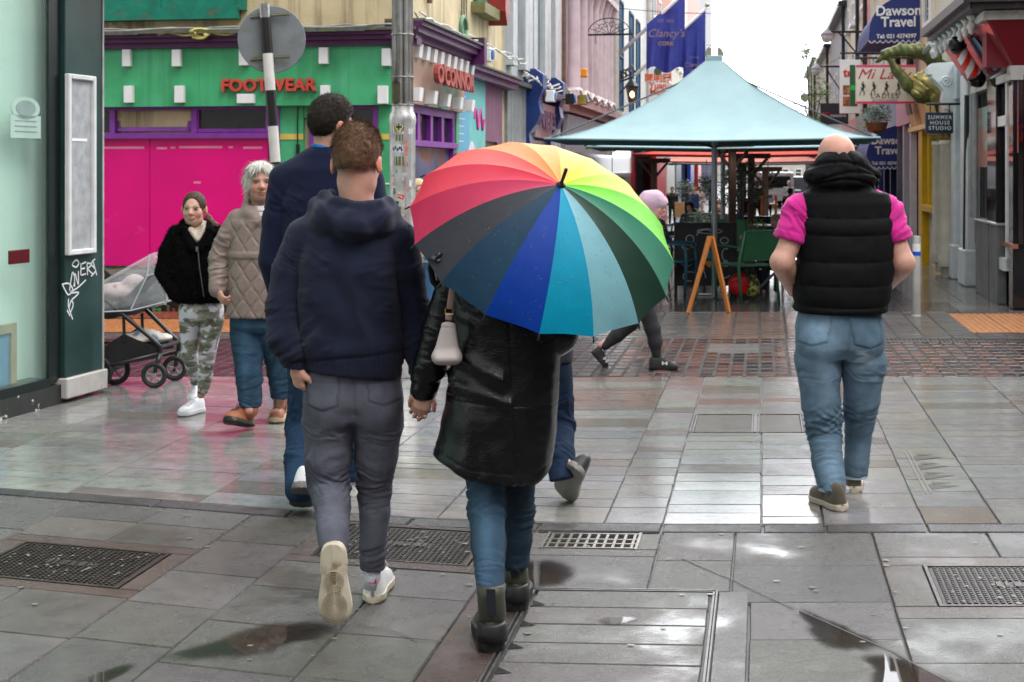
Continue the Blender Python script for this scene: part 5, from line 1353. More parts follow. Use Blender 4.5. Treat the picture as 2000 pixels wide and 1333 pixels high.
mQuilt=M('taupe_quilt',(.21,.155,.135),rough=.42,var=.12,vs=20,bump=.3,bs=60,spec=.4)
mFur=M('black_fur',(.003,.003,.0034),rough=1,var=.4,vs=60,spec=.08,bump=1.0,bs=140)
mWhiteL=M('white_leather',(.72,.71,.69),rough=.4,var=.06,vs=14)
mCreamS=M('cream_rubber',(.56,.50,.38),rough=.6,var=.14,vs=14,dirt=((.25,.19,.11),16,.56,.72))
mTread=M('tread_rubber',(.36,.31,.22),rough=.7)
mSoleB=M('black_rubber',(.012,.012,.012),rough=.5,var=.2)
mSock=M('white_sock',(.6,.6,.68),rough=.9,bump=.4,bs=300)
mSuede=M('olive_suede',(.085,.07,.045),rough=.9,var=.2,sheen=.2)
mTan=M('tan_leather',(.30,.105,.05),rough=.55,var=.18,vs=20)
def lipcol(V,N,base,c,fr,sc,red=(.42,.12,.10),brow=(.10,.075,.06),brow_w=1.0,beard=None,hairfn=None,cheeks=.5):
 """skin colour by position on the head frame fr=(side, forward, up)"""
 sd,fw,up=fr;q=(V-v3(c))/sc;x,y,z=q@sd,q@fw,q@up
 col=np.tile(v3(base),(len(V),1));n=.5*fbm(V*38,3,2)[:,None]+.5*fbm(V*11,9,2)[:,None]
 col*=(.84+.32*n)*np.array([1,.97,.96])**(n*2)
 def mix(m,c2):
  nonlocal col
  m=np.clip(m,0,1)[:,None];col=col*(1-m)+v3(c2)*m
 face=(y>.045)
 mix(cheeks*face*np.exp(-(((np.abs(x)-.04)/.02)**2+((z+.03)/.022)**2)),v3(base)*v3((1.15,.72,.68)))
 mix(.45*face*np.exp(-((x/.014)**2+((z+.03)/.014)**2)),v3(base)*v3((1.1,.72,.68)))
 mix(.9*(y>.07)*(np.abs(x)<.025)*np.exp(-((z+.060)/.0095)**4),red)
 bz=.0255-.10*np.maximum(0,np.abs(x)-.035)+.006*np.clip((np.abs(x)-.012)/.02,0,1)
 mix(.85*brow_w*(y>.055)*(np.abs(x)>.012)*(np.abs(x)<.052)*np.exp(-((z-bz)/.0048)**2),brow)
 ear=(np.abs(x)>.077)&(np.abs(z+.008)<.04)&(y<.03)&(y>-.05)
 mix(.55*ear,v3(base)*v3((1.2,.55,.5)))
 if hairfn is not None:
  m,hc=hairfn(x,y,z,V);mix(m,hc)
 return col
def eyes(parent,c,fr,sc,iris=(.08,.06,.045),lid=(.35,.2,.16),shut=0.0):
 sd,fw,up=fr;c=v3(c)
 for s_ in (-1,1):
  q=lambda x,y,z:c+(sd*(x+s_*.0315)+fw*y+up*z)*sc
  b=MB();n=8
  pts=[]
  for i in range(13):
   a=2*math.pi*i/12;pts.append((.0125*math.cos(a),(.0052-.001*shut)*math.sin(a)*(1 if math.sin(a)>0 else .8)))
  for i in range(12):
   b.quad([q(0,.0925,.0028),q(pts[i][0],.0895-.05*abs(pts[i][0]),.0028+pts[i][1]),q(pts[i+1][0],.0895-.05*abs(pts[i+1][0]),.0028+pts[i+1][1])])
  e=b.build('eye',M('eye_white',(.34,.30,.28),rough=.3),parent,smooth=True,fixn=True)
  b=MB();b.lathe(q(0,.0915,.0030),[(.0062*sc,0),(.0055*sc,.0018),(.001,.0022)],12,axis=tuple(fw));b.build('iris',M('iris'+str(iris),iris,rough=.1),e,smooth=True)
  b=MB();b.tube([q(.0135*math.cos(a),.0915-.05*abs(.0135*math.cos(a)),.0030+.0056*math.sin(a)) for a in np.linspace(.05,math.pi-.05,9)],.0021*sc,5);b.build('eyelash',M('lash',(.03,.02,.018),rough=.7),e)
def hairshell(F,c,fr,sc,th=.010,top=.02,back=.0,R0=(.078,.099,.093)):
 sd,fw,up=fr;c=v3(c)
 F.ell(c+(fw*-.012+up*.028)*sc,(v3(R0)+th)*sc,.0,[sd,fw,up])
def limb(F,pr,k=.02,side=None,fa=1.0):
 for (a,ra),(b_,rb) in zip(pr[:-1],pr[1:]):F.cap(a,b_,ra,rb,k,side=side,fa=fa)
def bbox(pts,m):a=np.array([v3(p) for p in pts]);return a.min(0)-m,a.max(0)+m
def pocket(V,N,ctr,side,up,w,h,back,inset=.0):
 """signed measure of a five cornered jeans pocket: returns (raise, seam) fields"""
 q=V-v3(ctr);x,z=q@v3(side),q@v3(up);f=(N@v3(back))>.25
 d=np.maximum(np.abs(x)-w*(1-.08*(z<0)),np.maximum(z-h,-(z+h)+np.maximum(0,(h*.25-(w-np.abs(x))*h*.25/w)*0)))
 d=np.maximum(d,(-(z)-h*.75)+np.abs(x)*h*.25/w)
 return f*(1-ss(d,-.004,.003)),f*np.exp(-(d/.0035)**2)
def base_body(name,label,group,J,head,skin,res=.006,hres=.0045,hands=(),hairfn=None,arms=True,facef=True,jaw=1.0,ground=0.0,browc=(.10,.075,.06),iris=(.08,.06,.045),brow_w=1.0,lips=(.42,.12,.10),neck_r=.055,thin=1.0,arm_r=(.046,.040,.038,.027),ptorso=None,nose=1.0):
 hc,fd,up,sc=head;hc=v3(hc);fr=frame(fd,up)
 pts=[hc+v3((0,0,.16)),hc]+[v3(J[k]) for k in J]
 lo,hi=bbox(pts,.13);
 F=Field(lo,hi,res,(hc[2]-.15*sc,hres) if hres<res else None)
 side=nrm(v3(J['shR'])-v3(J['shL']));t=thin
 F.cap(J['pelvis'],J['waist'],.145*t,.125*t,.02,side=side,fa=.68);F.cap(J['waist'],J['chest'],.125*t,.150*t,.03,side=side,fa=.70)
 F.cap(v3(J['chest']),v3(J['neck'])-v3((0,0,.07)),.150*t,.12*t,.03,side=side,fa=.7,fb=.6)
 F.cap(v3(J['neck'])-v3((0,0,.03)),hc-fr[1]*.018*sc-fr[2]*.035*sc,neck_r*1.12,neck_r,.03)
 if arms:
  for s_ in 'LR':
   F.cap(v3(J['neck'])-v3((0,0,.07)),J['sh'+s_],.045,.05,.03)
   F.cap(J['sh'+s_],J['el'+s_],arm_r[0],arm_r[1],.02);F.cap(J['el'+s_],J['wr'+s_],arm_r[2],arm_r[3],.012)
 for s_ in 'LR':
  F.cap(J['hip'+s_],J['kn'+s_],.060*t,.036*t,.02);F.cap(J['kn'+s_],v3(J['an'+s_])+v3((0,0,.03)),.034*t,.027,.015)
  if 'toe'+s_ in J:F.cap(J['an'+s_],J['toe'+s_],.032,.024,.015)
 for h in hands:add_hand(F,**h)
 add_head(F,hc,fd,up,sc,jaw=jaw,face=facef,nose=nose)
 V,N,FF_=F.mesh();V=relax(V,FF_,1)
 cols=lipcol(V,N,skin,hc,fr,sc,hairfn=hairfn,brow=browc,brow_w=brow_w if facef else 0,red=lips,cheeks=.6 if facef else 0)
 org=(J['pelvis'][0],J['pelvis'][1],ground)
 b=mesh_obj('person',V,FF_,mSkin,None,smooth=True,cols=cols,origin=org)
 tag(b,label,'person',group)
 if facef:eyes(b,hc,fr,sc,iris)
 return b,fr
def shortcrop(parent,c,fr,sc,colr,th=.011,hairline_back=-.05,face_cut=.03,n=5200,length=.022,top_extra=.010,res=.005,flow=(0,1,.1),side_z=.02,lift=.3):
 sd,fw,up=fr;c=v3(c)
 F=Field(c-.19*sc,c+.19*sc,res)
 F.ell(c+(fw*-.012+up*.028)*sc,v3((.0765+th*.35,.0975+th*.5,.090+th))*sc,0,[sd,fw,up])
 F.ell(c+(fw*.012+up*(.052))*sc,v3((.066,.080,.070+top_extra))*sc,.05,[sd,fw,up])
 V,N,FF_=F.mesh();q=(V-c)/sc;x,y,z=q@sd,q@fw,q@up
 lim=np.interp(y,[-.12,-.06,-.02,.02,.05,.085,.12],[hairline_back,hairline_back,side_z-.035,side_z,side_z+.03,.072,.088])+.006*(vnoise(V*120,4)-.5)
 keep=(z>lim)[FF_].all(1)
 n_=fbm(V*np.array([90,30,30]),2,3)
 cl=v3(colr)[None,:]*(.55+.9*n_)[:,None]*(.62+.38*ss(z,-.02,.08))[:,None]
 V2=V+N*(fbm(V*70,5,2)-.5)[:,None]*.006
 used=np.unique(FF_[keep]);mp=-np.ones(len(V),int);mp[used]=np.arange(len(used))
 o=mesh_obj('hair',V2[used],mp[FF_[keep]],mHairA,parent,smooth=True,cols=cl[used])
 idx=RNG.choice(used,n);fl=(sd[None,:]*flow[0]+fw[None,:]*flow[1]+up[None,:]*flow[2]).repeat(n,0)
 bl=ss(z[idx],.0,.09)[:,None];fl=fl*bl+(-up+fw*.15)[None]*(1-bl)
 sc_cols=v3(colr)[None,:]*RNG.uniform(.5,1.6,(n,1))*(.62+.38*ss(z[idx],-.02,.08))[:,None]
 ln=length*(.22+.78*ss(z[idx],-.0,.09))
 strands('hair_strands',mHairA,o,V2[idx],N[idx],fl,ln,width=.0022,lift=lift,cols=sc_cols)
 return o
def jeans_disp(leg_specs,extra=None):
 def d(V,N):
  r=0
  for a in leg_specs:r=r+1.1*ring(V,*a)
  r=r+.0012*(fbm(V*30,8,2)-.5)
  if extra is not None:r=r+extra(V,N)
  return r
 return d
def hoodie_man():
 Y=5.15;p=lambda x,y,dy=0:P(x,y,Y+dy)
 fd=(.16,1,-.16);up=(0.0,.12,1)
 J=dict(neck=p(697,398),chest=p(690,500),waist=p(690,650),pelvis=p(690,765),shL=p(600,462),shR=p(775,466),elL=p(562,590,-.02),wrL=p(576,705,-.06),elR=p(808,590,.02),wrR=p(820,738,-.02),
             hipL=p(648,800),knL=p(641,945,.05),anL=p(651,1040,-.13),hipR=p(734,800),knR=p(732,945,.12),anR=p(728,1120,.10))
 hc=v3(p(697,319,.0))
 def hf(x,y,z,V):
  m=ss(z+.012*fbm(V*60,3,2),-.085,.03)*(y<.055);m=np.where((y>.0)&(np.abs(x)>.06),m*ss(z,-.03,.02),m)
  ear=(np.abs(x)>.0795)&(np.abs(z+.008)<.045)
  return np.where(ear,0,m*.85),(.085,.050,.032)
 b,fr=base_body('person','young man in a navy hoodie and grey jeans walking away with one sole showing','people in the street',J,(hc,fd,up,1.04),(.56,.31,.235),res=.0055,hres=.0045,hairfn=hf,facef=False,neck_r=.058,
                      hands=[dict(wrist=p(578,712,-.06),dirv=(.12,.25,-1),palm=(.75,.7,0),thumb_side=1,curl=.7,sc=.95),dict(wrist=p(822,745,.0),dirv=(-.02,-.12,-1),palm=(-.2,-.95,0),thumb_side=-1,curl=.55,sc=1.0)])
 shortcrop(b,hc,fr,1.04,(.16,.09,.052),n=12000,length=.026,flow=(.25,-.3,.2),hairline_back=-.03,side_z=.03,top_extra=.014,lift=.22)
 side=(1,.0,0)
 pts=[p(500,350,-.2),p(870,760,.25)];F=Field(v3(p(490,345,-.27)),v3((p(870,345).x,5.45,1.62)),.0055);F=Field((p(495,0).x,4.86,p(0,770).z),(p(870,0).x,5.42,p(0,350).z),.0055)
 S_=lambda y,cx,hw,hd,dy=0:(p(0,y).z,p(cx,0).x,Y+dy,hw,hd)
 F.stack([S_(400,697,.075,.070),S_(418,690,.135,.092),S_(440,684,.170,.110),S_(520,681,.184,.128,-.005),S_(600,683,.184,.135),S_(670,687,.186,.133),S_(722,690,.181,.128),S_(745,690,.176,.122)],side,.02)
 F.cap(p(655,425),p(595,462),.058,.066,.03);F.cap(p(735,425),p(778,468),.058,.066,.03)
 limb(F,[(p(594,464),.066),(p(566,530,-.01),.064),(p(553,600,-.02),.062),(p(553,660,-.05),.058),(p(572,700,-.06),.044),(p(577,716,-.06),.039)],.014)
 limb(F,[(p(780,470),.066),(p(796,535,.0),.060),(p(808,600,.02),.055),(p(815,680,.0),.048),(p(820,735,-.02),.040)],.014)
 rim=[p(640,392,.05),p(634,384,-.02),p(652,396,-.085),p(700,410,-.115),p(742,402,-.085),p(757,396,-.02),p(752,400,.05)]
 bag=[p(622,404,.0),p(640,424,-.075),p(690,440,-.115),p(738,426,-.08),p(760,412,.0)]
 limb(F,list(zip(bag,(.040,.050,.052,.048,.040))),.03);limb(F,list(zip(rim,(.020,.022,.022,.022,.022,.022,.020))),.012)
 F.cap(p(646,378,.02),p(632,394,-.03),.018,.02,.012);F.cap(p(690,428,-.12),p(700,446,-.125),.032,.018,.03)
 F.cap(p(700,396,-.02),p(700,380,.0),.066,.060,.006,op='s');F.cutplane(p(690,728),(-.10,0,-1))
 eL,wL,sL,eR,wR,sR=map(v3,(p(553,600,-.02),p(577,716,-.06),p(594,464),p(808,600,.02),p(820,735,-.02),p(780,470)))
 zc=p(0,690).z
 def d(V,N):
  r=ring(V,eL,wL,.0,.05,.045,.006,1)+ring(V,eL,wL,.16,.07,.035,.009,2)+ring(V,sL,eL,.08,.07,.055,.006,3)
  r+=ring(V,eR,wR,.0,.05,.045,.006,4)+ring(V,eR,wR,.18,.08,.035,.008,5)+ring(V,sR,eR,.08,.07,.055,.006,6)
  tor=np.exp(-((V[:,0]-p(685,0).x)/.17)**4)*ss(V[:,2],.80,.95)*(1-ss(V[:,2],1.35,1.45))
  n=fbm(np.stack([V[:,0]*5+V[:,2]*2.2,V[:,1]*3,V[:,2]*3.0],1),11,3);r+=tor*.016*(1-np.abs(n-.5)*5)
  z0=V[:,2];sl=(np.abs(V[:,0]-p(688,0).x)<.21)
  x=V[:,0]
  band=zc+(x-p(690,0).x)*.10
  r-=sl*.004*np.exp(-((z0-band)/.006)**2);r+=sl*(z0>band+.0)*.006*np.exp(-((z0-band-.03)/.03)**2)*(1+1.5*(fbm(V*np.array([14,10,9]),12,2)-.5))
  r+=sl*(z0<band)*.0012*np.sin(x*900)
  for e_,w_ in ((eL,wL),(eR,wR)):
   t=(V-e_)@nrm(w_-e_);L=np.linalg.norm(w_-e_);rr_=np.linalg.norm(V-w_,axis=1)<.09
   r+=rr_*(t>L-.055)*(-.004)
  hd=np.linalg.norm((V-v3(p(695,415,-.06)))*np.array([1,1,1.3]),axis=1)<.20
  hz=ss(V[:,2],p(0,462).z,p(0,445).z)*ss(-V[:,1],-(Y-.01),-(Y-.06))
  q=V-v3(p(697,352,-.05));rad=np.sqrt(q[:,0]**2+(q[:,2])**2)+.02*fbm(V*11,14,2)
  r+=hd*hz*.006*(1-2.2*np.abs(2*vnoise(np.stack([rad*34,V[:,0]*4,V[:,2]*4],1),21)-1))
  for s_,X0,Z0,X1,Z1 in ((1,561,448,577,520),(1,798,452,782,520)):       # armhole seams
   a,c_=p(X0,Z0),p(X1,Z1);ax=nrm((c_.x-a.x,0,c_.z-a.z));qq=V-v3(a);tt=qq@ax;dd=np.abs(qq[:,0]*ax[2]-qq[:,2]*ax[0])
   r-=.004*np.exp(-(dd/.006)**2)*(tt>-.02)*(tt<np.linalg.norm(v3(c_)-v3(a))+.02)*(V[:,1]<Y)
  return r+.0015*(fbm(V*22,15,3)-.5)
 finish('hoodie',F,mFleece,b,d,smooth_it=1)
 F=Field((p(565,0).x,4.75,p(0,1150).z),(p(815,0).x,5.50,p(0,700).z),.0055)
 F.stack([S_(705,690,.168,.105),S_(740,689,.176,.112),S_(785,690,.183,.118),S_(812,690,.172,.095)],side,.02)
 for x,r in ((648,.083),(733,.083)):F.ell(p(x,800,-.055),(r,.072,.088),.035)
 kL,kR,aL,aR=p(641,945,.05),p(731,945,.10),p(651,1085,-.22),p(727,1130,.10)
 limb(F,[(p(643,815),.098),(p(641,890,.02),.082),(kL,.070),(p(650,1000,-.06),.061),(p(651,1050,-.17),.053),(aL,.047)],.009)
 limb(F,[(p(738,812),.094),(p(736,890,.06),.077),(kR,.059),(p(732,1000,.10),.057),(p(728,1060,.10),.048),(aR,.043)],.009)
 F.cutplane(p(690,712),(0,0,1))
 X=F.x[:,None,None];Z=F.z[None,None,:];Yg=F.y[None,:,None]
 xm=p(695,0).x
 F.d=np.maximum(F.d,np.where(X>xm,p(0,1113,.1).z-Z-(X-xm)*.0,-1).astype(np.float32))
 c_=p(650,1078,-.2);nL=nrm((0,-.55,-1));F.d=np.maximum(F.d,np.where(X<=xm,(X-c_.x)*nL[0]+(Yg-c_.y)*nL[1]+(Z-c_.z)*nL[2]-.0,-1).astype(np.float32))
 back=(0,-1,.05);pk=[(p(628,772,-.12),-1),(p(752,762,-.12),1)]
 spec=[(p(646,830),kL,.19,.05,.022,.007,21),(p(646,830),kL,.0,.035,.03,.006,22),(kL,aL,.0,.045,.021,.008,23),(kL,aL,.10,.06,.03,.004,24),(kL,aL,.23,.05,.026,.006,25),
   (p(737,830),kR,.19,.06,.023,.007,26),(p(737,830),kR,.0,.035,.03,.006,27),(kR,aR,.01,.05,.022,.008,28),(kR,aR,.27,.06,.026,.005,29)]
 def ex(V,N):
  r=0
  for c0,s_ in pk:
   up_,se=pocket(V,N,c0,nrm((1,0,-.05*s_)),(0,0,1),.062,.075,back);r=r+.003*up_-.0022*se
  x=V[:,0]-p(698,0).x;r=r-.005*np.exp(-(x/.006)**2)*(V[:,1]<Y-.03)*(V[:,2]>.72)
  zb=p(0,752).z;r=r-.002*np.exp(-((V[:,2]-zb+.25*np.abs(x)*0-.02)/.004)**2)*(V[:,1]<Y)
  return r
 def col(V,N):
  base=v3((.112,.117,.148));n=fbm(V*7,31,3);f=np.zeros(len(V))
  for a,r_ in ((p(646,870),.07),(p(737,870),.07),(p(652,1010,-.1),.06),(p(732,1010,.1),.05)):f+=np.exp(-(np.linalg.norm((V-v3(a))*np.array([1,.3,.6]),axis=1)/r_)**2)
  c=base[None]*(.66+.25*n+.55*f)[:,None]
  for c0,s_ in pk:
   _,se=pocket(V,N,c0,nrm((1,0,-.05*s_)),(0,0,1),.062,.075,back);c*=(1-.35*se)[:,None]
  return c
 finish('jeans',F,mGreyJean,b,jeans_disp(spec,ex),col,1)
 q=MB();q.tube([p(728,1105,.1),p(728,1150,.10)],[.040,.038],14);q.tube([p(649,1070,-.22),p(650,1092,-.20)],[.036,.036],12);
 for pp,nn in (([p(728,1105,.1),p(728,1150,.10)],0),([p(650,1058,-.20),p(650,1085,-.17)],1)):
  q=MB();q.tube(pp,.030,14);q.build('sock',mSock,b,smooth=True)
 g=G(728,1181)
 shoe(b,(g.x,g.y,0.004),(g.x+.01,g.y+.29,.004),(0,0,1),mWhiteL,mCreamS,w=1.08,laces=mWhiteL,h=1.05,tab=(M('red_tab',(.45,.02,.03),rough=.5),M('grey_strip',(.2,.2,.2),rough=.5)))
 shoe(b,P(650,1064,4.885),P(655,1224,4.93),(0,1,.1),mWhiteL,mCreamS,w=1.12,laces=None,tread=mTread)
 return b
def tall_man():
 Y=6.85;p=lambda x,y,dy=0:P(x,y,Y+dy);fd=(.72,.69,-.05);up=(.02,0,1)
 J=dict(neck=p(640,300),chest=p(636,390),waist=p(636,540),pelvis=p(636,650),shL=p(555,352),shR=p(720,352),elL=p(532,500),wrL=p(560,620,.1),elR=p(745,500),wrR=p(735,620,.1),
             hipL=p(600,690),knL=p(592,830,.05),anL=p(588,940,-.25),hipR=p(672,690),knR=p(688,830,.15),anR=p(688,935,.15))
 hc=v3(p(647,247))
 def hf(x,y,z,V):
  m=ss(z+.012*fbm(V*60,3,2),-.075,.0)*(y<.05);ear=(np.abs(x)>.0795)&(np.abs(z+.008)<.045)
  return np.where(ear,0,m*.9),(.05,.045,.04)
 b,fr=base_body('person','tall man in a navy sweater with bright blue collar beyond the hoodie man','people in the street',J,(hc,fd,up,1.12),(.52,.29,.22),res=.008,hres=.005,hairfn=hf,facef=True,neck_r=.066,browc=(.06,.05,.045))
 shortcrop(b,hc,fr,1.12,(.022,.017,.013),n=5200,length=.016,flow=(.0,.5,.2),hairline_back=-.045,side_z=.015,top_extra=.010,lift=.4)
 F=Field((p(500,0).x,6.5,p(0,730).z),(p(780,0).x,7.25,p(0,270).z),.008)
 S_=lambda y,cx,hw,hd,dy=0:(p(0,y).z,p(cx,0).x,Y+dy,hw,hd)
 F.stack([S_(288,640,.078,.078),S_(305,640,.13,.10),S_(335,638,.19,.125),S_(400,637,.215,.145),S_(500,636,.21,.15),S_(600,636,.205,.15),S_(700,636,.205,.145)],(1,0,0),.02)
 F.cap(p(610,318),p(560,350),.06,.075,.03);F.cap(p(670,318),p(716,350),.06,.075,.03)
 limb(F,[(p(560,352),.078),(p(543,430),.072),(p(535,510),.068),(p(556,620,.1),.05)],.015);limb(F,[(p(716,352),.078),(p(735,430),.07),(p(745,510),.066),(p(735,620,.1),.05)],.015)
 F.cap(p(640,290),p(640,270),.07,.07,.004,op='s')
 sL,eL=v3(p(560,352)),v3(p(535,510))
 finish('sweater',F,mNavyKnit,b,lambda V,N:ring(V,sL,eL,.12,.1,.07,.008,3)+.010*(1-np.abs(fbm(V*np.array([5,3,3.0]),11,3)-.5)*4)*.6,smooth_it=2)
 F=Field(v3(p(590,325,-.2)),v3(p(690,262,.2)),.006)
 F.cap(p(640,292,.0),p(644,277,.0),.080,.072,.003);F.cap(p(640,285),p(646,255),.066,.066,.003,op='s');F.cutplane(p(640,277),(-.15,0,1))
 finish('collar',F,M('bright_blue',(.0,.17,.55),rough=.7),b)
 F=Field((p(540,0).x,6.4,p(0,960).z),(p(740,0).x,7.3,p(0,640).z),.008)
 F.stack([S_(655,636,.18,.13),S_(700,636,.19,.14),S_(740,636,.18,.12)],(1,0,0),.02)
 aL,aR,kL,kR=p(589,955,-.28),p(689,952,.15),p(594,835,.03),p(688,835,.12)
 limb(F,[(p(604,740),.10),(kL,.082),(p(590,900,-.12),.080),(aL,.078)],.02);limb(F,[(p(672,740),.10),(kR,.075),(aR,.07)],.02)
 F.cutplane(p(636,950),(0,0,-1))
 finish('jeans',F,mBlueJean,b,jeans_disp([(p(604,740),kL,.2,.1,.04,.008,1),(kL,aL,.02,.07,.03,.008,2),(kL,aL,.22,.07,.03,.010,3),(kR,aR,.05,.1,.03,.009,4),(kR,aR,.25,.07,.03,.010,5)]),lambda V,N:v3((.014,.038,.080))[None]*(.7+.6*fbm(V*6,5,3))[:,None],1)
 shoe(b,P(589,952,6.42),P(590,996,6.67),(0,.4,.9),M('pale_canvas',(.62,.62,.62),rough=.7),M('grey_sole',(.15,.14,.14),rough=.7),w=1.15)
 g=G(684,968);shoe(b,(g.x+.02,g.y-.02,0),(g.x-.10,g.y+.27,0),(0,0,1),M('pale_canvas',()),M('pale_sole',(.6,.58,.55),rough=.6),w=1.1)
 return b
def coat_woman():
 Y=4.97;p=lambda x,y,dy=0:P(x,y,Y+dy)
 J=dict(neck=p(990,470),chest=p(988,535),waist=p(985,640),pelvis=p(980,740),shL=p(905,492),shR=p(1072,492),elL=p(862,620),wrL=p(829,748,.03),elR=p(1088,650,-.02),wrR=p(1036,600,.26),
             hipL=p(950,790),knL=p(950,1000,-.06),anL=p(958,1160,-.20),hipR=p(1015,790),knR=p(1013,1000,.12),anR=p(1008,1125,.18))
 hc=v3(p(992,412,.03))
 b,fr=base_body('person','woman in a long black leather coat under the rainbow umbrella, seen from behind','people in the street',J,(hc,(0,1,0),(0,0,1),.95),(.58,.34,.26),res=.0055,hres=.0055,facef=False,neck_r=.05,thin=.85,arm_r=(.04,.036,.034,.024),
                      hands=[dict(wrist=p(829,757,.02),dirv=(-.12,.15,-1),palm=(.2,.95,0),thumb_side=-1,curl=.65,sc=.88),dict(wrist=p(1036,600,.26),dirv=(-.35,.6,.35),palm=(-.7,-.3,.2),thumb_side=1,curl=1.2,sc=.88)])
 F=Field(hc-v3((.16,.16,.35)),hc+v3((.16,.16,.18)),.007);hairshell(F,hc,fr,.95,.010);F.cap(hc-v3((0,.05,.02)),hc-v3((0,.06,.24)),.085,.06,.03)
 finish('hair',F,mHairA,b,lambda V,N:.004*np.sin(V[:,0]*300+3*fbm(V*10,2,2)),lambda V,N:np.tile((.05,.028,.018),(len(V),1)))
 F=Field((p(780,0).x,4.68,p(0,965).z),(p(1150,0).x,5.30,p(0,440).z),.0055)
 S_=lambda y,cx,hw,hd,dy=0:(p(0,y).z,p(cx,0).x,Y+dy,hw,hd)
 F.stack([S_(455,990,.085,.08),S_(475,989,.16,.10),S_(500,988,.185,.12),S_(560,988,.190,.135),S_(640,990,.188,.14),S_(700,988,.186,.145),S_(760,982,.190,.152),S_(830,972,.200,.162),S_(900,960,.210,.170),S_(950,957,.213,.173)],(1,0,0),.02)
 limb(F,[(p(910,492),.066),(p(888,555),.062),(p(858,640,.01),.058),(p(838,715,.02),.054),(p(828,760,.03),.047)],.014)
 limb(F,[(p(1068,492),.064),(p(1082,580,-.02),.060),(p(1092,655,-.02),.058),(p(1080,620,.12),.052),(p(1042,604,.24),.048)],.016)
 X=F.x[:,None,None];Z=F.z[None,None,:];Yg=F.y[None,:,None]
 xl=[p(v,0).x for v in (820,838,915,980,1040,1078,1100)];zl=[P(0,v,4.82).z for v in (890,900,932,940,944,920,905)]
 hz=np.interp(F.x,xl,zl)[:,None,None];F.d=np.where((X>p(832,0).x-.02)&(Z<p(0,800).z),np.maximum(F.d,(hz-Z)*.9),F.d).astype(np.float32)
 eL,wL,sL=map(v3,(p(858,640,.01),p(828,760,.03),p(910,492)))
 def d(V,N):
  r=ring(V,eL,wL,.0,.07,.05,.009,1)+ring(V,eL,wL,.16,.08,.045,.010,2)+ring(V,sL,eL,.13,.1,.06,.008,3)
  body=ss(V[:,0],p(865,0).x,p(895,0).x)
  z=V[:,2];cx=p(975,0).x;f=fbm(np.stack([V[:,0]*6.5+z*.8,V[:,1]*4,z*1.3],1),41,3)
  r=r+body*(.012*(1-np.abs(f-.5)*4.5))*(.3+.9*ss(-z,-1.1,-.65))
  f2=fbm(np.stack([V[:,0]*9-z*8,V[:,1]*4,z*9+V[:,0]*5],1),43,3);r=r+body*.0022*(1-np.abs(f2-.5)*5)
  q0=(V[:,0]-p(905,0).x)*.55+(z-p(0,690).z);r=r+.018*body*np.exp(-(q0/.03)**2)*(V[:,0]<p(985,0).x)*(V[:,1]<Y)
  q0=(V[:,0]-p(905,0).x)*.35+(z-p(0,745).z);r=r+.010*body*np.exp(-(q0/.022)**2)*(V[:,0]<p(1000,0).x)*(V[:,1]<Y)
  r=r-.003*np.exp(-((z-p(0,778).z+.04*(V[:,0]-cx))/.004)**2)*body
  r=r-.004*np.exp(-((V[:,0]-p(1000,0).x+.05*(z-.9))/.005)**2)*(V[:,1]<Y)*(z<1.2)
  hz=np.interp(V[:,0],xl,zl);r=r-.0025*np.exp(-((z-hz-.03)/.004)**2)*(z<.75)
  return r
 finish('coat',F,mLeather,b,d,smooth_it=1)
 F=Field((p(900,0).x,4.55,p(0,1170).z),(p(1060,0).x,5.32,p(0,800).z),.0055)
 kL,aL,kR,aR=p(951,1000,-.06),p(958,1150,-.22),p(1013,1000,.14),p(1008,1115,.18)
 limb(F,[(p(945,820),.085),(p(948,920,-.02),.068),(kL,.060),(p(954,1060,-.12),.058),(aL,.047)],.02);limb(F,[(p(1015,820),.08),(p(1013,920,.06),.062),(kR,.054),(p(1010,1050,.16),.052),(aR,.045)],.02)
 X=F.x[:,None,None];Z=F.z[None,None,:];xm=p(986,0).x
 F.d=np.maximum(F.d,np.where(X>xm,p(0,1112,.15).z-Z,p(0,1146,-.2).z-Z-.25*(X-p(930,0).x)+.01).astype(np.float32))
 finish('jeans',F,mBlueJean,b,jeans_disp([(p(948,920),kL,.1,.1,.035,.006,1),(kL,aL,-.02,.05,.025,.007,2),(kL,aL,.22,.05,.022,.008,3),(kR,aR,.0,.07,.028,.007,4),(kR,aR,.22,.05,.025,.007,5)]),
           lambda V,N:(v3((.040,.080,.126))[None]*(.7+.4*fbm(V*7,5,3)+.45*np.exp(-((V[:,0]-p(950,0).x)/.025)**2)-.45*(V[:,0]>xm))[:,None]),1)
 mBoot=M('olive_boot',(.045,.048,.032),rough=.45,var=.2,vs=20);mEl=M('elastic',(.012,.014,.022),rough=.9)
 for (gx,gy,tx,ty,zs,sh) in ((961,1277,-.02,.28,1142,.050),(1007,1197,.01,.27,1110,.046)):
  g=G(gx,gy);h=(g.x,g.y,.0);top=P(gx-2,zs,g.y+.04)
  so=shoe(b,h,(g.x+tx,g.y+ty,0),(0,0,1),mBoot,mSoleB,w=1.12,h=1.12,sole_t=.042,chunky=.004,shaft=[((g.x,g.y+.045,.12),.047),((top.x,top.y,.18),.046),((top.x,top.y,top.z),sh)],name='boot')
  q=MB();z0=.125
  for yy in (-.046,):
   q.quad([(g.x-.014,g.y-.0035,z0),(g.x+.014,g.y-.0035,z0),(top.x+.015,top.y-sh-.003,top.z),(top.x-.015,top.y-sh-.003,top.z)])
  q.build('elastic_panel',mEl,so,fixn=True)
  q=MB();q.lathe((g.x,g.y+.035,.035),[(.052,0),(.053,.03),(.048,.055),(.045,.06)],16);q.build('heel_counter',mSoleB,so,smooth=True)
 return b
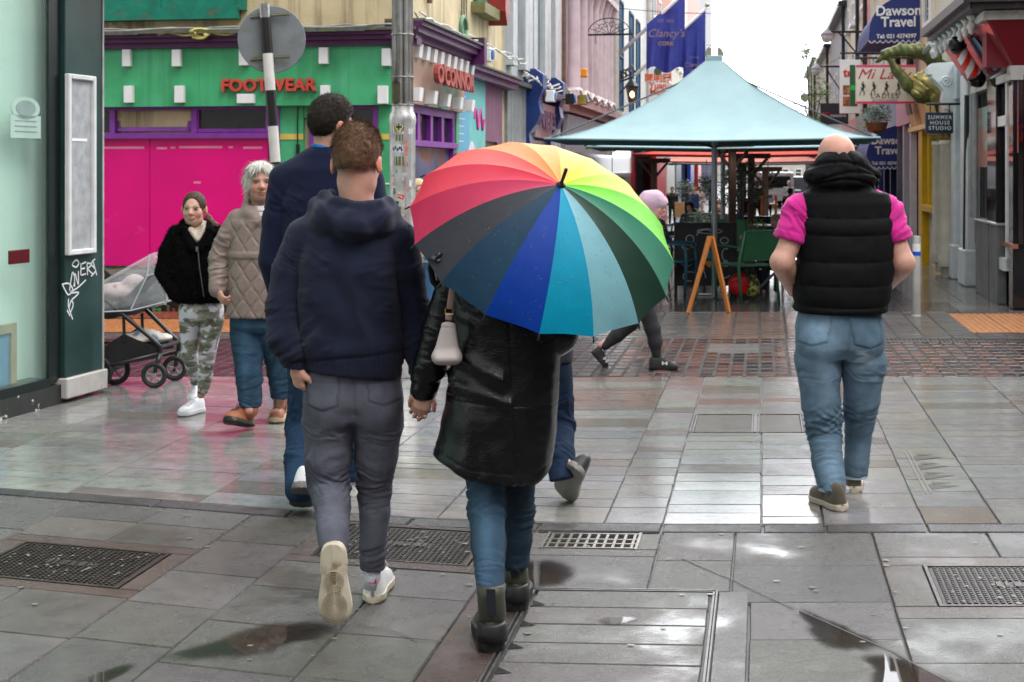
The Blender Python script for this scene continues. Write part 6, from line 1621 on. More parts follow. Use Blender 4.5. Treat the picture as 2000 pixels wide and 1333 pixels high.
def handbag():
 Y=4.80;p=lambda x,y,dy=0:P(x,y,Y+dy);c=p(872,680)
 t=thing('shoulder_bag','light taupe shoulder bag hanging beside the leather coat','bag',p(872,728))
 mB=M('taupe_bag',(.40,.35,.33),rough=.5,var=.06)
 F=Field((p(835,0).x,Y-.09,p(0,740).z),(p(910,0).x,Y+.09,p(0,600).z),.004)
 for a,b_,ra,rb,f in ((p(876,636),p(872,696),.026,.044,.5),):F.cap(a,b_,ra,rb,.01,side=(1,0,0),fa=f)
 F.cap(p(858,700),p(888,699),.040,.040,.02,side=(0,1,0),fa=.55);F.cutplane(p(876,626),(0,0,1))
 finish('bag_body',F,mB,t,lambda V,N:-.002*np.exp(-((V[:,2]-p(0,640).z)/.003)**2))
 q=MB();q.tube([p(876,626),p(877,612)],.012,8,flat=.3);q.tube([p(878,604,-.01),p(884,560,-.0),p(896,520,.03),p(908,478,.10)],.011,8,flat=.3);q.build('strap',M('rose_strap',(.36,.24,.22),rough=.5),t,smooth=True)
 q=MB();a,b_=p(870,603,-.01),p(885,614,-.01)
 q.tube([a,(b_.x,a.y,a.z),b_,(a.x,a.y,b_.z),a],.0022,6);q.build('buckle',M('brass',(.6,.42,.15),rough=.25,metal=1),t)
def hidden_man():
 Y=6.9;p=lambda x,y,dy=0:P(x,y,Y+dy)
 J=dict(neck=p(1045,368),chest=p(1045,435),waist=p(1045,560),pelvis=p(1045,660),shL=p(970,385),shR=p(1118,385),elL=p(958,500),wrL=p(975,600,.1),elR=p(1120,500),wrR=p(1100,600,.15),
             hipL=p(1015,690),knL=p(1010,820,.15),anL=p(1010,930,.2),hipR=p(1078,690),knR=p(1088,830,.05),anR=p(1108,925,-.2))
 hc=v3(p(1045,340))
 b,fr=base_body('person','person hidden behind the leather coat, one dark jeans leg and lifted shoe showing','people in the street',J,(hc,(0,1,0),(0,0,1),.92),(.52,.29,.22),res=.010,hres=.010,facef=False)
 F=Field(hc-.15,hc+.17,.01);hairshell(F,hc,fr,.92,.01);F.cutplane(hc+v3((0,0,-.03)),(0,.3,-1));finish('hair',F,mHairA,b,None,lambda V,N:np.tile((.03,.02,.015),(len(V),1)))
 F=Field((p(930,0).x,6.55,p(0,720).z),(p(1160,0).x,7.3,p(0,330).z),.010);S_=lambda y,cx,hw,hd,dy=0:(p(0,y).z,p(cx,0).x,Y+dy,hw,hd)
 F.stack([S_(365,1045,.08,.08),S_(382,1045,.16,.11),S_(420,1045,.19,.13),S_(560,1045,.18,.14),S_(705,1045,.185,.14)],(1,0,0),.02)
 limb(F,[(p(975,385),.07),(p(960,500),.06),(p(975,600,.1),.05)],.015);limb(F,[(p(1115,385),.07),(p(1118,500),.06),(p(1100,600,.15),.05)],.015)
 finish('jacket',F,M('dark_jacket',(.012,.013,.018),rough=.7),b,lambda V,N:.006*(fbm(V*7,4,3)-.5))
 F=Field((p(975,0).x,6.4,p(0,970).z),(p(1160,0).x,7.4,p(0,650).z),.007)
 F.stack([S_(660,1045,.16,.12),S_(710,1045,.17,.125),S_(735,1045,.16,.11)],(1,0,0),.02);kR,aR=p(1091,830,.05),p(1098,945,-.24)
 limb(F,[(p(1080,725),.094),(kR,.076),(p(1094,890,-.1),.066),(aR,.058)],.02);limb(F,[(p(1012,725),.09),(p(1010,820,.15),.075),(p(1010,940,.2),.07)],.02)
 F.cutplane(p(1098,938,-.2),(.2,-.3,-1))
 finish('jeans',F,mBlueJean,b,jeans_disp([(p(1080,725),kR,.2,.1,.035,.008,1),(kR,aR,.02,.07,.03,.008,2),(kR,aR,.24,.08,.03,.010,3)]),lambda V,N:v3((.007,.018,.045))[None]*(.7+.6*fbm(V*6,5,3))[:,None])
 shoe(b,P(1124,915,6.62),P(1096,975,6.86),(.62,.55,.55),M('dark_trainer',(.02,.022,.022),rough=.5),M('grey_trainer_sole',(.19,.18,.16),rough=.6,var=.3),w=1.2)
 g=G(1010,955);shoe(b,(g.x,g.y,0),(g.x,g.y+.28,0),(0,0,1),M('dark_trainer',()),M('grey_trainer_sole',()),w=1.1)
def pink_man():
 Y=6.85;p=lambda x,y,dy=0:P(x,y,Y+dy)
 J=dict(neck=p(1640,352),chest=p(1646,440),waist=p(1645,560),pelvis=p(1642,640),shL=p(1575,400),shR=p(1722,400),elL=p(1527,512,-.06),wrL=p(1556,572,.16),elR=p(1764,514,-.06),wrR=p(1730,556,.16),
             hipL=p(1602,680),knL=p(1610,830,.06),anL=p(1625,960,-.12),hipR=p(1684,680),knR=p(1678,830,.16),anR=p(1668,935,.22))
 hc=v3(p(1632,315,.02))
 def hf(x,y,z,V):
  m=.38*ss(-z,-.075,-.02)*(y<.03)*ss(vnoise(V*220,5),.2,.7);ear=(np.abs(x)>.0795)&(np.abs(z+.008)<.045);return np.where(ear,0,m),(.36,.27,.22)
 b,fr=base_body('person','bald man in a bright pink shirt, black puffer vest and light blue jeans','people in the street',J,(hc,(-.12,1,-.05),(0,0,1),1.13),(.60,.31,.235),res=.007,hres=.005,facef=False,neck_r=.075,hairfn=hf,arm_r=(.056,.052,.058,.040),
                      hands=[dict(wrist=p(1560,574,.18),dirv=(.6,.6,-.2),palm=(0,-.6,-.6),thumb_side=1,curl=.4),dict(wrist=p(1726,560,.18),dirv=(-.6,.6,-.2),palm=(0,-.6,-.6),thumb_side=-1,curl=.4)])
 S_=lambda y,cx,hw,hd,dy=0:(p(0,y).z,p(cx,0).x,Y+dy,hw,hd)
 F=Field((p(1490,0).x,6.5,p(0,640).z),(p(1800,0).x,7.2,p(0,270).z),.0065)
 limb(F,[(p(1590,400),.075),(p(1562,415),.082),(p(1541,476,-.03),.080)],.02);limb(F,[(p(1706,400),.075),(p(1728,415),.082),(p(1751,474,-.03),.078)],.02)
 F.stack([S_(385,1648,.17,.11),S_(420,1648,.20,.13),S_(590,1645,.19,.15)],(1,0,0),.02)
 cpl=nrm((-.45,0,-1));X=F.x[:,None,None];Z=F.z[None,None,:]
 cL,cR=p(1539,468),p(1755,466)
 F.d=np.maximum(F.d,np.where(X<p(1562,0).x,((X-cL.x)*.28*-1+(Z-cL.z)*-1)/1.04,-1).astype(np.float32));F.d=np.maximum(F.d,np.where(X>p(1735,0).x,((X-cR.x)*.28+(Z-cR.z)*-1)/1.04,-1).astype(np.float32))
 def dp(V,N):
  r=ring(V,p(1580,405),p(1541,466),.08,.09,.05,.014,3)+ring(V,p(1716,405),p(1752,460),.08,.09,.05,.014,4)
  for c_,s_ in ((cL,-1),(cR,1)):
   h=((V[:,2]-c_.z)-(V[:,0]-c_.x)*.28*s_*1)
   r=r+.0035*(h<.035)*((V[:,0]<p(1562,0).x)|(V[:,0]>p(1735,0).x))
  return r
 finish('shirt',F,mTeePink,b,dp,smooth_it=1)
 F=Field((p(1530,0).x,6.5,p(0,640).z),(p(1765,0).x,7.2,p(0,275).z),.006)
 F.stack([S_(366,1648,.15,.10),S_(380,1649,.205,.125),S_(400,1650,.218,.14),S_(450,1650,.222,.158),S_(520,1648,.222,.168),S_(580,1644,.222,.168),S_(606,1641,.214,.162)],(1,0,0),.01,p=2.6)
 F.ell(p(1642,345,-.035),(.178,.125,.082),.03);F.ell(p(1645,326,-.045),(.135,.10,.088),.02)
 F.ell(p(1634,292,.10),(.115,.15,.115),.02,op='s');F.cap(p(1648,362,.05),p(1648,372,.05),.14,.15,.02)
 for x,dy in ((1590,.07),(1704,.07)):F.cap(p(x,345,dy),p(x+(1632-x)*.1,372,.1),.04,.04,.02)
 zs=[p(0,y).z for y in (428,459,511,557,598)]
 ay=lambda V:(V[:,0]-p(1645,0).x)
 def dv(V,N):
  z=V[:,2]+.010*np.cos(ay(V)*7)-.01;body=1-ss(z,p(0,385).z,p(0,372).z);r=np.zeros(len(V))
  zb=[p(0,372).z]+zs+[p(0,612).z]
  for i in range(len(zb)-1):
   u=(zb[i]-z)/(zb[i]-zb[i+1]);m=(u>0)&(u<1);r=r+body*m*np.sqrt(np.clip(4*u*(1-u),0,1))*(.010 if i else .006)
  r=r+body*.005*(fbm(V*np.array([8,5,12]),51,2)-.5)*2*ss(-z,-p(0,425).z,-p(0,445).z)
  for zz in zs:r=r+body*.006*np.exp(-((z-zz)/.02)**2)*(vnoise(V*np.array([45,20,12]),3)-.5)
  hd=1-body;q=V-v3(p(1640,352,.0));an=q[:,2]+.25*np.abs(q[:,0]-.04)
  for zz,tl in ((.035,.15),(.085,-.1),(.0,.0)):
   l=q[:,2]-zz-tl*q[:,0]-.5*q[:,0]**2*-3;r=r-hd*.010*np.exp(-(l/.008)**2)
  for x0,k_ in ((-.07,.6),(.05,-.5)):
   l=q[:,0]-x0-k_*(q[:,2]-.06);r=r-hd*.008*np.exp(-(l/.008)**2)*(q[:,2]>.03)
  r=r+hd*.010*(fbm(V*16,55,3)-.5)*2
  return r
 finish('puffer_vest',F,mPuffer,b,dv,smooth_it=1)
 F=Field((p(1530,0).x,6.45,p(0,975).z),(p(1755,0).x,7.35,p(0,590).z),.0065)
 F.stack([S_(600,1640,.195,.14),S_(640,1640,.208,.15),S_(675,1640,.206,.145),S_(698,1640,.185,.11)],(1,0,0),.02)
 for x in (1600,1682):F.ell(p(x,668,-.065),(.098,.085,.10),.04)
 kL,kR,aL,aR=p(1610,850,.05),p(1677,840,.15),p(1628,965,-.14),p(1668,945,.22)
 limb(F,[(p(1597,700),.109),(p(1602,780,.03),.092),(kL,.072),(p(1618,910,-.05),.067),(aL,.062)],.008);limb(F,[(p(1685,700),.106),(p(1683,780,.08),.083),(kR,.062),(p(1674,900,.2),.058),(aR,.053)],.008)
 X=F.x[:,None,None];Z=F.z[None,None,:]
 F.d=np.maximum(F.d,np.where(X<p(1655,0).x+.002,p(0,955,-.12).z-Z,p(0,930,.2).z-Z).astype(np.float32));F.cutplane(p(1640,600),(0,0,1))
 back=(0,-1,.05);pk=[(p(1590,650,-.15),-1),(p(1695,655,-.15),1)]
 spec=[(p(1598,712),kL,.02,.05,.035,.008,61),(p(1598,712),kL,.27,.07,.03,.010,62),(kL,aL,.0,.06,.026,.010,63),(kL,aL,.14,.08,.035,.007,64),(kL,aL,.27,.05,.024,.009,65),
   (p(1684,712),kR,.02,.05,.035,.008,66),(p(1684,712),kR,.26,.07,.028,.009,67),(kR,aR,.02,.07,.028,.010,68),(kR,aR,.24,.06,.024,.009,69)]
 def ex(V,N):
  r=0
  for c0,s_ in pk:
   up_,se=pocket(V,N,c0,nrm((1,0,.12*s_)),(0,0,1),.075,.085,back);r=r+.004*up_-.003*se
  x=V[:,0]-p(1641,0).x;return r-.006*np.exp(-(x/.008)**2)*(V[:,1]<Y-.04)*(V[:,2]>.62)+.010*(1-np.abs(fbm(V*np.array([4,4,5.]),71,3)-.5)*5)*.5
 def col(V,N):
  n=fbm(V*6,31,3);f=np.zeros(len(V))
  for a,r_ in ((p(1598,745),.09),(p(1684,745),.09),(p(1600,660,-.1),.10),(p(1615,905),.06),(p(1676,890,.15),.05)):f+=np.exp(-(np.linalg.norm((V-v3(a))*np.array([1,.2,.55]),axis=1)/r_)**2)
  c=v3((.112,.188,.262))[None]*(.5+.35*n+.60*f)[:,None]+(f*.035)[:,None]
  for c0,s_ in pk:
   _,se=pocket(V,N,c0,nrm((1,0,.12*s_)),(0,0,1),.075,.085,back);c*=(1-.35*se)[:,None]
  wh=fbm(np.stack([V[:,0]*20,V[:,1]*8,V[:,2]*60],1),77,2);sp=np.exp(-(((V[:,0]-p(1672,0).x)/.05)**2+((V[:,2]-p(0,690).z)/.05)**2));c+=(sp*ss(wh,.56,.66)*.25)[:,None]
  return c
 finish('jeans',F,mBlueJean,b,jeans_disp(spec,ex),col,1)
 for s_,(x,y,dy,r) in (('L',(1628,955,-.12,.073)),('R',(1669,930,.22,.064))):
  q=MB();q.tube([p(x,y-3,dy),p(x,y+3,dy)],r,18);q.build('turned_hem',M('pale_denim',(.30,.36,.42),rough=.8),b,smooth='auto')
 g=G(1632,1001);shoe(b,(g.x+.035,g.y,0.005),(g.x-.035,g.y+.28,.0),(-.1,0,1),mSuede,M('bone_sole',(.50,.42,.34),rough=.6,var=.15),w=1.15,h=1.15,sole_t=.03,shaft=[((g.x+.02,g.y+.06,.09),.046),((g.x+.02,g.y+.065,.115),.042)])
 g=G(1668,963);shoe(b,(g.x,g.y,0.0),(g.x+.06,g.y+.28,.0),(0,0,1),mSuede,M('bone_sole',()),w=1.1,h=1.15,sole_t=.03,shaft=[((g.x+.01,g.y+.06,.10),.05),((g.x+.01,g.y+.06,.14),.048)])
 q=MB();a=nrm(v3(J['wrL'])-v3(J['elL']));c_=v3(J['wrL'])-a*.03;q.lathe(tuple(c_-a*.008),[(.0455,0),(.0475,.004),(.0475,.014),(.0455,.018)],20,axis=tuple(a));q.build('watch',M('silver',(.7,.7,.68),rough=.2,metal=1),b)
def grey_woman():
 Y=8.75;p=lambda x,y,dy=0:P(x,y,Y+dy);fd=(.24,-1,.0);up=(-.03,0,1)
 J=dict(neck=p(510,405,.02),chest=p(510,470),waist=p(510,560),pelvis=p(508,620),shL=p(462,430),shR=p(560,430),elL=p(430,505),wrL=p(424,562,-.10),elR=p(590,505),wrR=p(592,570,-.08),
             hipL=p(482,645),knL=p(486,730,-.02),anL=p(487,812,-.08),hipR=p(534,645),knR=p(547,725,.12),anR=p(549,800,.18))
 hc=v3(p(509,357,-.01))
 b,fr=base_body('person','grey haired woman in a quilted taupe jacket and blue jeans walking towards the camera','people in the street',J,(hc,fd,up,1.03),(.50,.27,.20),res=.007,hres=.0036,facef=True,jaw=1.12,browc=(.22,.16,.12),iris=(.07,.09,.11),brow_w=.8,lips=(.42,.14,.12),
                      hands=[dict(wrist=p(423,566,-.10),dirv=(.55,-.35,-.75),palm=(.6,.5,.2),thumb_side=-1,curl=.9,sc=.95)])
 sd,fw,u_=fr
 F=Field(hc-.2,hc+.2,.005);hairshell(F,hc,fr,1.03,.010)
 for s_ in (-1,1):F.ell(v3(hc)+(sd*s_*.075+u_*-.010+fw*-.005),(.026,.055,.065),.03,[sd,fw,u_])
 F.ell(v3(hc)+u_*-.05-fw*.07,(.07,.045,.06),.03,[sd,fw,u_]);F.ell(v3(hc)+(sd*.03+u_*.085+fw*.055),(.055,.05,.035),.03,[sd,fw,u_])
 F.ell(v3(hc)+(fw*.118+u_*-.018-sd*.006),(.066,.075,.096),.02,[sd,fw,u_],'s')
 def hd(V,N):q=V-v3(hc);return .004*np.sin((q@sd)*420+6*fbm(V*14,2,2))+.004*(fbm(V*50,7,2)-.5)
 o=finish('hair',F,mHairA,b,hd,lambda V,N:v3((.56,.54,.49))[None]*(.55+.75*fbm(np.stack([V[:,0]*90,V[:,1]*60,V[:,2]*14],1),3,3))[:,None])
 me=o.data;V=np.array([v.co for v in me.vertices])+v3(wloc(o));N_=np.array([v.normal for v in me.vertices]);idx=RNG.choice(len(V),2600);q=V[idx]-v3(hc)
 fl=-u_[None,:]*1.0+sd[None,:]*np.sign(q@sd)[:,None]*.5+fw[None]*.25;strands('hair_strands',mHairA,o,V[idx],N_[idx],fl,.055,width=.0035,lift=.03,jitter=.12,cols=v3((.66,.64,.58))[None]*RNG.uniform(.5,1.3,(2600,1)))
 S_=lambda y,cx,hw,hd,dy=0:(p(0,y).z,p(cx,0).x,Y+dy,hw,hd)
 F=Field((p(395,0).x,8.42,p(0,640).z),(p(620,0).x,9.1,p(0,375).z),.0065)
 F.stack([S_(402,510,.10,.085),S_(418,510,.15,.11),S_(440,510,.185,.13),S_(500,509,.19,.155),S_(560,508,.200,.17),S_(618,508,.208,.175)],(1,0,0),.02)
 limb(F,[(p(466,430),.07),(p(445,465),.068),(p(429,508),.064),(p(424,566,-.09),.050)],.02);limb(F,[(p(554,430),.07),(p(575,465),.068),(p(588,508),.064),(p(592,570,-.08),.05)],.02)
 limb(F,[(p(484,402,.03),.036),(p(486,418,-.07),.036),(p(505,434,-.115),.028)],.02);limb(F,[(p(538,402,.03),.036),(p(530,418,-.07),.036),(p(512,434,-.115),.026)],.02)
 F.cap(p(490,398,.09),p(530,398,.09),.05,.05,.03);F.cap(p(512,390,-.02),p(512,416,-.10),.040,.022,.01,op='s');F.cutplane(p(510,617),(0,0,-1))
 def d(V,N):
  z=V[:,2];x=V[:,0]-p(508,0).x;lam=.10;hgt=.15
  front=ss(-N[:,1],-.3,.2)
  ph=x/lam;cz=.21*np.cos(z/hgt*2*math.pi);w1=np.abs(((ph-cz) % 1)-.5);w2=np.abs(((ph+cz+.5) % 1)-.5);w=np.minimum(w1,w2)*lam
  puff=1-np.exp(-(w/.007)**2)
  inb=(np.abs(x)<.19)&(z<p(0,430).z);r=(.007*puff-.003)*inb
  sl=np.linalg.norm(V-v3(p(429,508)),axis=1);r=np.where(x<p(452,0).x-p(508,0).x,ring(V,p(466,430),p(429,508),.14,.12,.045,.010,4)+ring(V,p(429,508),p(424,566),.06,.12,.042,.010,5),r)
  zb=p(0,497).z;bd=np.exp(-((z-zb)/.020)**6)*inb;r=r*(1-bd)+bd*.012;
  x1=x-.07;r=r-.004*np.exp(-(x1/.004)**2)*(z>zb)*inb
  return r+.002*(fbm(V*25,3,2)-.5)
 finish('quilted_jacket',F,mQuilt,b,d,smooth_it=0)
 F=Field(v3(p(480,450,-.2)),v3(p(540,385,.1)),.006);F.cap(p(512,396,-.01),p(512,440,-.03),.072,.09,.0,side=(1,0,0),fa=.9);F.cutplane(p(512,407),(0,.3,1))
 finish('striped_top',F,M('striped_top',attr=True,rough=.9),b,None,lambda V,N:np.where(np.abs(((V[:,2]-p(0,423).z)/.035+.5) % 1-.5)[:,None]<.09,v3((.03,.04,.08)),v3((.62,.6,.58))))
 q=MB();q.tube([p(526,423,-.15),p(525,470,-.185)],.0035,5);q.build('zip',M('zip_grey',(.15,.12,.11),rough=.4),b)
 F=Field((p(430,0).x,8.45,p(0,830).z),(p(590,0).x,9.15,p(0,600).z),.0075)
 F.stack([S_(605,508,.18,.14),S_(635,508,.185,.145),S_(648,508,.17,.11)],(1,0,0),.02);kL,aL,kR,aR=p(486,728,-.05),p(489,812,-.02),p(546,725,.10),p(549,790,.16)
 limb(F,[(p(483,650),.108),(kL,.080),(aL,.064)],.008);limb(F,[(p(537,650),.104),(kR,.074),(aR,.060)],.008)
 X=F.x[:,None,None];Z=F.z[None,None,:];F.d=np.maximum(F.d,np.where(X>p(519,0).x,p(0,777,.15).z-Z,p(0,793).z-Z).astype(np.float32))
 finish('jeans',F,mBlueJean,b,jeans_disp([(p(484,655),kL,.15,.1,.05,.007,1),(kL,aL,.05,.08,.04,.007,2),(kL,aL,.2,.06,.032,.008,3),(kR,aR,.05,.08,.04,.007,4),(kR,aR,.17,.06,.032,.008,5)]),
           lambda V,N:v3((.032,.072,.122))[None]*(.55+.55*fbm(V*6,5,3)+.35*np.exp(-((np.abs(V[:,0]-p(513,0).x)-.09)/.035)**2))[:,None])
 g=G(492,838);shoe(b,(g.x,g.y,.01),(g.x-.11,g.y-.23,.08),(-.12,.28,1),mTan,M('boot_sole',(.40,.30,.18),rough=.6,dirt=((.02,.018,.015),14,.3,.5)),w=1.12,h=1.25,laces=M('brown_lace',(.12,.05,.03),rough=.7),shaft=[((g.x,g.y-.05,.12),.05),((g.x,g.y-.02,.17),.05)],name='boot')
 g=G(549,815);shoe(b,(g.x,g.y+.04,.0),(g.x+.0,g.y-.25,.0),(0,0,1),mTan,M('boot_sole2',(.45,.36,.24),rough=.6),w=1.05,h=1.25,laces=M('brown_lace',()),shaft=[((g.x,g.y+.0,.12),.05),((g.x,g.y+.0,.17),.05)],name='boot')
def girl():
 Y=9.2;p=lambda x,y,dy=0:P(x,y,Y+dy);fd=(.0,-1,-.02);up=(.02,0,1)
 J=dict(neck=p(382,446,.02),chest=p(383,490),waist=p(386,550),pelvis=p(392,595),shL=p(345,458),shR=p(424,458),elL=p(322,528),wrL=p(348,572,-.10),elR=p(432,525),wrR=p(415,575,-.10),
             hipL=p(373,615),knL=p(370,690,.03),anL=p(381,748,.35),hipR=p(414,615),knR=p(404,695,-.05),anR=p(393,780,-.02))
 hc=v3(p(379,409,-.01))
 b,fr=base_body('person','girl in a fluffy black jacket and camouflage leggings beside the pushchair','people in the street',J,(hc,fd,up,.93),(.54,.33,.25),res=.007,hres=.0036,facef=True,jaw=.92,browc=(.12,.08,.055),iris=(.05,.035,.03),lips=(.52,.20,.18),thin=.78,neck_r=.042,arm_r=(.036,.033,.03,.022))
 sd,fw,u_=fr
 F=Field(hc-.2,hc+.2,.0045);hairshell(F,hc,fr,.93,.003)
 F.ell(v3(hc)+(fw*.115+u_*-.018),(.070,.085,.108),.008,[sd,fw,u_],'s');F.cutplane(v3(hc)+u_*-.075,(0,.4,-1))
 for s_ in (-1,1):F.ell(v3(hc)+(sd*s_*.085+u_*-.03+fw*.0),(.028,.045,.040),.008,[sd,fw,u_],'s')
 F.cap(v3(hc)-fw*.085-u_*.03,v3(hc)-fw*.11-u_*.06,.026,.022,.02)
 o=finish('hair',F,mHairA,b,lambda V,N:.0015*np.sin(((V-v3(hc))@sd)*500+2*fbm(V*10,2,2)),lambda V,N:v3((.055,.033,.022))[None]*(.6+.7*fbm(np.stack([V[:,0]*80,V[:,1]*30,V[:,2]*30],1),3,3))[:,None])
 F=Field(v3(p(385,478,-.2)),v3(p(445,405,.2)),.005);limb(F,[(p(390,412,.08),.022),(p(406,428,.05),.024),(p(420,442,-.0),.022),(p(434,462,-.06),.012)],.02)
 finish('ponytail',F,mHairA,b,lambda V,N:.003*np.sin(V[:,2]*500+V[:,0]*300),lambda V,N:v3((.10,.058,.036))[None]*(.6+.7*fbm(V*60,3,2))[:,None])
 S_=lambda y,cx,hw,hd,dy=0:(p(0,y).z,p(cx,0).x,Y+dy,hw,hd)
 F=Field((p(295,0).x,8.9,p(0,615).z),(p(455,0).x,9.5,p(0,425).z),.007)
 F.stack([S_(440,384,.085,.08),S_(455,384,.135,.10),S_(480,384,.165,.125),S_(530,383,.175,.15),S_(570,388,.165,.145),S_(590,392,.150,.13)],(1,0,0),.02)
 limb(F,[(p(346,458),.062),(p(330,495),.065),(p(324,532),.066),(p(345,572,-.08),.058)],.02);limb(F,[(p(422,458),.06),(p(428,495),.055),(p(426,532),.055),(p(412,572,-.08),.052)],.02)
 limb(F,[(p(360,440,.03),.030),(p(361,452,-.08),.028),(p(376,485,-.13),.022)],.015);limb(F,[(p(405,438,.03),.030),(p(410,452,-.08),.028),(p(392,485,-.13),.022)],.015);F.cap(p(360,438,.06),p(405,438,.06),.035,.035,.02)
 F.cap(p(384,436,-.03),p(385,466,-.13),.048,.014,.008,op='s')
 V0=None
 o=finish('fluffy_jacket',F,mFur,b,lambda V,N:.010*(fbm(V*28,3,3)-.4)+.004*(vnoise(V*130,5)-.5),smooth_it=1)
 me=o.data;V=np.array([v.co for v in me.vertices])+v3(wloc(o));N_=np.array([v.normal for v in me.vertices]);idx=RNG.choice(len(V),9000)
 strands('fur',M('fur_tips',attr=True,rough=1,spec=.05),o,V[idx],N_[idx],np.tile((0,0,-1.),(9000,1)),.016,width=.003,lift=.6,jitter=.5,cols=np.tile(v3((.006,.006,.0065)),(9000,1))*RNG.uniform(.3,1.6,(9000,1)),seg=2)
 F=Field(v3(p(350,500,-.2)),v3(p(420,425,.12)),.005);F.cap(p(383,436,-.01),p(385,476,-.075),.052,.050,.0,side=(1,0,0),fa=.9)
 limb(F,[(p(364,437,.0),.018),(p(372,450,-.085),.017),(p(385,468,-.125),.013)],.01);limb(F,[(p(402,437,.0),.018),(p(398,450,-.085),.017),(p(387,468,-.125),.013)],.01);F.cap(p(383,428,-.02),p(384,452,-.1),.040,.016,.008,op='s')
 finish('hoodie_collar',F,M('beige_hoodie',(.42,.35,.28),rough=.9,bump=.3,bs=200),b)
 q=MB();pts=[p(386,482,-.158),p(389,520,-.172),p(395,560,-.165),p(398,580,-.15)];q.tube(pts,.004,6);z_=q.build('zip',M('zip_dark',(.08,.08,.085),rough=.35,metal=.6),b)
 q=MB();q.box(WORLD,pts[0].x-.008,pts[0].x+.008,Y-.178,Y-.165,pts[0].z-.03,pts[0].z);q.build('zip_puller',M('silver',()),z_)
 F=Field((p(335,0).x,8.95,p(0,790).z),(p(450,0).x,9.75,p(0,578).z),.0065)
 F.stack([S_(580,394,.13,.10),S_(605,394,.142,.115),S_(625,394,.138,.10)],(1,0,0),.02);kL,aL,kR,aR=p(370,688,.03),p(382,745,.30),p(405,695,-.03),p(394,782,-.02)
 limb(F,[(p(372,625),.072),(kL,.052),(p(376,715,.15),.047),(aL,.032)],.008);limb(F,[(p(415,625),.074),(kR,.051),(p(401,730,-.03),.047),(aR,.030)],.008)
 X=F.x[:,None,None];Z=F.z[None,None,:];F.d=np.maximum(F.d,(p(0,767).z-Z-.0*X).astype(np.float32))
 def camo(V,N):
  c=np.tile(v3((.22,.235,.17)),(len(V),1));q=V*np.array([1.3,1.3,2.9])
  for sd_,f_,th_,cc in ((1,11,.56,(.34,.31,.28)),(2,12,.58,(.12,.13,.09)),(3,10.5,.565,(.62,.60,.66))):
   n=fbm(q*f_+sd_*17,sd_*5,3);m=ss(n,th_-.008,th_+.008)[:,None];c=c*(1-m)+v3(cc)*m
  return c
 finish('camouflage_leggings',F,M('leggings',attr=True,rough=.85,var=.05),b,jeans_disp([(p(372,628),kL,.0,.05,.03,.004,1),(kL,aL,.0,.06,.025,.004,2),(kR,aR,.0,.06,.025,.004,3),(kR,aR,.2,.06,.025,.004,4)]),camo,1)
 mWS=M('white_sneaker',(.80,.80,.84),rough=.4,var=.04)
 g=G(392,806);shoe(b,(g.x+.01,g.y+.04,.0),(g.x-.10,g.y-.17,.0),(0,0,1),mWS,mWS,w=1.05,h=1.05,laces=M('white_lace',(.85,.85,.87),rough=.6))
 shoe(b,P(382,758,9.62),P(374,788,9.46),(0,-.45,.9),mWS,mWS,w=.95,h=1.0,laces=M('white_lace',()))
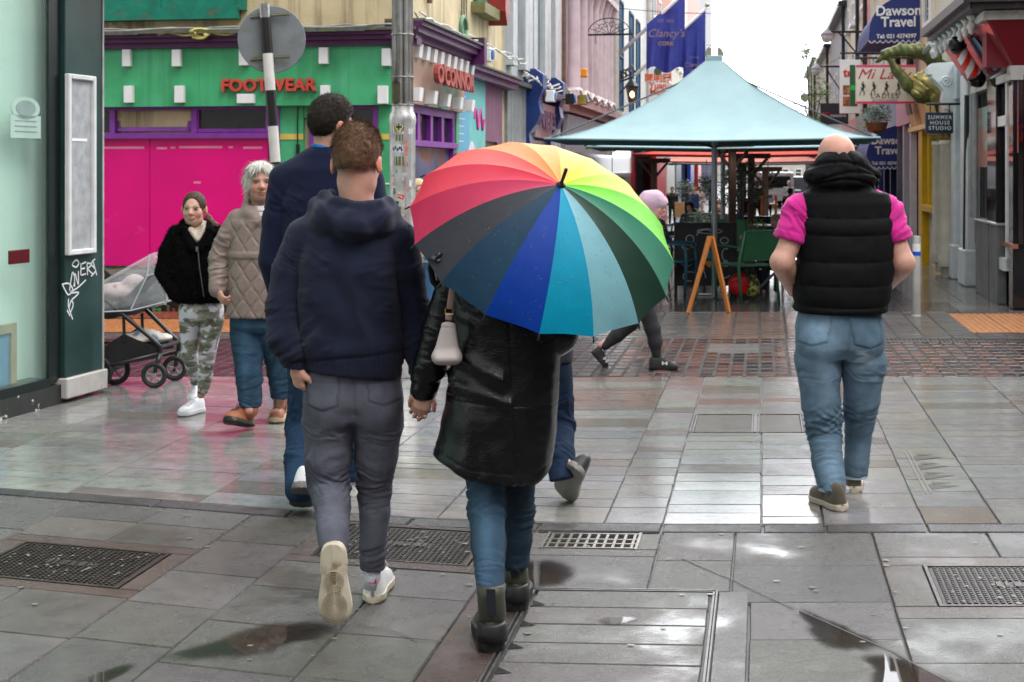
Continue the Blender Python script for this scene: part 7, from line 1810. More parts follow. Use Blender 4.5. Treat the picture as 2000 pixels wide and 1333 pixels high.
def simple_person(label,x,Y,ytop,ybot,top,legs,hair,skin=(.55,.33,.26),facing=(0,-1,0),res=.015,seated=False,stride=.12,hood=None,skirt=None,w=1.0,group='people in the street',longhair=False,shoes=(.02,.02,.02),arm_out=0.0,dxs=0.0):
 """a full figure of plain build scaled between the pixel rows ytop and ybot at depth Y"""
 zt,zb=P(0,ytop,Y).z,P(0,ybot,Y).z;H=(zt-zb)/(1.0 if not seated else .76);X0=P(x,0,Y).x
 f=nrm(facing);s_=v3((f[1],-f[0],0));o=v3((X0,Y,zb))
 q=lambda a,fwd,h:o+s_*a*H*w+f*fwd*H+v3((0,0,h*H))
 if seated:
  hip=.28;J=dict(neck=q(0,.03,.60),chest=q(0,.02,.50),waist=q(0,0,.38),pelvis=q(0,0,hip),shL=q(-.10,.03,.565),shR=q(.10,.03,.565),elL=q(-.12,.10,.42),wrL=q(-.06,.22,.42),elR=q(.12,.10,.42),wrR=q(.06,.22,.42),
                 hipL=q(-.05,.02,hip-.01),knL=q(-.06,.24,hip),anL=q(-.06,.24,.05),hipR=q(.05,.02,hip-.01),knR=q(.06,.24,hip),anR=q(.06,.26,.05),toeL=q(-.06,.31,.02),toeR=q(.06,.33,.02));hc=v3(q(0,.045,.69))
 else:
  J=dict(neck=q(0,.0,.83),chest=q(0,0,.73),waist=q(0,0,.61),pelvis=q(0,0,.53),shL=q(-.105,0,.80),shR=q(.105,0,.80),elL=q(-.125-arm_out,-.02,.63),wrL=q(-.12,.07,.53),elR=q(.125+arm_out,-.02,.63),wrR=q(.12,.07,.53),
                 hipL=q(-.05,0,.50),knL=q(-.052,stride*.5,.28),anL=q(-.052,stride*.55,.045),hipR=q(.05,0,.50),knR=q(.052,-stride*.1,.28),anR=q(.052,-stride*.8,.06),toeL=q(-.055,stride*.55+.075,.018),toeR=q(.055,-stride*.8+.06,.018));hc=v3(q(0,.012,.915))
 sc=H/1.78
 b,fr=base_body('person',label,group,J,(hc,f,(0,0,1),sc*.98),skin,res=res,hres=min(res,.008),facef=Y<25,ground=zb,arm_r=tuple(v*sc for v in (.044,.038,.036,.026)),neck_r=.05*sc,thin=sc)
 F=Field(hc-.24*sc,hc+.22*sc,min(res,.01));hairshell(F,hc,fr,sc,.012);
 if longhair:F.cap(hc-v3(f)*.05*sc,hc-v3(f)*.06*sc-v3((0,0,.17*sc)),.085*sc,.07*sc,.03)
 F.ell(hc+v3(f)*.11*sc-v3((0,0,.03*sc)),(.075*sc,.08*sc,.095*sc) if abs(f[1])>.5 else (.08*sc,.075*sc,.095*sc),.01,None,'s')
 finish('hair' if hood is None else 'hood',F,mHairA,b,lambda V,N:.004*(fbm(V*40,2,2)-.5),lambda V,N:v3(hair if hood is None else hood)[None]*(.75+.5*fbm(V*30,3,2))[:,None])
 sh,el,wr={},{},{}
 F=Field(*bbox([J[k] for k in ('neck','pelvis','shL','shR','elL','elR','wrL','wrR')],.14),res)
 F.cap(J['pelvis'],J['waist'],.165*sc*w,.145*sc*w,.02,side=s_,fa=.72);F.cap(J['waist'],J['chest'],.145*sc*w,.17*sc*w,.03,side=s_,fa=.72);F.cap(J['chest'],v3(J['neck'])-v3((0,0,.06*sc)),.165*sc*w,.12*sc,.03,side=s_,fa=.72,fb=.6)
 for k in 'LR':F.cap(v3(J['neck'])-v3((0,0,.05)),J['sh'+k],.06*sc,.062*sc,.03);limb(F,[(J['sh'+k],.064*sc),(J['el'+k],.055*sc),(J['wr'+k],.042*sc)],.015)
 finish('jacket',F,mClothA('plain_cloth',rough=.85,var=.12,vs=14),b,lambda V,N:.008*(fbm(V*9,4,3)-.5)*2,lambda V,N:np.tile(v3(top),(len(V),1)))
 F=Field(*bbox([J[k] for k in ('pelvis','hipL','hipR','knL','knR','anL','anR')],.13),res)
 if skirt is None:
  F.cap(J['pelvis'],v3(J['pelvis'])-v3((0,0,.04)),.155*sc,.15*sc,.02,side=s_,fa=.75)
  for k in 'LR':limb(F,[(J['hip'+k],.088*sc),(J['kn'+k],.062*sc),(J['an'+k],.045*sc)],.02)
  nm='trousers'
 else:
  F.cap(J['pelvis'],v3(J['pelvis'])*.5+(v3(J['knL'])+v3(J['knR']))*.25,.16*sc,.17*sc,.02,side=s_,fa=.8);nm='skirt'
 finish(nm,F,mClothA('plain_cloth'),b,lambda V,N:.006*(fbm(V*11,7,3)-.5)*2,lambda V,N:np.tile(v3(legs),(len(V),1)))
 if res<=.02:
  for k in 'LR':
   a=v3(J['an'+k]);t_=v3(J['toe'+k]);d_=nrm((t_-a)*v3((1,1,0)));h=a-d_*.05*sc;h[2]=max(zb,t_[2]-.018*H+.0);h[2]=a[2]-.045*H if a[2]>t_[2]+.05 else zb
   shoe(b,h,h+d_*.27*sc+v3((0,0,-(h[2]-zb))),(0,0,1),M('shoe'+str(shoes),shoes,rough=.5),M('plain_sole',(.3,.3,.29),rough=.6),w=1.0)
 return b,J
def walker():
 Y=11.45;p=lambda x,y,dy=0:P(x,y,Y+dy);f=(1,0,0)
 J=dict(neck=p(1258,425),chest=p(1256,465),waist=p(1252,520),pelvis=p(1250,560),shL=p(1260,438,-.17),shR=p(1260,438,.17),elL=p(1250,500,-.2),wrL=p(1285,530,-.2),elR=p(1250,500,.2),wrR=p(1285,530,.2),
             hipL=p(1252,575,-.08),knL=p(1274,640,-.08),anL=p(1283,700,-.08),hipR=p(1248,575,.08),knR=p(1232,632,.08),anR=p(1174,682,.08))
 hc=v3(p(1273,403))
 b,fr=base_body('person','walker in a pink hood and dark leggings half hidden behind the umbrella','people in the street',J,(hc,f,(0.1,0,1),.93),(.58,.34,.27),res=.009,hres=.006,thin=.85,neck_r=.045)
 sd,fw,u_=fr;F=Field(hc-.2,hc+.2,.006);hairshell(F,hc,fr,.93,.016);F.cap(v3(hc)-fw*.04-u_*.06,v3(p(1256,432)),.08,.075,.03);F.cap(v3(hc)+fw*.03+u_*.05,v3(hc)+fw*.07+u_*.03,.075,.06,.03);F.ell(v3(hc)+(fw*.15+u_*-.04),(.07,.065,.085),.01,[sd,fw,u_],'s')
 finish('hood',F,M('pink_hood',(.55,.38,.48),rough=.9,bump=.4,bs=150),b,lambda V,N:.008*(fbm(V*18,3,3)-.5)*2)
 F=Field(*bbox([J[k] for k in ('neck','pelvis','shL','shR','elL','elR','wrL','wrR')],.15),.010)
 F.cap(J['pelvis'],J['chest'],.15,.16,.02,side=(0,1,0),fa=.75);F.cap(J['chest'],v3(J['neck']),.15,.09,.03,side=(0,1,0),fa=.75)
 for k in 'LR':limb(F,[(J['sh'+k],.065),(J['el'+k],.055),(J['wr'+k],.042)],.02)
 finish('jacket',F,M('dark_coat',(.02,.02,.025),rough=.7),b,lambda V,N:.006*(fbm(V*9,4,3)-.5)*2)
 F=Field(*bbox([J[k] for k in ('pelvis','knL','knR','anL','anR')],.13),.008)
 F.cap(J['pelvis'],J['hipL'],.12,.10,.02);F.cap(J['pelvis'],J['hipR'],.12,.10,.02);limb(F,[(J['hipL'],.09),(J['knL'],.062),(p(1280,668,-.08),.056),(p(1282,692,-.08),.040)],.02);limb(F,[(J['hipR'],.09),(J['knR'],.064),(p(1206,655,.08),.056),(p(1182,675,.08),.040)],.02)
 finish('leggings',F,M('black_leggings',(.018,.018,.022),rough=.7,bump=.3,bs=200),b,lambda V,N:.003*(fbm(V*16,4,3)-.5)*2)
 mBk=M('black_trainer',(.013,.013,.014),rough=.55)
 for i,(h,t_,u2) in enumerate((((p(1266,0).x,Y-.08,0.0),(p(1321,0).x,Y-.14,0.0),(0,0,1)),(P(1154,688,Y+.08),P(1182,721,Y+.08),(.75,0,.65)))):
  so=shoe(b,h,t_,u2,mBk,mBk,w=1.05,h=1.1,laces=mBk)
  h_,T_=v3(h),v3(t_);fx=nrm(T_-h_);un=nrm(v3(u2)-fx*(v3(u2)@fx));c_=h_+fx*.12+un*.055;q=MB();y0=-.045
  for a0,a1,b0,b1 in ((-.018,.018,-.004,.004),(-.022,-.010,-.014,.014),(.010,.022,-.014,.014)):q.quad([tuple(c_+fx*a+un*u__+v3((0,y0,0))) for a,u__ in ((a0,b0),(a1,b0),(a1,b1),(a0,b1))])
  q.build('side_mark',M('mark_white',(.7,.7,.7),rough=.5),so,fixn=True)
hoodie_man();tall_man();coat_woman();handbag();hidden_man();pink_man();grey_woman();girl();walker()
# ---------------------------------------------------------------- rainbow umbrella
def umbrella():
 Yc=5.05;c=v3(P(1061.3,459.3,Yc));k=Yc/FPX
 e1=nrm((.971,.115,-.210));e2=nrm((-.046,-.772,-.634));e2=nrm(e2-e1*(e1@e2));n=nrm(np.cross(e2,e1));n=n if n[2]>0 else-n
 Rd=.485;H=.241;phm=2*math.atan(H/Rd);hub=c+n*H
 t=thing('umbrella','open rainbow umbrella with sixteen coloured panels held over the leather coat','umbrella',tuple(c))
 def surf(a,u):       # a angle in rib units, u 0..1 hub to rim
  i=math.floor(a);f=a-i;A0,A1=math.radians(22.5*i),math.radians(22.5*(i+1))
  def rib(A):
   ph=u*phm;r=Rd*math.sin(ph)/math.sin(phm);h=H*(math.cos(ph)-math.cos(phm))/(1-math.cos(phm));return (e1*math.cos(A)+e2*math.sin(A))*r,h
  (p0,h0),(p1,h1)=rib(A0),rib(A1);p=p0*(1-f)+p1*f;b=4*f*(1-f)
  return c+p*(1+.018*b*u*(1-u)*2-.028*b*max(0,u-.55)**1.2)+n*(h0-.012*b*u*(1.1-u)+.0022*math.sin(u*37+f*5+i*2)*b*u)
 cols=['#007a5a','#1d4a38','#8cc6d2','#00a6cc','#0040a8','#24506e','#4a4c55','#c9335a','#dd2a48','#ee5a54','#ef8b3f','#f7ab4e','#f9c64a','#f2e02a','#bdea2e','#74dd18']
 for i in range(16):
  q=MB();nv=8;nu=16
  q.grid(lambda a,u:surf(i+a*.9999,.012+.988*u),nv,nu)
  col=v3(srgb(cols[i]))*(.42 if i in (1,5,6) else .62)
  m=M('umbrella_cloth_%d' % i,tuple(col),rough=.5,var=.07,vs=9,bump=.12,bs=600,spec=.18)
  q.build('panel',m,t,smooth=True)
 q=MB()
 for i in range(16):
  A=math.radians(22.5*i);tip=surf(i,1.0);d=nrm(tip-surf(i,.93))
  k_=MB();k_.tube([surf(i,u)-n*.004 for u in np.linspace(.03,1,9)],.0018,5);k_.tube([tip,tip+d*.022],[.0032,.0026],6);k_.build('rib',mBlack,t)
 q.lathe(tuple(hub-n*.004),[(.016,0),(.017,.006),(.010,.010),(.0055,.02),(.0065,.075),(.004,.080)],14,axis=tuple(n));q.build('ferrule',M('black_plastic',(.015,.015,.016),rough=.3),t,smooth=True)
 q=MB();q.tube([hub,c-n*.38],.006,8);q.build('shaft',M('shaft_steel',(.3,.3,.3),rough=.3,metal=.9),t)
 q=MB();hx=nrm(np.cross(n,(1,0,0)));q.tube([c-n*.30,c-n*.42]+[c-n*(.42+.03*math.sin(a))+hx*.03*(1-math.cos(a)) for a in np.linspace(.3,3.14,8)],.012,8);q.build('handle',mBlack,t,smooth=True)
 q=MB();b0=v3(P(848,492,4.86));pts=[surf(6.35,.93)+n*.004,surf(6.55,.97)+n*.008,v3(P(846,498,4.84)),v3(P(841,525,4.84)),v3(P(846,550,4.84)),v3(P(857,563,4.84))]
 q.tube(pts,.012,6,flat=.18);q.tube([surf(6.45,.90)+n*.008,surf(6.4,.955)+n*.009],.011,6,flat=.4);q.build('strap',mBlack,t,smooth=True)
 q=MB()
 for j in range(900):
  a,u=random.uniform(0,16),random.uniform(.12,.97)**.8;p=surf(a,u);r=random.choice((.0009,.0012,.0016,.0022));x_=nrm(np.cross(n,(0,1,.2)));y_=np.cross(n,x_);N0=nrm(p-(c-n*.35*Rd))
  x_=nrm(np.cross(N0,(0,1,.2)));y_=np.cross(N0,x_);b=len(q.v)
  for rr,hh in ((1,0),(.7,.55)):
   for s_ in range(6):q.v.append(tuple(p+N0*(.0004+r*hh)+(x_*math.cos(s_*1.047)+y_*math.sin(s_*1.047))*r*rr));q.c.append((1,1,1))
  for s_ in range(6):q.f.append((b+s_,b+(s_+1) % 6,b+6+(s_+1) % 6,b+6+s_));q.mi.append(0)
  q.f.append(tuple(b+6+s_ for s_ in range(6)));q.mi.append(0)
 o=q.build('raindrops',M('rain_drop',(.25,.27,.3),rough=.04,var=0,alpha=.45),t,smooth=True);o['kind']='stuff'
umbrella()
# ---------------------------------------------------------------- lamp pole with stickers
def lamp_pole():
 Y=10.97;x0=P(786,0,Y).x;t=thing('lamp_post','tall fluted metal lamp post covered in peeling stickers','lamp post',(x0,Y,0))
 z=lambda y:P(0,y,Y).z
 mP=M('stained_steel',(.52,.51,.50),rough=.35,metal=.55,var=.25,vs=9,streak=((.12,.10,.08),14,.54,.74),bump=.2,bs=50)
 q=MB();r=.058
 for k in range(7):a=k*.8976;q.tube([(x0+r*math.cos(a),Y+r*math.sin(a),z(205)),(x0-.01+r*math.cos(a),Y+r*math.sin(a),5.4)],.026,10)
 q.build('upper_shaft',mP,t,smooth=True)
 q=MB();q.lathe((x0,Y,z(205)),[(.084,0),(.084,-.05),(.10,-.08),(.106,-.12),(.100,-.16),(.098,z(735)-z(205)+.3),(.12,z(735)-z(205)+.27),(.12,-z(205)+.003)],24);q.build('lower_shaft',mP,t,smooth='auto')
 for yy in (70,153,207):
  q=MB();q.lathe((x0-.0,Y,z(yy)),[(.089,0),(.091,.004),(.089,.012)],20);q.tube([(x0-.02,Y-.09,z(yy)+.005),(x0-.01,Y-.10,z(yy)+.01)],.007,6);q.build('strap_band',M('band_steel',(.25,.24,.23),rough=.4,metal=.8),t)
 def patch(xp,yp,w,h,col,R0=.0995,rot=0,name='sticker',shape=4):
  q=MB();a0=math.asin(max(-.98,min(.98,(P(xp,0,Y).x-x0)/R0)));zc=z(yp)
  pts=[(-w/2,-h/2),(w/2,-h/2),(w/2,h/2),(-w/2,h/2)] if shape==4 else [(w/2*math.cos(i*2*math.pi/shape),h/2*math.sin(i*2*math.pi/shape)) for i in range(shape)]
  if shape==4:pts=[(-w/2+w*i/5,-h/2) for i in range(6)]+[(w/2-w*i/5,h/2) for i in range(6)]
  cr,sr=math.cos(rot),math.sin(rot);pp=[]
  for u,v in pts:
   u,v=u*cr-v*sr,u*sr+v*cr;a=a0+u/R0;pp.append((x0+R0*math.sin(a),Y-R0*math.cos(a),zc+v))
  m=len(pp)//2
  if shape==4:
   for i in range(5):q.quad([pp[i],pp[i+1],pp[10-i],pp[11-i]])
  else:q.quad(pp)
  q.build(name,M('stk_%.2f_%.2f_%.2f' % col,col,rough=.5,var=.25,vs=30,dirt=((.12,.10,.07),40,.62,.68)),t,fixn=True)
 patch(773,182,.085,.15,(.06,.055,.025),R0=.087,name='plate')
 patch(781,250,.095,.10,(.72,.72,.7));patch(781,250,.082,.082,(.03,.03,.02),R0=.1002,shape=20);patch(781,250,.064,.064,(.55,.42,.02),R0=.1006,shape=20);patch(781,249,.045,.016,(.03,.03,.02),R0=.1010);patch(781,249,.012,.05,(.03,.03,.02),R0=.1012)
 patch(778,291,.09,.06,(.65,.68,.72));
 for i,(u,v) in enumerate(((770,292),(774,289),(778,293),(782,290),(786,292))):patch(u,v,.012,.028,(.03,.03,.1),R0=.1003,rot=.4*(-1)**i)
 patch(785,384,.05,.035,(.62,.03,.02),rot=-.35);patch(785,384,.036,.006,(.75,.7,.68),R0=.1003,rot=-.35);patch(803,257,.04,.04,(.7,.7,.7));patch(776,402,.03,.075,(.03,.03,.03),rot=-.2)
 patch(770,368,.05,.035,(.6,.58,.66));patch(768,350,.05,.06,(.5,.28,.28),shape=12);patch(794,322,.045,.04,(.45,.07,.06),shape=8);patch(795,290,.03,.12,(.5,.16,.14));patch(782,315,.09,.07,(.13,.12,.04));patch(782,270,.06,.05,(.14,.13,.05));patch(803,358,.02,.05,(.7,.7,.7))
 for i in range(40):patch(random.uniform(765,808),random.uniform(300,560),random.uniform(.02,.05),random.uniform(.02,.06),random.choice([(.5,.48,.45),(.32,.3,.27),(.16,.15,.08),(.55,.52,.5),(.4,.2,.18)]),rot=random.uniform(-.5,.5),R0=.0988+i*.00003)
lamp_pole()
# ---------------------------------------------------------------- round traffic sign seen from behind
Y=13.0;t=thing('traffic_sign','round grey traffic sign seen from behind on a black and white banded pole','traffic sign',G(563,672))
top,bot=P(516,8,Y),P(563,672,Y);ax=(bot-top);L_=ax.length;ax.normalize();s0=0
for i,(y,colr) in enumerate(((8,'g'),(35,'k'),(105,'w'),(177,'k'),(247,'w'),(317,'k'),(388,'w'),(460,'k'),(530,'w'),(600,'k'),(672,None))):
 if i:
  q=MB();q.tube([top+ax*L_*(y0-8)/664,top+ax*L_*(y-8)/664],.048,16);q.build('pole_band',{'k':M('band_black',(.014,.012,.012),rough=.35,var=.3),'w':M('band_white',(.62,.6,.57),rough=.4,var=.15,dirt=((.12,.1,.06),12,.6,.7)),'g':mGalv}[c0],t,smooth='auto')
 y0,c0=y,colr
cc=P(528,76,Y);q=MB();q.lathe(cc+Vector((0,.075,0)),[(.306,0),(.310,-.004),(.31,-.012),(.306,-.014)],48,axis=(.12,-.99,0));q.build('sign_disc',M('sign_grey',(.20,.22,.23),rough=.5,metal=.3,var=.08,dirt=((.16,.17,.15),5,.5,.7)),t,smooth='auto')
for y,w in ((31,38),(114,38)):
 q=MB();a,b_=P(528-w,y+3,Y+.045),P(528+w,y-3,Y+.045);q.tube([a,b_],.012,6);q.tube([a+Vector((0,0,.018)),b_+Vector((0,0,.018))],.005,5);q.build('clamp_rail',M('mossy_rail',(.16,.17,.12),rough=.5,metal=.4,dirt=((.14,.15,.02),20,.5,.6)),t)
# ---------------------------------------------------------------- bollard
g=G(1790,617);t=thing('bollard','pale grey bollard with white and blue bands at the right','bollard',g);s_=g.y/FPX
q=MB();q.lathe(g,[(.055,0),(.042,.012),(.042,.86),(.037,.868),(.01,.87)],20);q.build('post',M('bollard_grey',(.36,.36,.34),rough=.4,var=.12,metal=.2),t,smooth='auto')
q=MB();q.lathe(g+Vector((0,0,.70)),[(.0432,0),(.0432,.085)],20);q.build('white_band',mWhiteP,t,smooth='auto');q=MB();q.lathe(g+Vector((0,0,.655)),[(.0434,0),(.0434,.045)],20);q.build('blue_band',M('band_blue',(.01,.09,.55),rough=.3),t,smooth='auto')
# ---------------------------------------------------------------- square canopies over the tables
mTealC=M('teal_canvas',(.27,.40,.43),rough=.8,var=.07,vs=3,streak=((.25,.36,.38),2,.5,.8),bump=.2,bs=300);mPoleA=M('pole_alu',(.40,.42,.43),rough=.3,metal=.85)
def canopy(u,v,label,mat,under,sz=3.75,zc=3.02,ze=1.95,finial=True,group='square canopies over the cafe tables'):
 o=Rr*u+S*v;g0=gz(o.y);o=Vector((o.x,o.y,g0));t=thing('canopy',label,'canopy',o,group)
 pt=lambda a,b_,dz=0:o+Rr*(a*sz/2)+S*(b_*sz/2)+Vector((0,0,ze+(zc-ze)*(1-max(abs(a),abs(b_)))**1.6+dz-.03*(1-abs(a*b_))*max(abs(a),abs(b_))**3+.035*mnoise.noise(Vector((a*2.2+u,b_*2.2,v)))*(1-max(abs(a),abs(b_)))*1.5))
 f=.045
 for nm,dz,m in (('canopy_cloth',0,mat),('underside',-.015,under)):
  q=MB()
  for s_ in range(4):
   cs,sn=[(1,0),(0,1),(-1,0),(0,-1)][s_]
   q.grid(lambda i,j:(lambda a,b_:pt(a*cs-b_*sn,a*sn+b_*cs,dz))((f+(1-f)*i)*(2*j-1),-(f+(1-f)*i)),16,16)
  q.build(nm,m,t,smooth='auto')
 q=MB()
 cr=[(-1,-1),(1,-1),(1,1),(-1,1)]
 for i in range(4):q.tube([pt(*cr[i],-.005),pt((cr[i][0]+cr[(i+1) % 4][0])/2,(cr[i][1]+cr[(i+1) % 4][1])/2,-.005),pt(*cr[(i+1) % 4],-.005)],.012,6)
 q.build('hem',mat,t,smooth=True)
 for i in range(4):k_=MB();k_.tube([pt(cr[i][0]*u_,cr[i][1]*u_,.002) for u_ in np.linspace(.06,1,12)],.006,5);k_.build('ridge_seam',mat,t,smooth=True)
 q=MB();q.tube([o,o+Vector((0,0,zc-.05))],.037,12);q.build('pole',mPoleA,t,smooth='auto');q=MB();q.box(Fr(o,Rr,S),-.2,.2,-.2,.2,0,.012);q.build('base_plate',mPoleA,t)
 for a,b_ in cr:q=MB();q.tube([o+Vector((0,0,ze-.08)),pt(a*.6,b_*.6,-.05)],.014,6);q.tube([o+Vector((0,0,zc-.15)),pt(a,b_,-.03)],.011,6);q.build('strut',M('strut_dark',(.06,.07,.07),rough=.4,metal=.5),t)
 q=MB();q.box(Fr(o,Rr,S),-.10,.10,-.10,.10,zc-.07,zc+.0,bev=.01);q.build('crown_cap',mat,t)
 if finial:
  for s_ in (-1,1):q=MB();q.prism(Fr(o,Rr,S),[(s_*.04,zc),(s_*.12,zc),(s_*.11,zc+.05),(s_*.07,zc+.11),(s_*.04,zc+.09)],-.06,.06);q.build('vent_flap',M('grey_flap',(.22,.22,.18),rough=.7),t)
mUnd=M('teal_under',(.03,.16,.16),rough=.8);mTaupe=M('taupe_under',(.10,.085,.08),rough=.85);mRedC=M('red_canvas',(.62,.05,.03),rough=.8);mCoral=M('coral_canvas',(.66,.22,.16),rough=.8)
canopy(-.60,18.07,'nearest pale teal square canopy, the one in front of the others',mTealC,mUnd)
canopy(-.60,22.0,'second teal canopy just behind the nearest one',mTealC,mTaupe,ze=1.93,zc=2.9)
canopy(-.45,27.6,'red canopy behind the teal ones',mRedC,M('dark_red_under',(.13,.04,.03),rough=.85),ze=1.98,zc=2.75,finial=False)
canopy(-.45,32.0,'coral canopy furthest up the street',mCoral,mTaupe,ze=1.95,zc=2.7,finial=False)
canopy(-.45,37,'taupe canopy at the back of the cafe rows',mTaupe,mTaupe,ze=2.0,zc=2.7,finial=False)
for i,(x,y0,y1,Y,lab) in enumerate(((1430,290,520,20.0,'dark wooden post under the canopies beside the metal pole'),(1467,310,520,22.5,'reddish wooden post right of the olive tree'),(1495,335,500,26,'wooden post furthest right behind the green chair'),(1278,318,470,27,'wooden post left of the red shop pillar'))):
 p0=P(x,y0,Y);q=MB();q.box(WORLD,p0.x-.05,p0.x+.05,Y-.05,Y+.05,gz(Y),p0.z,bev=.008);q.box(WORLD,p0.x-.3,p0.x+.3,Y-.04,Y+.04,p0.z,p0.z+.08)
 for k in (-1,1):q.tube([(p0.x,Y,p0.z-.3),(p0.x+k*.25,Y,p0.z)],.025,6)
 q.build('wooden_post',M('brown_wood',(.13,.07,.05),rough=.6,var=.25,stretch=(6,6,.6)),label=lab,cat='post')
# ---------------------------------------------------------------- cafe furniture
mGC=M('chair_green',(.025,.12,.055),rough=.4,var=.1);mBC=M('chair_blue',(.02,.10,.15),rough=.4,var=.1);mBK=M('chair_dark',(.012,.018,.024),rough=.4)
def make_chair(mat,label,loc,rz,group='cafe armchairs under the canopies'):
 t=thing('cafe_chair',label,'chair',(0,0,0),group);w,d=.27,.25
 q=MB();q.box(WORLD,-w,w,-d,d,.43,.455,bev=.008)
 q.build('seat',mat,t)
 q=MB();q.grid(lambda i,j:(-w*.9+1.8*w*i,d+.03+.10*j-.03*math.sin(math.pi*i),.50+.36*j),8,6);q.grid(lambda i,j:(-w*.9+1.8*w*i,d+.045+.10*j-.03*math.sin(math.pi*i),.50+.36*j),8,6);q.tube([(-w*.9,d+.137,.86),(0,d+.107,.865),(w*.9,d+.137,.86)],.014,6);q.build('backrest',mat,t,smooth='auto')
 for sx in (-1,1):
  q=MB();q.tube([(sx*w,-d+.02,0),(sx*w,-d,.45),(sx*(w+.01),-d+.02,.66)],[.017,.021,.017],8);q.build('leg',mat,t,smooth=True)
  q=MB();q.tube([(sx*w,d+.06,0),(sx*w,d,.45),(sx*w*.95,d+.12,.86)],[.017,.021,.017],8);q.build('leg',mat,t,smooth=True)
  q=MB();q.tube([(sx*(w+.01),-d,.66),(sx*(w+.015),0,.67),(sx*w,d+.05,.66)],.02,8,flat=.5);q.build('armrest',mat,t,smooth=True)
 t.location=loc;t.rotation_euler=(0,0,rz);return t
gc=make_chair(mGC,'green plastic armchair in front of the red bag',(*G(1456,588)[:2],0),R(205))
bc=make_chair(mBC,'petrol blue armchair leg and back just right of the umbrella',(*G(1312,578)[:2],0),R(70))
kc=make_chair(mBK,'dark armchair beside the left edge of the chalkboard',(*G(1335,545)[:2],0),R(100))
def cc_(src,x,y,rz,lab):
 c=copy_tree(src);g=G(x,y);c.location=(g.x,g.y,gz(g.y));c.rotation_euler=(0,0,rz);c['label']=lab
cc_(gc,1452,552,R(20),'second green armchair behind the nearest green one');cc_(bc,1330,500,R(250),'blue armchair further back left of the chalkboard');cc_(bc,1365,492,R(180),'blue armchair half hidden behind the chalkboard top')
cc_(kc,1490,520,R(160),'dark armchair behind the seated woman');cc_(kc,1555,535,R(250),'dark armchair hidden behind the man in pink');cc_(bc,1480,500,R(120),'blue armchair with its back beside the wooden posts');cc_(kc,1395,505,R(10),'dark armchair directly behind the metal pole')
def table(x,y,lab,mat,w=.35):
 g=G(x,y);g.z=gz(g.y);t=thing('cafe_table',lab,'table',g,'cafe tables');F_=Fr(g,Rr,S)
 q=MB();q.box(F_,-w,w,-.35,.35,.72,.745,bev=.006);q.build('tabletop',mat,t);q=MB();q.tube([g+Vector((0,0,.05)),g+Vector((0,0,.72))],.025,8);q.build('pedestal',mBlack,t)
 for s_ in (-1,1):q=MB();q.tube([g+Rr*s_*.28+Vector((0,0,.015)),g+Vector((0,0,.3))],.018,8);q.build('foot',M('foot_grey',(.10,.12,.14),rough=.4),t)
mTop=M('mauve_top',(.24,.16,.19),rough=.4)
table(1515,578,'mauve cafe table in front of the seated woman',mTop,.45);table(1500,530,'second mauve table behind the nearest one',mTop);table(1375,520,'blue topped table behind the chalkboard',M('blue_top',(.05,.2,.28),rough=.4));table(1440,500,'dark table beside the olive tree',mBK)
g=G(1385,612);t=thing('easel_stand','orange wooden A-frame stand seen edge on in front of the chalkboard','sign stand',g);mO=M('orange_wood',(.48,.17,.035),rough=.45,var=.2,stretch=(8,8,.8));Y=g.y
for x0,x1,dy in ((1388,1344,0),(1391,1424,.05),(1385,1347,.45),(1388,1421,.5)):
 q=MB();a,b_=P(x0,462,Y+dy),P(x1,611,Y+dy);b_.z=.005;q.tube([a,b_],.024,4);q.build('leg',mO,t)
q=MB();q.tube([P(1372,525,Y),P(1374,525,Y+.5)],.012,6);q.tube([P(1389,464,Y),P(1389,464,Y+.5)],.02,6);q.build('crossbar',mO,t)
g=G(1378,574);Y=g.y;t=thing('chalkboard','black chalkboard sign with white chalk drawings behind the orange stand','chalkboard',g);F_=Fr((P(1378,0,Y).x,Y,0),(1,0,0),(0,-1,0));mCh=M('chalk',(.5,.56,.6),rough=.9)
w,hh=.36,.87;q=MB();q.box(F_,-w,w,-.02,.0,.14,hh+.0);q.build('slate',M('slate_black',(.018,.022,.026),rough=.5,var=.4,vs=6),t)
q=MB()
for r in ((-w-.04,-w,0,hh+.04),(w,w+.04,0,hh+.04),(-w,w,hh,hh+.04),(-w,w,.10,.14)):q.box(F_,r[0],r[1],-.03,.012,r[2],r[3])
q.build('frame',M('board_frame',(.02,.016,.014),rough=.5),t)
for i,(cx,cz,rx,rz_,a0,a1) in enumerate(((-.2,.70,.05,.05,0,6.3),(-.24,.60,.06,.03,0,5),(-.24,.40,.07,.05,3.3,6),(-.15,.62,.03,.03,0,6.3),(.0,.72,.12,.10,.3,2.9),(.24,.68,.05,.04,0,6.3),(.26,.5,.05,.08,1,5),(-.2,.22,.09,.06,1,5),(.22,.25,.09,.05,3,6),(.05,.80,.16,.03,0,6.3),(-.05,.2,.05,.1,0,3.2),(.26,.38,.05,.03,0,6))):
 q=MB();q.tube([F_.p(cx+rx*math.cos(a),.004,cz+rz_*math.sin(a)) for a in np.linspace(a0,a1,14)],.006,5);q.build('chalk_drawing',mCh,t)
q=MB();q.prism(F_,[(.05+.055*math.cos(a),.50+.055*math.sin(a)) for a in np.linspace(0,6.283,18)[:-1]],.002,.006);q.build('blue_dot',M('chalk_blue',(.0,.28,.42),rough=.8),t);q=MB();q.prism(F_,[(-.05,.42),(.15,.42),(.05,.33)],.002,.006);q.build('gold_triangle',M('chalk_gold',(.45,.27,.06),rough=.8),t)
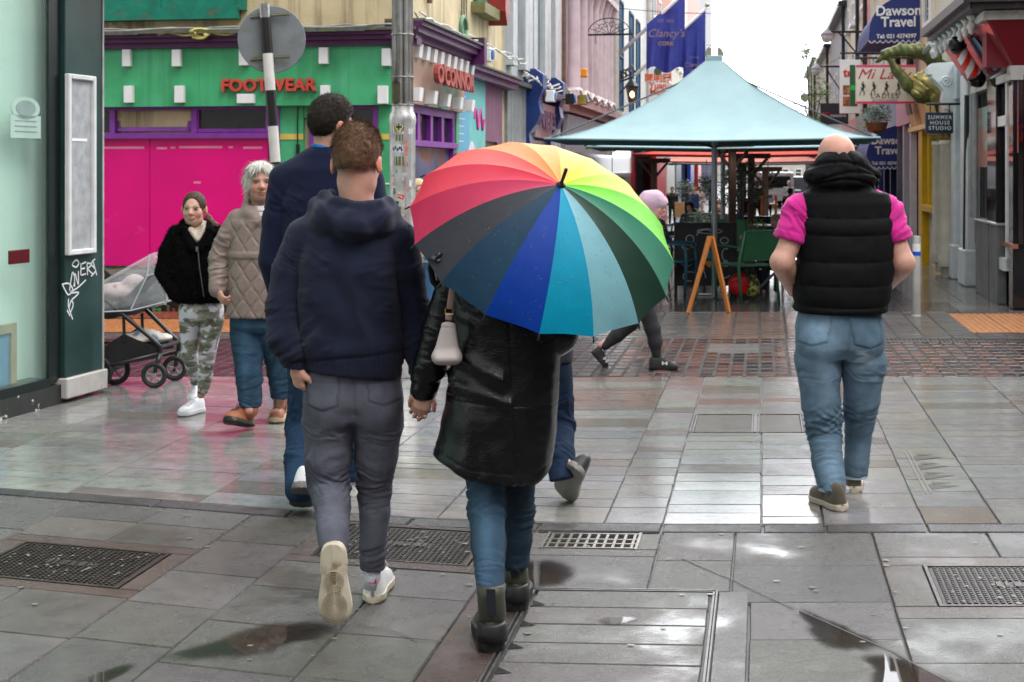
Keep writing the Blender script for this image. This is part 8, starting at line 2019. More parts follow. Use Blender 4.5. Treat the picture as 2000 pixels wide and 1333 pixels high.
def blob(name,label,cat,c,rad,mat,seed=0,amp=.02,cols=None):
 F=Field(v3(c)-v3(rad)-.05,v3(c)+v3(rad)+.05,max(.008,min(rad)/10));F.ell(c,rad,0);F.cap(v3(c)+v3((0,0,rad[2]*.6)),v3(c)+v3((rad[0]*.3,0,rad[2]*1.05)),rad[0]*.5,rad[0]*.25,.05);o=finish(name,F,mat,None,lambda V,N:amp*(fbm(V*12,seed,3)-.5)*2);return tag(o,label,cat)
blob('shopping_bag','red shopping bag under the green chair','bag',P(1443,556,17.3)+Vector((0,0,.0)),(.13,.08,.13),M('red_bag',(.45,.008,.012),rough=.35),3);blob('patterned_bag','yellow and dark leaf patterned bag beside the red one','bag',P(1468,560,17.35),(.10,.07,.14),M('leaf_bag',(.35,.33,.08),rough=.5,dirt=((.02,.03,.01),22,.48,.5)),5)
# ---------------------------------------------------------------- plants
def leaves(q,c,rad,n,s0,cols,flat=.5,rnd=random):
 for _ in range(n):
  d=Vector((rnd.gauss(0,1),rnd.gauss(0,1),rnd.gauss(0,1))).normalized();r=rnd.random()**.45;p=Vector(c)+Vector((d.x*rad[0],d.y*rad[1],d.z*rad[2]))*r
  u=Vector((rnd.uniform(-1,1),rnd.uniform(-1,1),rnd.uniform(-.6,.6))).normalized();w=u.orthogonal().normalized()*flat;s=s0*rnd.uniform(.6,1.4);cl=cols[rnd.randrange(len(cols))]
  q.quad([p-u*s,p+w*s*.5,p+u*s,p-w*s*.5],col=cl)
mLeaf=M('leaf',attr=True,rough=.5,var=.3,vs=9)
def plant(name,label,cat,base,stem_h,clusters,n,s0,cols,pot=None,stem_r=.03):
 b=Vector(base);t=thing(name,label,cat,b)
 if pot:q=MB();q.lathe(b,[(pot*.7,0),(pot,pot*1.5),(pot*.93,pot*1.5),(pot*.9,pot*1.3)],16);q.build('pot',M('dark_pot',(.03,.03,.032),rough=.5),t,smooth='auto')
 q=MB();q.tube([b+Vector((0,0,.1)),b+Vector((.03,.02,stem_h*.5)),b+Vector((0,0,stem_h))],[stem_r,stem_r*.8,stem_r*.6],8)
 for c,r in clusters:q.tube([b+Vector((0,0,stem_h*.75)),b+Vector(c)],[stem_r*.5,stem_r*.15],6)
 q.build('trunk',M('bark',(.10,.075,.055),rough=.9,var=.3),t,smooth=True)
 q=MB()
 for c,r in clusters:leaves(q,b+Vector(c),r,n,s0,cols)
 q.build('crown',mLeaf,t,cols=True)
gO=[(.20,.25,.17),(.10,.15,.08),(.30,.34,.26),(.06,.09,.05)]
o=P(1448,0,20.5);plant('olive_tree','potted olive tree with silvery leaves under the canopies','tree',(o.x,20.5,0),1.15,[((-.1,0,1.4),(.28,.25,.22)),((.15,.05,1.25),(.25,.2,.2)),((0,0,1.6),(.22,.2,.15)),((.2,0,.62),(.12,.1,.2)),((-.15,0,1.15),(.15,.15,.12))],330,.03,gO,pot=.2)
o=P(1478,0,19.0);plant('leafy_plant','bushy green potted plant low beside the wooden post','plant',(o.x,19,0),.45,[((0,0,.75),(.16,.14,.22)),((.08,0,.55),(.12,.1,.12))],260,.035,[(.12,.22,.04),(.05,.12,.03),(.25,.32,.08)],pot=.16,stem_r=.015)
o=P(1362,0,24.0);plant('potted_shrub','dark green shrub in front of the woman with the backpack','plant',(o.x,24,gz(24)),.3,[((0,0,.75),(.25,.2,.25)),((.12,0,.55),(.2,.15,.2))],300,.04,[(.05,.13,.04),(.03,.07,.02),(.10,.2,.07)],pot=.2,stem_r=.015)
o=P(1385,0,29.0);plant('potted_shrub','small bay bush further back beside the metal pole','plant',(o.x,29,gz(29)),.9,[((0,0,1.25),(.28,.25,.3))],400,.04,[(.04,.08,.04),(.02,.04,.02),(.10,.14,.08)],pot=.2)
o=P(1585,0,52.0);plant('street_tree','light green street tree with thin branches far up the right side','tree',(o.x,52,gz(52)),4.2,[((0,0,5.6),(.6,.6,.8)),((-.25,0,4.6),(.5,.5,.6)),((.35,0,4.9),(.4,.5,.6)),((.1,0,3.7),(.4,.4,.4)),((-.2,0,6.4),(.25,.25,.35)),((.4,0,3.9),(.35,.3,.3))],260,.07,[(.16,.30,.05),(.10,.20,.04),(.28,.40,.10)],stem_r=.09)
o=P(1712,246,27.0);t=thing('flower_basket','hanging basket of leaves and small red flowers above the lower navy awning','flower basket',o);q=MB();q.lathe(o,[(.02,-.16),(.16,-.10),(.22,.06),(.2,.06)],16);q.build('basket',M('wicker',(.17,.08,.04),rough=.8,var=.4,vs=40),t,smooth='auto')
q=MB();leaves(q,o+Vector((0,0,.22)),(.30,.25,.24),700,.035,[(.03,.12,.05),(.02,.07,.03),(.06,.2,.08)]);leaves(q,o+Vector((-.2,0,-.02)),(.15,.1,.16),120,.03,[(.3,.32,.05),(.2,.25,.05)]);leaves(q,o+Vector((.05,-.1,.12)),(.2,.15,.12),40,.03,[(.35,.02,.03)]);q.build('foliage',mLeaf,t,cols=True)
q=MB();q.tube([o+Vector((0,0,.4)),o+Vector((0,0,.95)),FR.p(FR.hit(1780,0)[0],0,o.z+1.0)],.012,6);q.build('hanger',mBlack,t)
# ---------------------------------------------------------------- pushchair
def pushchair():
 Y=10.4;p=lambda x,y,dy=0:P(x,y,Y+dy);t=thing('pushchair','black pushchair under a clear plastic rain cover, half hidden by the green pier','pushchair',G(270,757))
 mF=M('frame_black',(.015,.015,.016),rough=.35);mR=M('rim_grey',(.30,.30,.30),rough=.35,metal=.4);W=.52
 def wheel(x,y,dy,r):
  c=p(x,y,dy);c.z=r;w=thing('wheel',None,None,(0,0,0));bpy.data.objects.remove(w)
  q=MB();n=28;T_=.022
  for i in range(n):pass
  q.tube([c+Vector((math.cos(a)*(r-T_*.7),0,math.sin(a)*(r-T_*.7))) for a in np.linspace(0,2*math.pi,29)],T_*.75,8,cap=False)
  ty=q.build('wheel',M('tyre',(.02,.02,.02),rough=.7),t,smooth=True)
  q=MB();q.tube([c+Vector((math.cos(a)*(r-T_*1.7),0,math.sin(a)*(r-T_*1.7))) for a in np.linspace(0,2*math.pi,29)],.006,6,cap=False)
  for k in range(5):
   for s_ in (-.09,.09):a=k*1.2566+.4;q.tube([c+Vector((math.cos(a+s_*2)*.012,-.004,math.sin(a+s_*2)*.012)),c+Vector((math.cos(a+s_)*(r-T_*1.7),-.004,math.sin(a+s_)*(r-T_*1.7)))],.0045,5)
  q.lathe(c+Vector((0,-.018,0)),[(.016,0),(.018,.006),(.018,.03),(.014,.036)],14,axis=(0,1,0));q.build('rim',mR,ty,smooth='auto')
 wheel(301,732,-.02,.094);wheel(341,727,.34,.094);wheel(224,730,.12,.115);wheel(190,732,.0,.115)
 for dy,ox in ((0,0),(.36,36)):
  q=MB();q.tube([p(150+ox,520-ox*.2,dy),p(197+ox*1.6,579-ox*.1,dy),p(300+ox,665-ox*.25,dy),p(313+ox,678-ox*.3,dy),p(313+ox,695-ox*.1,dy)],.017,8);q.build('side_tube',mF,t,smooth=True)
  q=MB();q.tube([p(313+ox,690-ox*.1,dy-.0),p(302+ox*1.05,728-ox*.05,dy-.03)],[.022,.014],8);q.tube([p(150+ox,725,dy),p(225+ox*.5,712-ox*.1,dy),p(316+ox,690-ox*.1,dy)],.016,8);q.build('fork',mF,t,smooth=True)
  q=MB();q.tube([p(241+ox,612,dy),p(243+ox,668-ox*.2,dy)],.012,6);q.build('brace',mF,t)
 q=MB();q.tube([p(313,678,0),p(349,668,.36)],.015,8);q.build('front_bar',mF,t)
 q=MB();q.grid(lambda i,j:p(170+140*i,690-24*math.sin(i*math.pi)*(1-abs(2*j-1))+6*(1-i)*0+(2*j-1)*0-abs(2*j-1)*22,.36*j),10,8)
 pts=[p(180,700),p(202,678),p(242,652),p(268,664),p(316,682),p(316,692),p(262,702),p(205,716),p(170,722)]
 for dy in (-.0,.36):q.quad([v+Vector((0,dy,0)) for v in pts])
 q.build('basket',M('basket_cloth',(.012,.012,.013),rough=.9,var=.3,bump=.3),t,fixn=True)
 F=Field(v3(p(215,690,.02)),v3(p(345,630,.34)),.010);F.ell(p(268,664,.18),(.12,.12,.05),0);F.ell(p(302,660,.18),(.13,.09,.035),.03);F.ell(p(285,652,.2),(.10,.08,.03),.03)
 finish('stored_bags',F,M('pale_bags',(.48,.45,.40),rough=.5,dirt=((.12,.18,.25),9,.56,.6)),t,lambda V,N:.02*(fbm(V*22,3,3)-.5))
 sh=[(p(215,612,.18),.13),(p(262,598,.18),.15),(p(300,585,.18),.13)]
 F=Field(v3(p(150,640,-.05)),v3(p(350,520,.42)),.012);limb(F,sh,.05,side=(0,1,0),fa=.35);F.cap(p(250,590,.18),p(300,540,.18),.13,.12,.05,side=(0,1,0),fa=.3);finish('seat_shell',F,M('seat_grey',(.05,.05,.055),rough=.8),t,smooth_it=2)
 F=Field(v3(p(150,620,-.0)),v3(p(330,500,.38)),.010);F.ell(p(232,570,.18),(.16,.13,.07),0);F.ell(p(262,552,.18),(.08,.08,.06),.04);finish('blanket',F,M('floral_blanket',(.62,.52,.50),rough=.8,dirt=((.30,.10,.10),9,.58,.66)),t,lambda V,N:.012*(fbm(V*14,3,3)-.5))
 prof=[p(150,575),p(197,548),p(250,520),p(292,496),p(306,491),p(330,500),p(349,560),p(340,585),p(300,602),p(255,606),p(200,612),p(150,612)]
 q=MB();m=len(prof)
 lay=[(-.02,.78),(.0,.96),(.08,1.0),(.28,1.0),(.36,.96),(.38,.78)];cen=sum(prof,Vector())/m
 for dy,s_ in lay:
  for v in prof:v2=cen+(v-cen)*s_;q.v.append((v2.x+.006*math.sin(v.z*90),v2.y+dy+.008*math.sin(v.x*60+v.z*40),v2.z));q.c.append((1,1,1))
 for i in range(len(lay)-1):
  for k in range(m):q.f.append((i*m+k,i*m+(k+1) % m,(i+1)*m+(k+1) % m,(i+1)*m+k));q.mi.append(0)
 q.f.append(tuple(range(m)));q.f.append(tuple((len(lay)-1)*m+k for k in range(m)));q.mi+=[0,0]
 o=q.build('rain_cover',M('clear_film',(.55,.58,.60),rough=.12,var=.2,vs=9,alpha=.34,bump=1.5,bs=14,spec=.9),t,smooth=True)
 q=MB()
 for pp in ([p(292,497,-.02),p(287,540,-.03),p(256,604,-.02)],[p(287,540,-.03),p(335,520,-.02)],[p(324,562,-.03),p(326,588,-.03)],[p(150,612,-.02),p(255,607,-.02),p(340,586,-.02),p(349,560,-.02)]):q.tube(pp,.006,5)
 q.build('cover_seam',M('seam_pale',(.5,.52,.55),rough=.3),o)
 q=MB();q.grid(lambda i,j:p(256+36*i+40*math.sin(j*1.57)*0+60*j,604-100*i+0-30*j*(1-i),.0+.36*0),6,6);
pushchair()
# ---------------------------------------------------------------- flags and ironwork on the left
mFlag=M('flag_blue',(.035,.05,.30),rough=.7,var=.12);mGold=M('flag_gold',(.26,.17,.15),rough=.6)
for k,(x0,y0,x1,y1,Y,fx,lab) in enumerate(((1199,116,1338,-16,37.5,(1263,48,1338,-16,137),'nearer blue shop flag with gold script on a white pole'),(1240,148,1381,14,42,(1335,62,1378,18,168),'further blue shop flag, partly behind the nearer one'))):
 t=thing('flag',lab,'flag',P(x0,y0,Y));a,b_=P(x0,y0,Y+.6),P(x1,y1,Y-.6);q=MB();q.tube([a,b_],[.05,.045],10);q.build('flagpole',mWhiteP,t,smooth=True)
 q=MB();q.lathe(b_,[(.01,0),(.06,.02),(.07,.07),(.03,.12)],12);q.build('finial',M('gold_ball',(.5,.4,.2),rough=.3,metal=.7),t,smooth=True)
 xa,ya,xb,yb,yc=fx;Yf=Y-.25;f0=Fr((0,Yf,0),(1,0,0),(0,-1,0));A0,B0=P(xa,ya,Yf),P(xb,yb,Yf);zb=P(0,yc,Yf).z
 q=MB();q.grid(lambda i,j:Vector((A0.x+(B0.x-A0.x)*i,Yf+.09*math.sin(i*13+j*3)*j+.05*math.sin(i*27+2*j)*j,(A0.z+(B0.z-A0.z)*i)*(1-j)+(zb+.08*math.sin(i*9))*j)),30,14);q.build('cloth',mFlag,t,smooth=True)
 xm=(A0.x+B0.x)/2;s_=(B0.x-A0.x)/1.02
 for tx,sz,zz,sh_,bd in (("Clancy's",.30,.95,.3,.0),('CORK',.15,.68,0,.004),('EST 1824',.11,1.28,0,0)):
  v,f=text_mesh(tx,sz*s_,f0,xm-.02,.17,zb+zz*s_-.0,depth=.004,bold=bd,shear=sh_);mesh_obj('lettering',v,f,mGold,t)
t=thing('iron_bracket','black wrought iron fan shaped sign bracket on the pale pink building','sign bracket',P(1145,68,33));c=P(1190,68,31);u=Rr;sc=.5
q=MB();q.tube([c-u*sc*1.05,c+u*sc*1.05],.022,6);q.tube([c+u*sc*.95*math.cos(a)+Vector((0,0,sc*.72*math.sin(a))) for a in np.linspace(0,math.pi,20)],.012,6)
for a in np.linspace(.4,2.74,6):
 q.tube([c,c+u*sc*.9*math.cos(a)+Vector((0,0,sc*.68*math.sin(a)))],.008,5);e=c+u*sc*.55*math.cos(a)+Vector((0,0,sc*.42*math.sin(a)));q.tube([e+u*.08*math.cos(b_)*(1-b_/9)+Vector((0,0,.08*math.sin(b_)*(1-b_/9))) for b_ in np.linspace(0,7,16)],.007,5)
for s_ in (-1,1):q.tube([c+u*s_*.3,c+u*s_*.3-Vector((0,0,.2))],.008,5)
q.tube([c-u*sc,c-u*1.6-Vector((0,0,.0))],.022,6);q.build('ironwork',mBlack,t)
t=thing('wall_lantern','lit black wall lantern on a scrolled iron arm beside the canopy','lantern',P(1235,205,40));c=P(1234,200,40)
q=MB();q.lathe(c,[(.10,0),(.17,.42),(.19,.44),(.10,.56),(.03,.62),(.03,.7)],6);q.build('lantern_body',M('lantern_glass',(.06,.05,.045),rough=.1,alpha=.75),t);q=MB();q.lathe(c+Vector((0,0,.42)),[(.2,0),(.2,.03),(.11,.15),(.02,.25)],6);q.build('lantern_roof',mBlack,t)
q=MB();q.lathe(c+Vector((0,-.12,.12)),[(.02,0),(.06,.05),(.06,.12),(.02,.18)],10);q.build('bulb',M('bulb_lit',(1,.6,.2),emit=(1,.45,.12,6)),t,smooth=True)
q=MB();a0=P(1190,168,40);
for k in range(5):e=a0+(c+Vector((0,0,.7))-a0)*((k+.5)/5)+Vector((0,0,.15));q.tube([e+Vector((.16*math.cos(b_)*(1-b_/9),0,.16*math.sin(b_)*(1-b_/9))) for b_ in np.linspace(0,7,16)],.022,6)
q.tube([a0,c+Vector((0,0,.7))],.03,6);q.tube([a0-Vector((0,0,.5)),c+Vector((0,0,.6))],.025,6);q.build('scroll_arm',mBlack,t)
def board(name,label,x0,y0,x1,y1,Y,mat,border=None,th=.06,cat='shop sign',arm=None,group=None):
 a,b_=P(x0,y0,Y),P(x1,y1,Y);F_=Fr((0,Y,0),(1,0,0),(0,-1,0));t=thing(name,label,cat,(a+b_)/2,group);q=MB();q.box(F_,a.x,b_.x,-th,0,b_.z,a.z,bev=.006);q.build('board',mat,t)
 if border:
  q=MB();f=.04;q.box(F_,a.x,b_.x,0,.006,a.z-f,a.z-.003);q.box(F_,a.x,b_.x,0,.006,b_.z+.003,b_.z+f);q.build('border',border,t)
 if arm:
  for s_ in (.15,.85):q=MB();x=a.x+(b_.x-a.x)*s_;q.tube([(x,Y,a.z),(x,Y,a.z+.12)],.01,5);q.build('hook',mBlack,t)
  q=MB();q.tube([(a.x,Y,a.z+.12),(b_.x+arm,Y,a.z+.12)],.018,6);q.build('arm',mBlack,t)
 return t,F_,a,b_
t,F_,a,b_=board('shop_sign','white sign with orange red Chinese characters under the blue flags',1267,132,1303,200,44,mWhiteP);m_=M('orange_red',(.7,.12,.03),rough=.5)
for tx,y,sz in (('圓明園',154,.28),('Yuan',168,.27),('Ming',180,.27)):text_obj('lettering',m_,t,tx,sz,F_,(a.x+b_.x)/2,.003,P(0,y,44).z,depth=.006,bold=.008)
q=MB();q.lathe(P(1285,139,43.99),[(.12,0),(.12,.01)],16,axis=(0,-1,0));q.build('emblem',M('emblem_green',(.06,.1,.04),rough=.5),t)
# ---------------------------------------------------------------- signs and awnings on the right
mNavyA=M('navy_awning',(.014,.028,.16),rough=.6,var=.1);mWt=M('white_lettering',(.75,.75,.75),rough=.5)
def awning(x_wall,xl,yt,yb,label,scale=1.0):
 a0=FR.hit(x_wall,0)[0];o=FR.p(a0,0,0);Y=o.y;W=(P(x_wall,0,Y).x-P(xl,0,Y).x)/math.cos(TH);zt,zb=P(0,yt,Y).z,P(0,yb,Y).z;F_=Fr(o,-Rr,-S);t=thing('awning',label,'awning',FR.p(a0+1.5,.3,zb),'navy awnings on the cream building')
 pts=[(0,zb),(W,zb),(W*.985,zb+(zt-zb)*.25)]+[(W*math.cos(b__)*.98,zb+(zt-zb)*(.25+.75*math.sin(b__))) for b__ in np.linspace(.15,1.57,10)]
 q=MB();q.prism(F_,pts,0,-3.4);q.build('hood',mNavyA,t,fixn=True)
 q=MB();n=9
 for k in range(n):q.prism(F_,[(W*(k+f)/n,zb-.05*math.sin(f*math.pi)) for f in np.linspace(0,1,7)]+[(W*(k+1)/n,zb+.004),(W*k/n,zb+.004)],0,-.02)
 q.build('scalloped_edge',mNavyA,t,fixn=True);q=MB();q.tube([F_.p(W*i/72,.004,zb-.05*abs(math.sin(i/8*math.pi))) for i in range(73)],.008,4);q.build('white_piping',mWt,t)
 for tx,fx,fz,sz,bd in (('Dawson',.42,.62,.24,.006),('Travel',.42,.38,.24,.006),('Tel: 021 4274397',.46,.08,.098,.003)):text_obj('lettering',mWt,t,tx,sz*W/.85,F_,W*fx,.004,zb+(zt-zb)*fz,depth=.006,bold=bd,flip=-1,xs=.95)
awning(1797,1701,-14,78,'upper navy awning with white travel shop lettering');awning(1768,1694,244,326,'lower navy awning at street level with white travel shop lettering')
t,F_,a,b_=board('hanging_sign','cream ladies accessories sign with pink edges and black figures',1672,127,1789,203,24.5,M('cream_board',(.62,.55,.46),rough=.5,var=.08),M('hot_pink',(.6,.03,.14),rough=.5),arm=.6)
mx=(a.x+b_.x)/2;text_obj('lettering',M('dark_pink_script',(.40,.03,.10),rough=.5),t,'Mi Lady',.25,F_,mx-.05,.003,P(0,146,24.5).z,depth=.004,shear=.35,xs=1.15);text_obj('lettering',M('brown_text',(.08,.05,.05),rough=.5),t,'LADIES',.125,F_,mx-.02,.003,P(0,188,24.5).z,depth=.004,spacing=1.3);text_obj('lettering',M('brown_text',()),t,'ACCESSORIES',.05,F_,mx-.02,.003,P(0,196.5,24.5).z,depth=.004,spacing=1.5)
for i,x in enumerate((1685,1706,1731,1754,1777)):
 c=P(x,172,24.5);q=MB();L=lambda dx,dz:(c.x+dx,24.49,c.z+dz);q.tube([L(0,.10),L(0,.085)],.018,6,flat=.3);q.tube([L(0,.07),L(.01,0),L(-.02*(-1)**i,-.02)],[.022,.014,.035],6,flat=.2);q.tube([L(.0,-.02),L(.03,-.08),L(.02,-.13)],.009,5,flat=.3);q.tube([L(-.01,-.02),L(-.04,-.08),L(-.05,-.13)],.009,5,flat=.3);q.tube([L(0,.06),L(.05,.03),L(.03,.0)],.007,5,flat=.3);q.build('figure_silhouette',mBlack,t)
t,F_,a,b_=board('hanging_sign','tall white hanging sign with red letters and food pictures',1641,117,1681,222,26,mWhiteP,arm=.8);text_obj('lettering',M('sign_red',(.6,.03,.03),rough=.5),t,'tel',.22,F_,a.x+.17,.003,P(0,143,26).z,depth=.005,bold=.008)
for y0,y1 in ((167,186),(189,208)):q=MB();q.box(F_,a.x+.05,b_.x-.06,0,.006,P(0,y1,26).z,P(0,y0,26).z);q.build('food_picture',M('food_photo',(.30,.10,.05),rough=.4,var=.7,vs=14,dirt=((.5,.3,.15),9,.55,.6)),t)
t,F_,a,b_=board('hanging_sign','narrow dark green sign between the white and cream signs',1661,127,1671,208,25.2,M('sign_green',(.02,.10,.04),rough=.5));q=MB();q.lathe(P(1666,172,25.19),[(.05,0),(.05,.006)],12,axis=(0,-1,0));q.build('green_dot',M('bright_green',(.02,.4,.06),rough=.5),t)
t,F_,a,b_=board('hanging_sign','navy square sign reading summer house studio',1809,220,1862,261,20.3,M('sign_navy',(.012,.03,.065),rough=.5),arm=.25)
for tx,y in (('SUMMER',230),('HOUSE',240.5),('STUDIO',251)):text_obj('lettering',mWt,t,tx,.077,F_,(a.x+b_.x)/2,.003,P(0,y,20.3).z,depth=.004,spacing=1.25,bold=.001)
t,F_,a,b_=board('hanging_sign','dark rounded shop sign behind the canopy slope on the right',1603,202,1657,243,33,M('sign_charcoal',(.035,.035,.04),rough=.5));text_obj('lettering',mWt,t,'maestro',.11,F_,(a.x+b_.x)/2+.08,.003,P(0,226,33).z,depth=.004);text_obj('lettering',M('sign_red',()),t,'RC',.12,F_,a.x+.12,.003,P(0,224,33).z,depth=.004,bold=.003)
for i,(x,y,x1,Y) in enumerate(((1615,72,1690,36),(1595,138,1645,44),(1571,191,1620,54))):
 c=P(x,y,Y);t=thing('globe_lamp',('nearest','middle','furthest')[i]+' of three white globe lamps on iron arms up the right side','street lamp',c,'globe lamps on iron arms');r=.16;q=MB();q.lathe(c,[(.02,-r),(r*.7,-r*.7),(r,0),(r*.95,r*.3)],16);q.build('globe',M('milk_glass',(.7,.7,.68),rough=.2),t,smooth=True);q=MB();q.lathe(c+Vector((0,0,r*.2)),[(r*1.1,0),(r*.9,.06),(r*.4,.13),(.02,.18)],16);q.build('cap',M('lamp_cap',(.4,.36,.42),rough=.4),t,smooth=True)
 e=P(x1,y,Y);q=MB();q.tube([c+Vector((0,0,.12)),(e.x,Y,c.z+.12)],.03,6);q.tube([(e.x,Y,c.z-.7),((e.x+c.x)/2,Y,c.z-.1),(c.x+.3,Y,c.z+.1)],.02,6);q.build('arm',mBlack,t)
c,d=P(1806,102,22),P(1850,55,20.6);t=thing('tube_floodlight','long pale tubular floodlight sticking out under the black gutter','floodlight',c);q=MB();q.tube([c,d],[.085,.11],14,flat=.6);q.build('lamp_body',M('lamp_grey',(.38,.40,.38),rough=.35,metal=.4,streak=((.2,.2,.12),10,.5,.6)),t,smooth='auto');q=MB();q.tube([d,FR.p(FR.hit(1876,0)[0],0,d.z)],.03,6);q.build('bracket',mBlack,t)
t=thing('sculpture','big curved green sculpture with golden leaves hanging over the signs','sculpture',P(1800,150,22));mSc=M('bronze_green',(.085,.085,.022),rough=.45,metal=.3,var=.4,vs=7,dirt=((.03,.09,.035),3,.55,.68),bump=.5,bs=26);mGo=M('old_gold',(.34,.27,.09),rough=.4,metal=.5,var=.35,vs=9,bump=.5,bs=20)
Y=22;p=lambda x,y,dy=0:P(x,y,Y+dy)
F=Field(v3(p(1695,215,-.4)),v3(p(1862,75,.4)),.014)
limb(F,[(p(1712,121),.03),(p(1730,106),.07),(p(1760,98),.095),(p(1795,99),.115),(p(1822,112),.13),(p(1828,135),.11)],.04);limb(F,[(p(1738,116),.045),(p(1752,140),.075),(p(1772,165),.095),(p(1800,188),.11),(p(1835,196),.07)],.04)
finish('curved_body',F,mSc,t,lambda V,N:.005*np.sin(V[:,0]*60+V[:,2]*25)+.02*(fbm(V*9,3,3)-.5))
F=Field(v3(p(1770,225,-.4)),v3(p(1870,125,.4)),.014);F.ell(p(1808,162,-.08),(.20,.12,.19),0);F.ell(p(1832,185,-.05),(.17,.12,.17),.05);F.ell(p(1795,180,-.1),(.12,.08,.09),.03);F.cap(p(1820,140,-.1),p(1812,175,-.16),.05,.03,.02)
finish('gold_leaves',F,mGo,t,lambda V,N:.035*(fbm(V*7,3,3)-.5)*2-.02*np.exp(-(((V[:,0]+V[:,2]*1.2) % .22-.11)/.02)**2));q=MB();q.tube([p(1836,120),FR.p(FR.hit(1850,0)[0],0,p(0,122).z)],.04,8);q.build('wall_arm',mBlack,t)
for i,(x0,y0,x1,y1,Y0,Y1) in enumerate(((1180,14,1640,10,40,36),(1380,88,1610,82,46,40),(1378,96,1600,94,52,45),(1500,168,1640,112,60,34),(1400,128,1700,84,60,60))):
 a,b_=P(x0,y0,Y0),P(x1,y1,Y1);q=MB();q.tube([a+(b_-a)*u+Vector((0,0,-.5*math.sin(u*math.pi)*.4)) for u in np.linspace(0,1,12)],.011,4);q.build('overhead_wire',mBlack,label=('highest thin wire across the sky','second wire from the top across the sky gap','third wire just under the second','steeper wire at the right of the sky gap','lowest wire crossing behind the canopy peak')[i],cat='wire',group='wires across the street')
# ---------------------------------------------------------------- far people, seated woman, van
simple_person('woman in black with a tan paper bag in the distance',1313,46,364,430+12,(.012,.012,.014),(.012,.012,.014),(.08,.05,.03),res=.018,stride=.1)
o=P(1327,410,45.6);q=MB();q.box(WORLD,o.x-.16,o.x+.16,45.5,45.68,o.z-.24,o.z+.24,bev=.01);t=q.build('paper_bag',M('kraft_paper',(.42,.24,.09),rough=.7),label='tan paper bag carried by the distant woman in black',cat='bag')
simple_person('blonde woman with a dark backpack and skirt walking away in the distance',1354,44,365,440,(.35,.25,.30),(.02,.02,.025),(.48,.36,.18),facing=(0,1,0),res=.018,stride=.1,skirt=True,longhair=True)
o=P(1354,392,43.8);q=MB();q.box(WORLD,o.x-.16,o.x+.16,43.62,43.8,o.z-.24,o.z+.2,bev=.03);q.build('backpack',M('navy_pack',(.01,.03,.12),rough=.7),label='navy backpack on the distant blonde woman',cat='backpack')
simple_person('distant woman in a pale top and white cap',1367,50,362,436,(.6,.5,.5),(.4,.33,.3),(.5,.35,.2),hood=(.7,.7,.68),res=.02,stride=.05)
simple_person('woman seated at the cafe table behind the elbow of the man in pink',1522,18.6,418,575,(.20,.17,.12),(.01,.015,.03),(.35,.27,.2),facing=(-.75,-.5,0),seated=True,res=.011,longhair=True,shoes=(.02,.03,.06),group='people at the cafe')
simple_person('dark figure seated beside the orange barrier far up the street',1497,38,368,425,(.02,.02,.02),(.02,.02,.02),(.05,.03,.02),seated=True,res=.02,group='people at the cafe');simple_person('dark coated figure standing at the right under the far canopies',1543,32,366,470,(.015,.012,.015),(.02,.015,.02),(.12,.08,.06),res=.018,facing=(.5,.8,0),group='people at the cafe')
simple_person('white haired figure beside the dark coated one far off',1541,52,352,430,(.5,.5,.52),(.05,.05,.08),(.6,.6,.6),res=.02,group='people at the cafe')
simple_person('fair haired person in a beige jacket hidden between the lamp post and the umbrella',816,12.3,345,688,(.30,.27,.2),(.02,.08,.17),(.5,.38,.22),facing=(.3,-1,0),res=.011)
for i,(x,Y,y0,y1,tp,hr,se,lab) in enumerate(((1350,27,395,505,(.03,.05,.08),(.04,.03,.02),True,'customer in dark blue seated left of the metal pole'),(1405,25,392,512,(.02,.02,.022),(.10,.06,.03),True,'customer in black seated right behind the metal pole'),(1452,33,372,445,(.12,.03,.03),(.03,.02,.02),True,'customer in a dark red top seated beyond the olive tree'),(1478,36,352,448,(.05,.05,.05),(.3,.3,.3),False,'grey haired man standing beyond the wooden posts'),(1392,56,352,428,(.03,.03,.05),(.05,.04,.03),False,'far figure in dark clothes walking between the poles'))):
 simple_person(lab,x,Y,y0,y1,tp,(.02,.02,.03),hr,seated=se,res=.02,facing=(-.5+.3*i,-.8,0),group='people at the cafe')
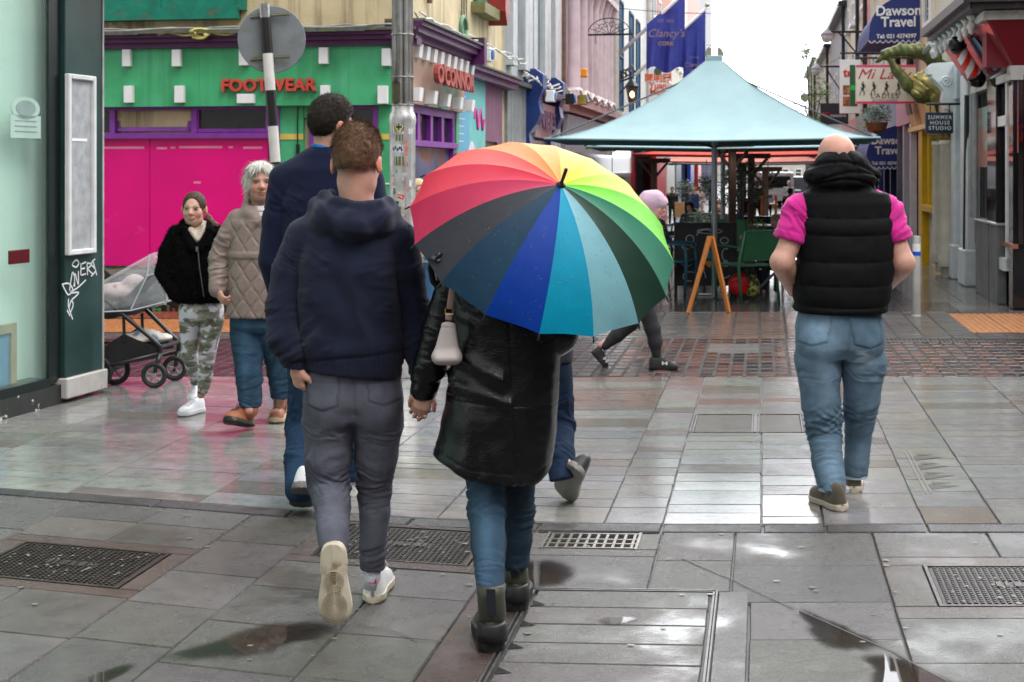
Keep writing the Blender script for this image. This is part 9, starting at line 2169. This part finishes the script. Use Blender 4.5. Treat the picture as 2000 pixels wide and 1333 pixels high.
for i,(x,y,Y) in enumerate(((1338,372,24),(1380,360,26),(1432,350,23),(1500,352,27))):
 o=P(x,y,Y);t=thing('hanging_plant',('leftmost','second from left','third from left','rightmost')[i]+' of the bushy plants hanging under the canopies','plant',o,'hanging plants');q=MB();leaves(q,o,(.2,.15,.2),380,.035,gO[1:]+[(.03,.06,.03)]);q.build('foliage',mLeaf,t,cols=True);q=MB();q.tube([o+Vector((0,0,.1)),o+Vector((0,0,.45))],.008,5);q.build('hanger',mBlack,t)
def far_van(x,Y,w,h,lab,col,name='parked_van',cat='van'):
 o=P(x,0,Y);o.z=gz(Y);t=thing(name,lab,cat,o);F_=Fr(o,(1,0,0),(0,-1,0));m=M('van_'+name,col,rough=.25,coat=.4)
 q=MB();q.prism(Fr(o,(0,-1,0),(1,0,0)),[(0,.35),(0,h*.98),(-.2,h),(-3.2,h),(-3.9,h*.62),(-4.6,h*.52),(-4.7,.35)],-w/2,w/2);q.build('body',m,t);q=MB();q.box(F_,-w*.4,w*.4,.003,.02,h*.55,h*.88);q.build('rear_window',mGlassD,t)
 for s_ in (-1,1):
  q=MB();q.box(F_,s_*w*.44-.07,s_*w*.44+.07,.003,.03,h*.35,h*.6);q.build('tail_light',M('tail_red',(.4,.01,.01),rough=.2),t);
  for dd in (-.9,-3.8):q=MB();q.lathe(F_.p(s_*(w/2-.1)-.1,dd,.33),[(.2,0),(.33,.01),(.33,.2),(.2,.21)],16,axis=(1,0,0));q.build('wheel',M('tyre',()),t,smooth='auto')
 q=MB();q.box(F_,-.3,.3,.003,.015,h*.36,h*.42);q.build('number_plate',mWhiteP,t)
far_van(1518,82,1.9,2.0,'white van parked far up the street seen between the canopies',(.7,.7,.7));far_van(1555,96,1.8,1.5,'dark car parked beyond the white van',(.03,.04,.06),'parked_car','car')
t=thing('barrier','orange framed cafe barrier beyond the green chair','barrier',P(1500,400,30));q=MB();a,b_=P(1488,383,30),P(1506,400,30)
q.tube([(a.x,30,gz(30)),(a.x,30,a.z),(b_.x+.1,30,a.z),(b_.x+.1,30,gz(30))],.03,6);q.tube([(a.x,30,b_.z),(b_.x+.1,30,b_.z)],.02,6);q.build('frame',M('orange_frame',(.6,.16,.03),rough=.5),t);q=MB();q.box(WORLD,a.x+.04,b_.x+.06,30,30.02,b_.z+.03,a.z-.04);q.build('panel',M('barrier_panel',(.4,.42,.45),rough=.5),t)
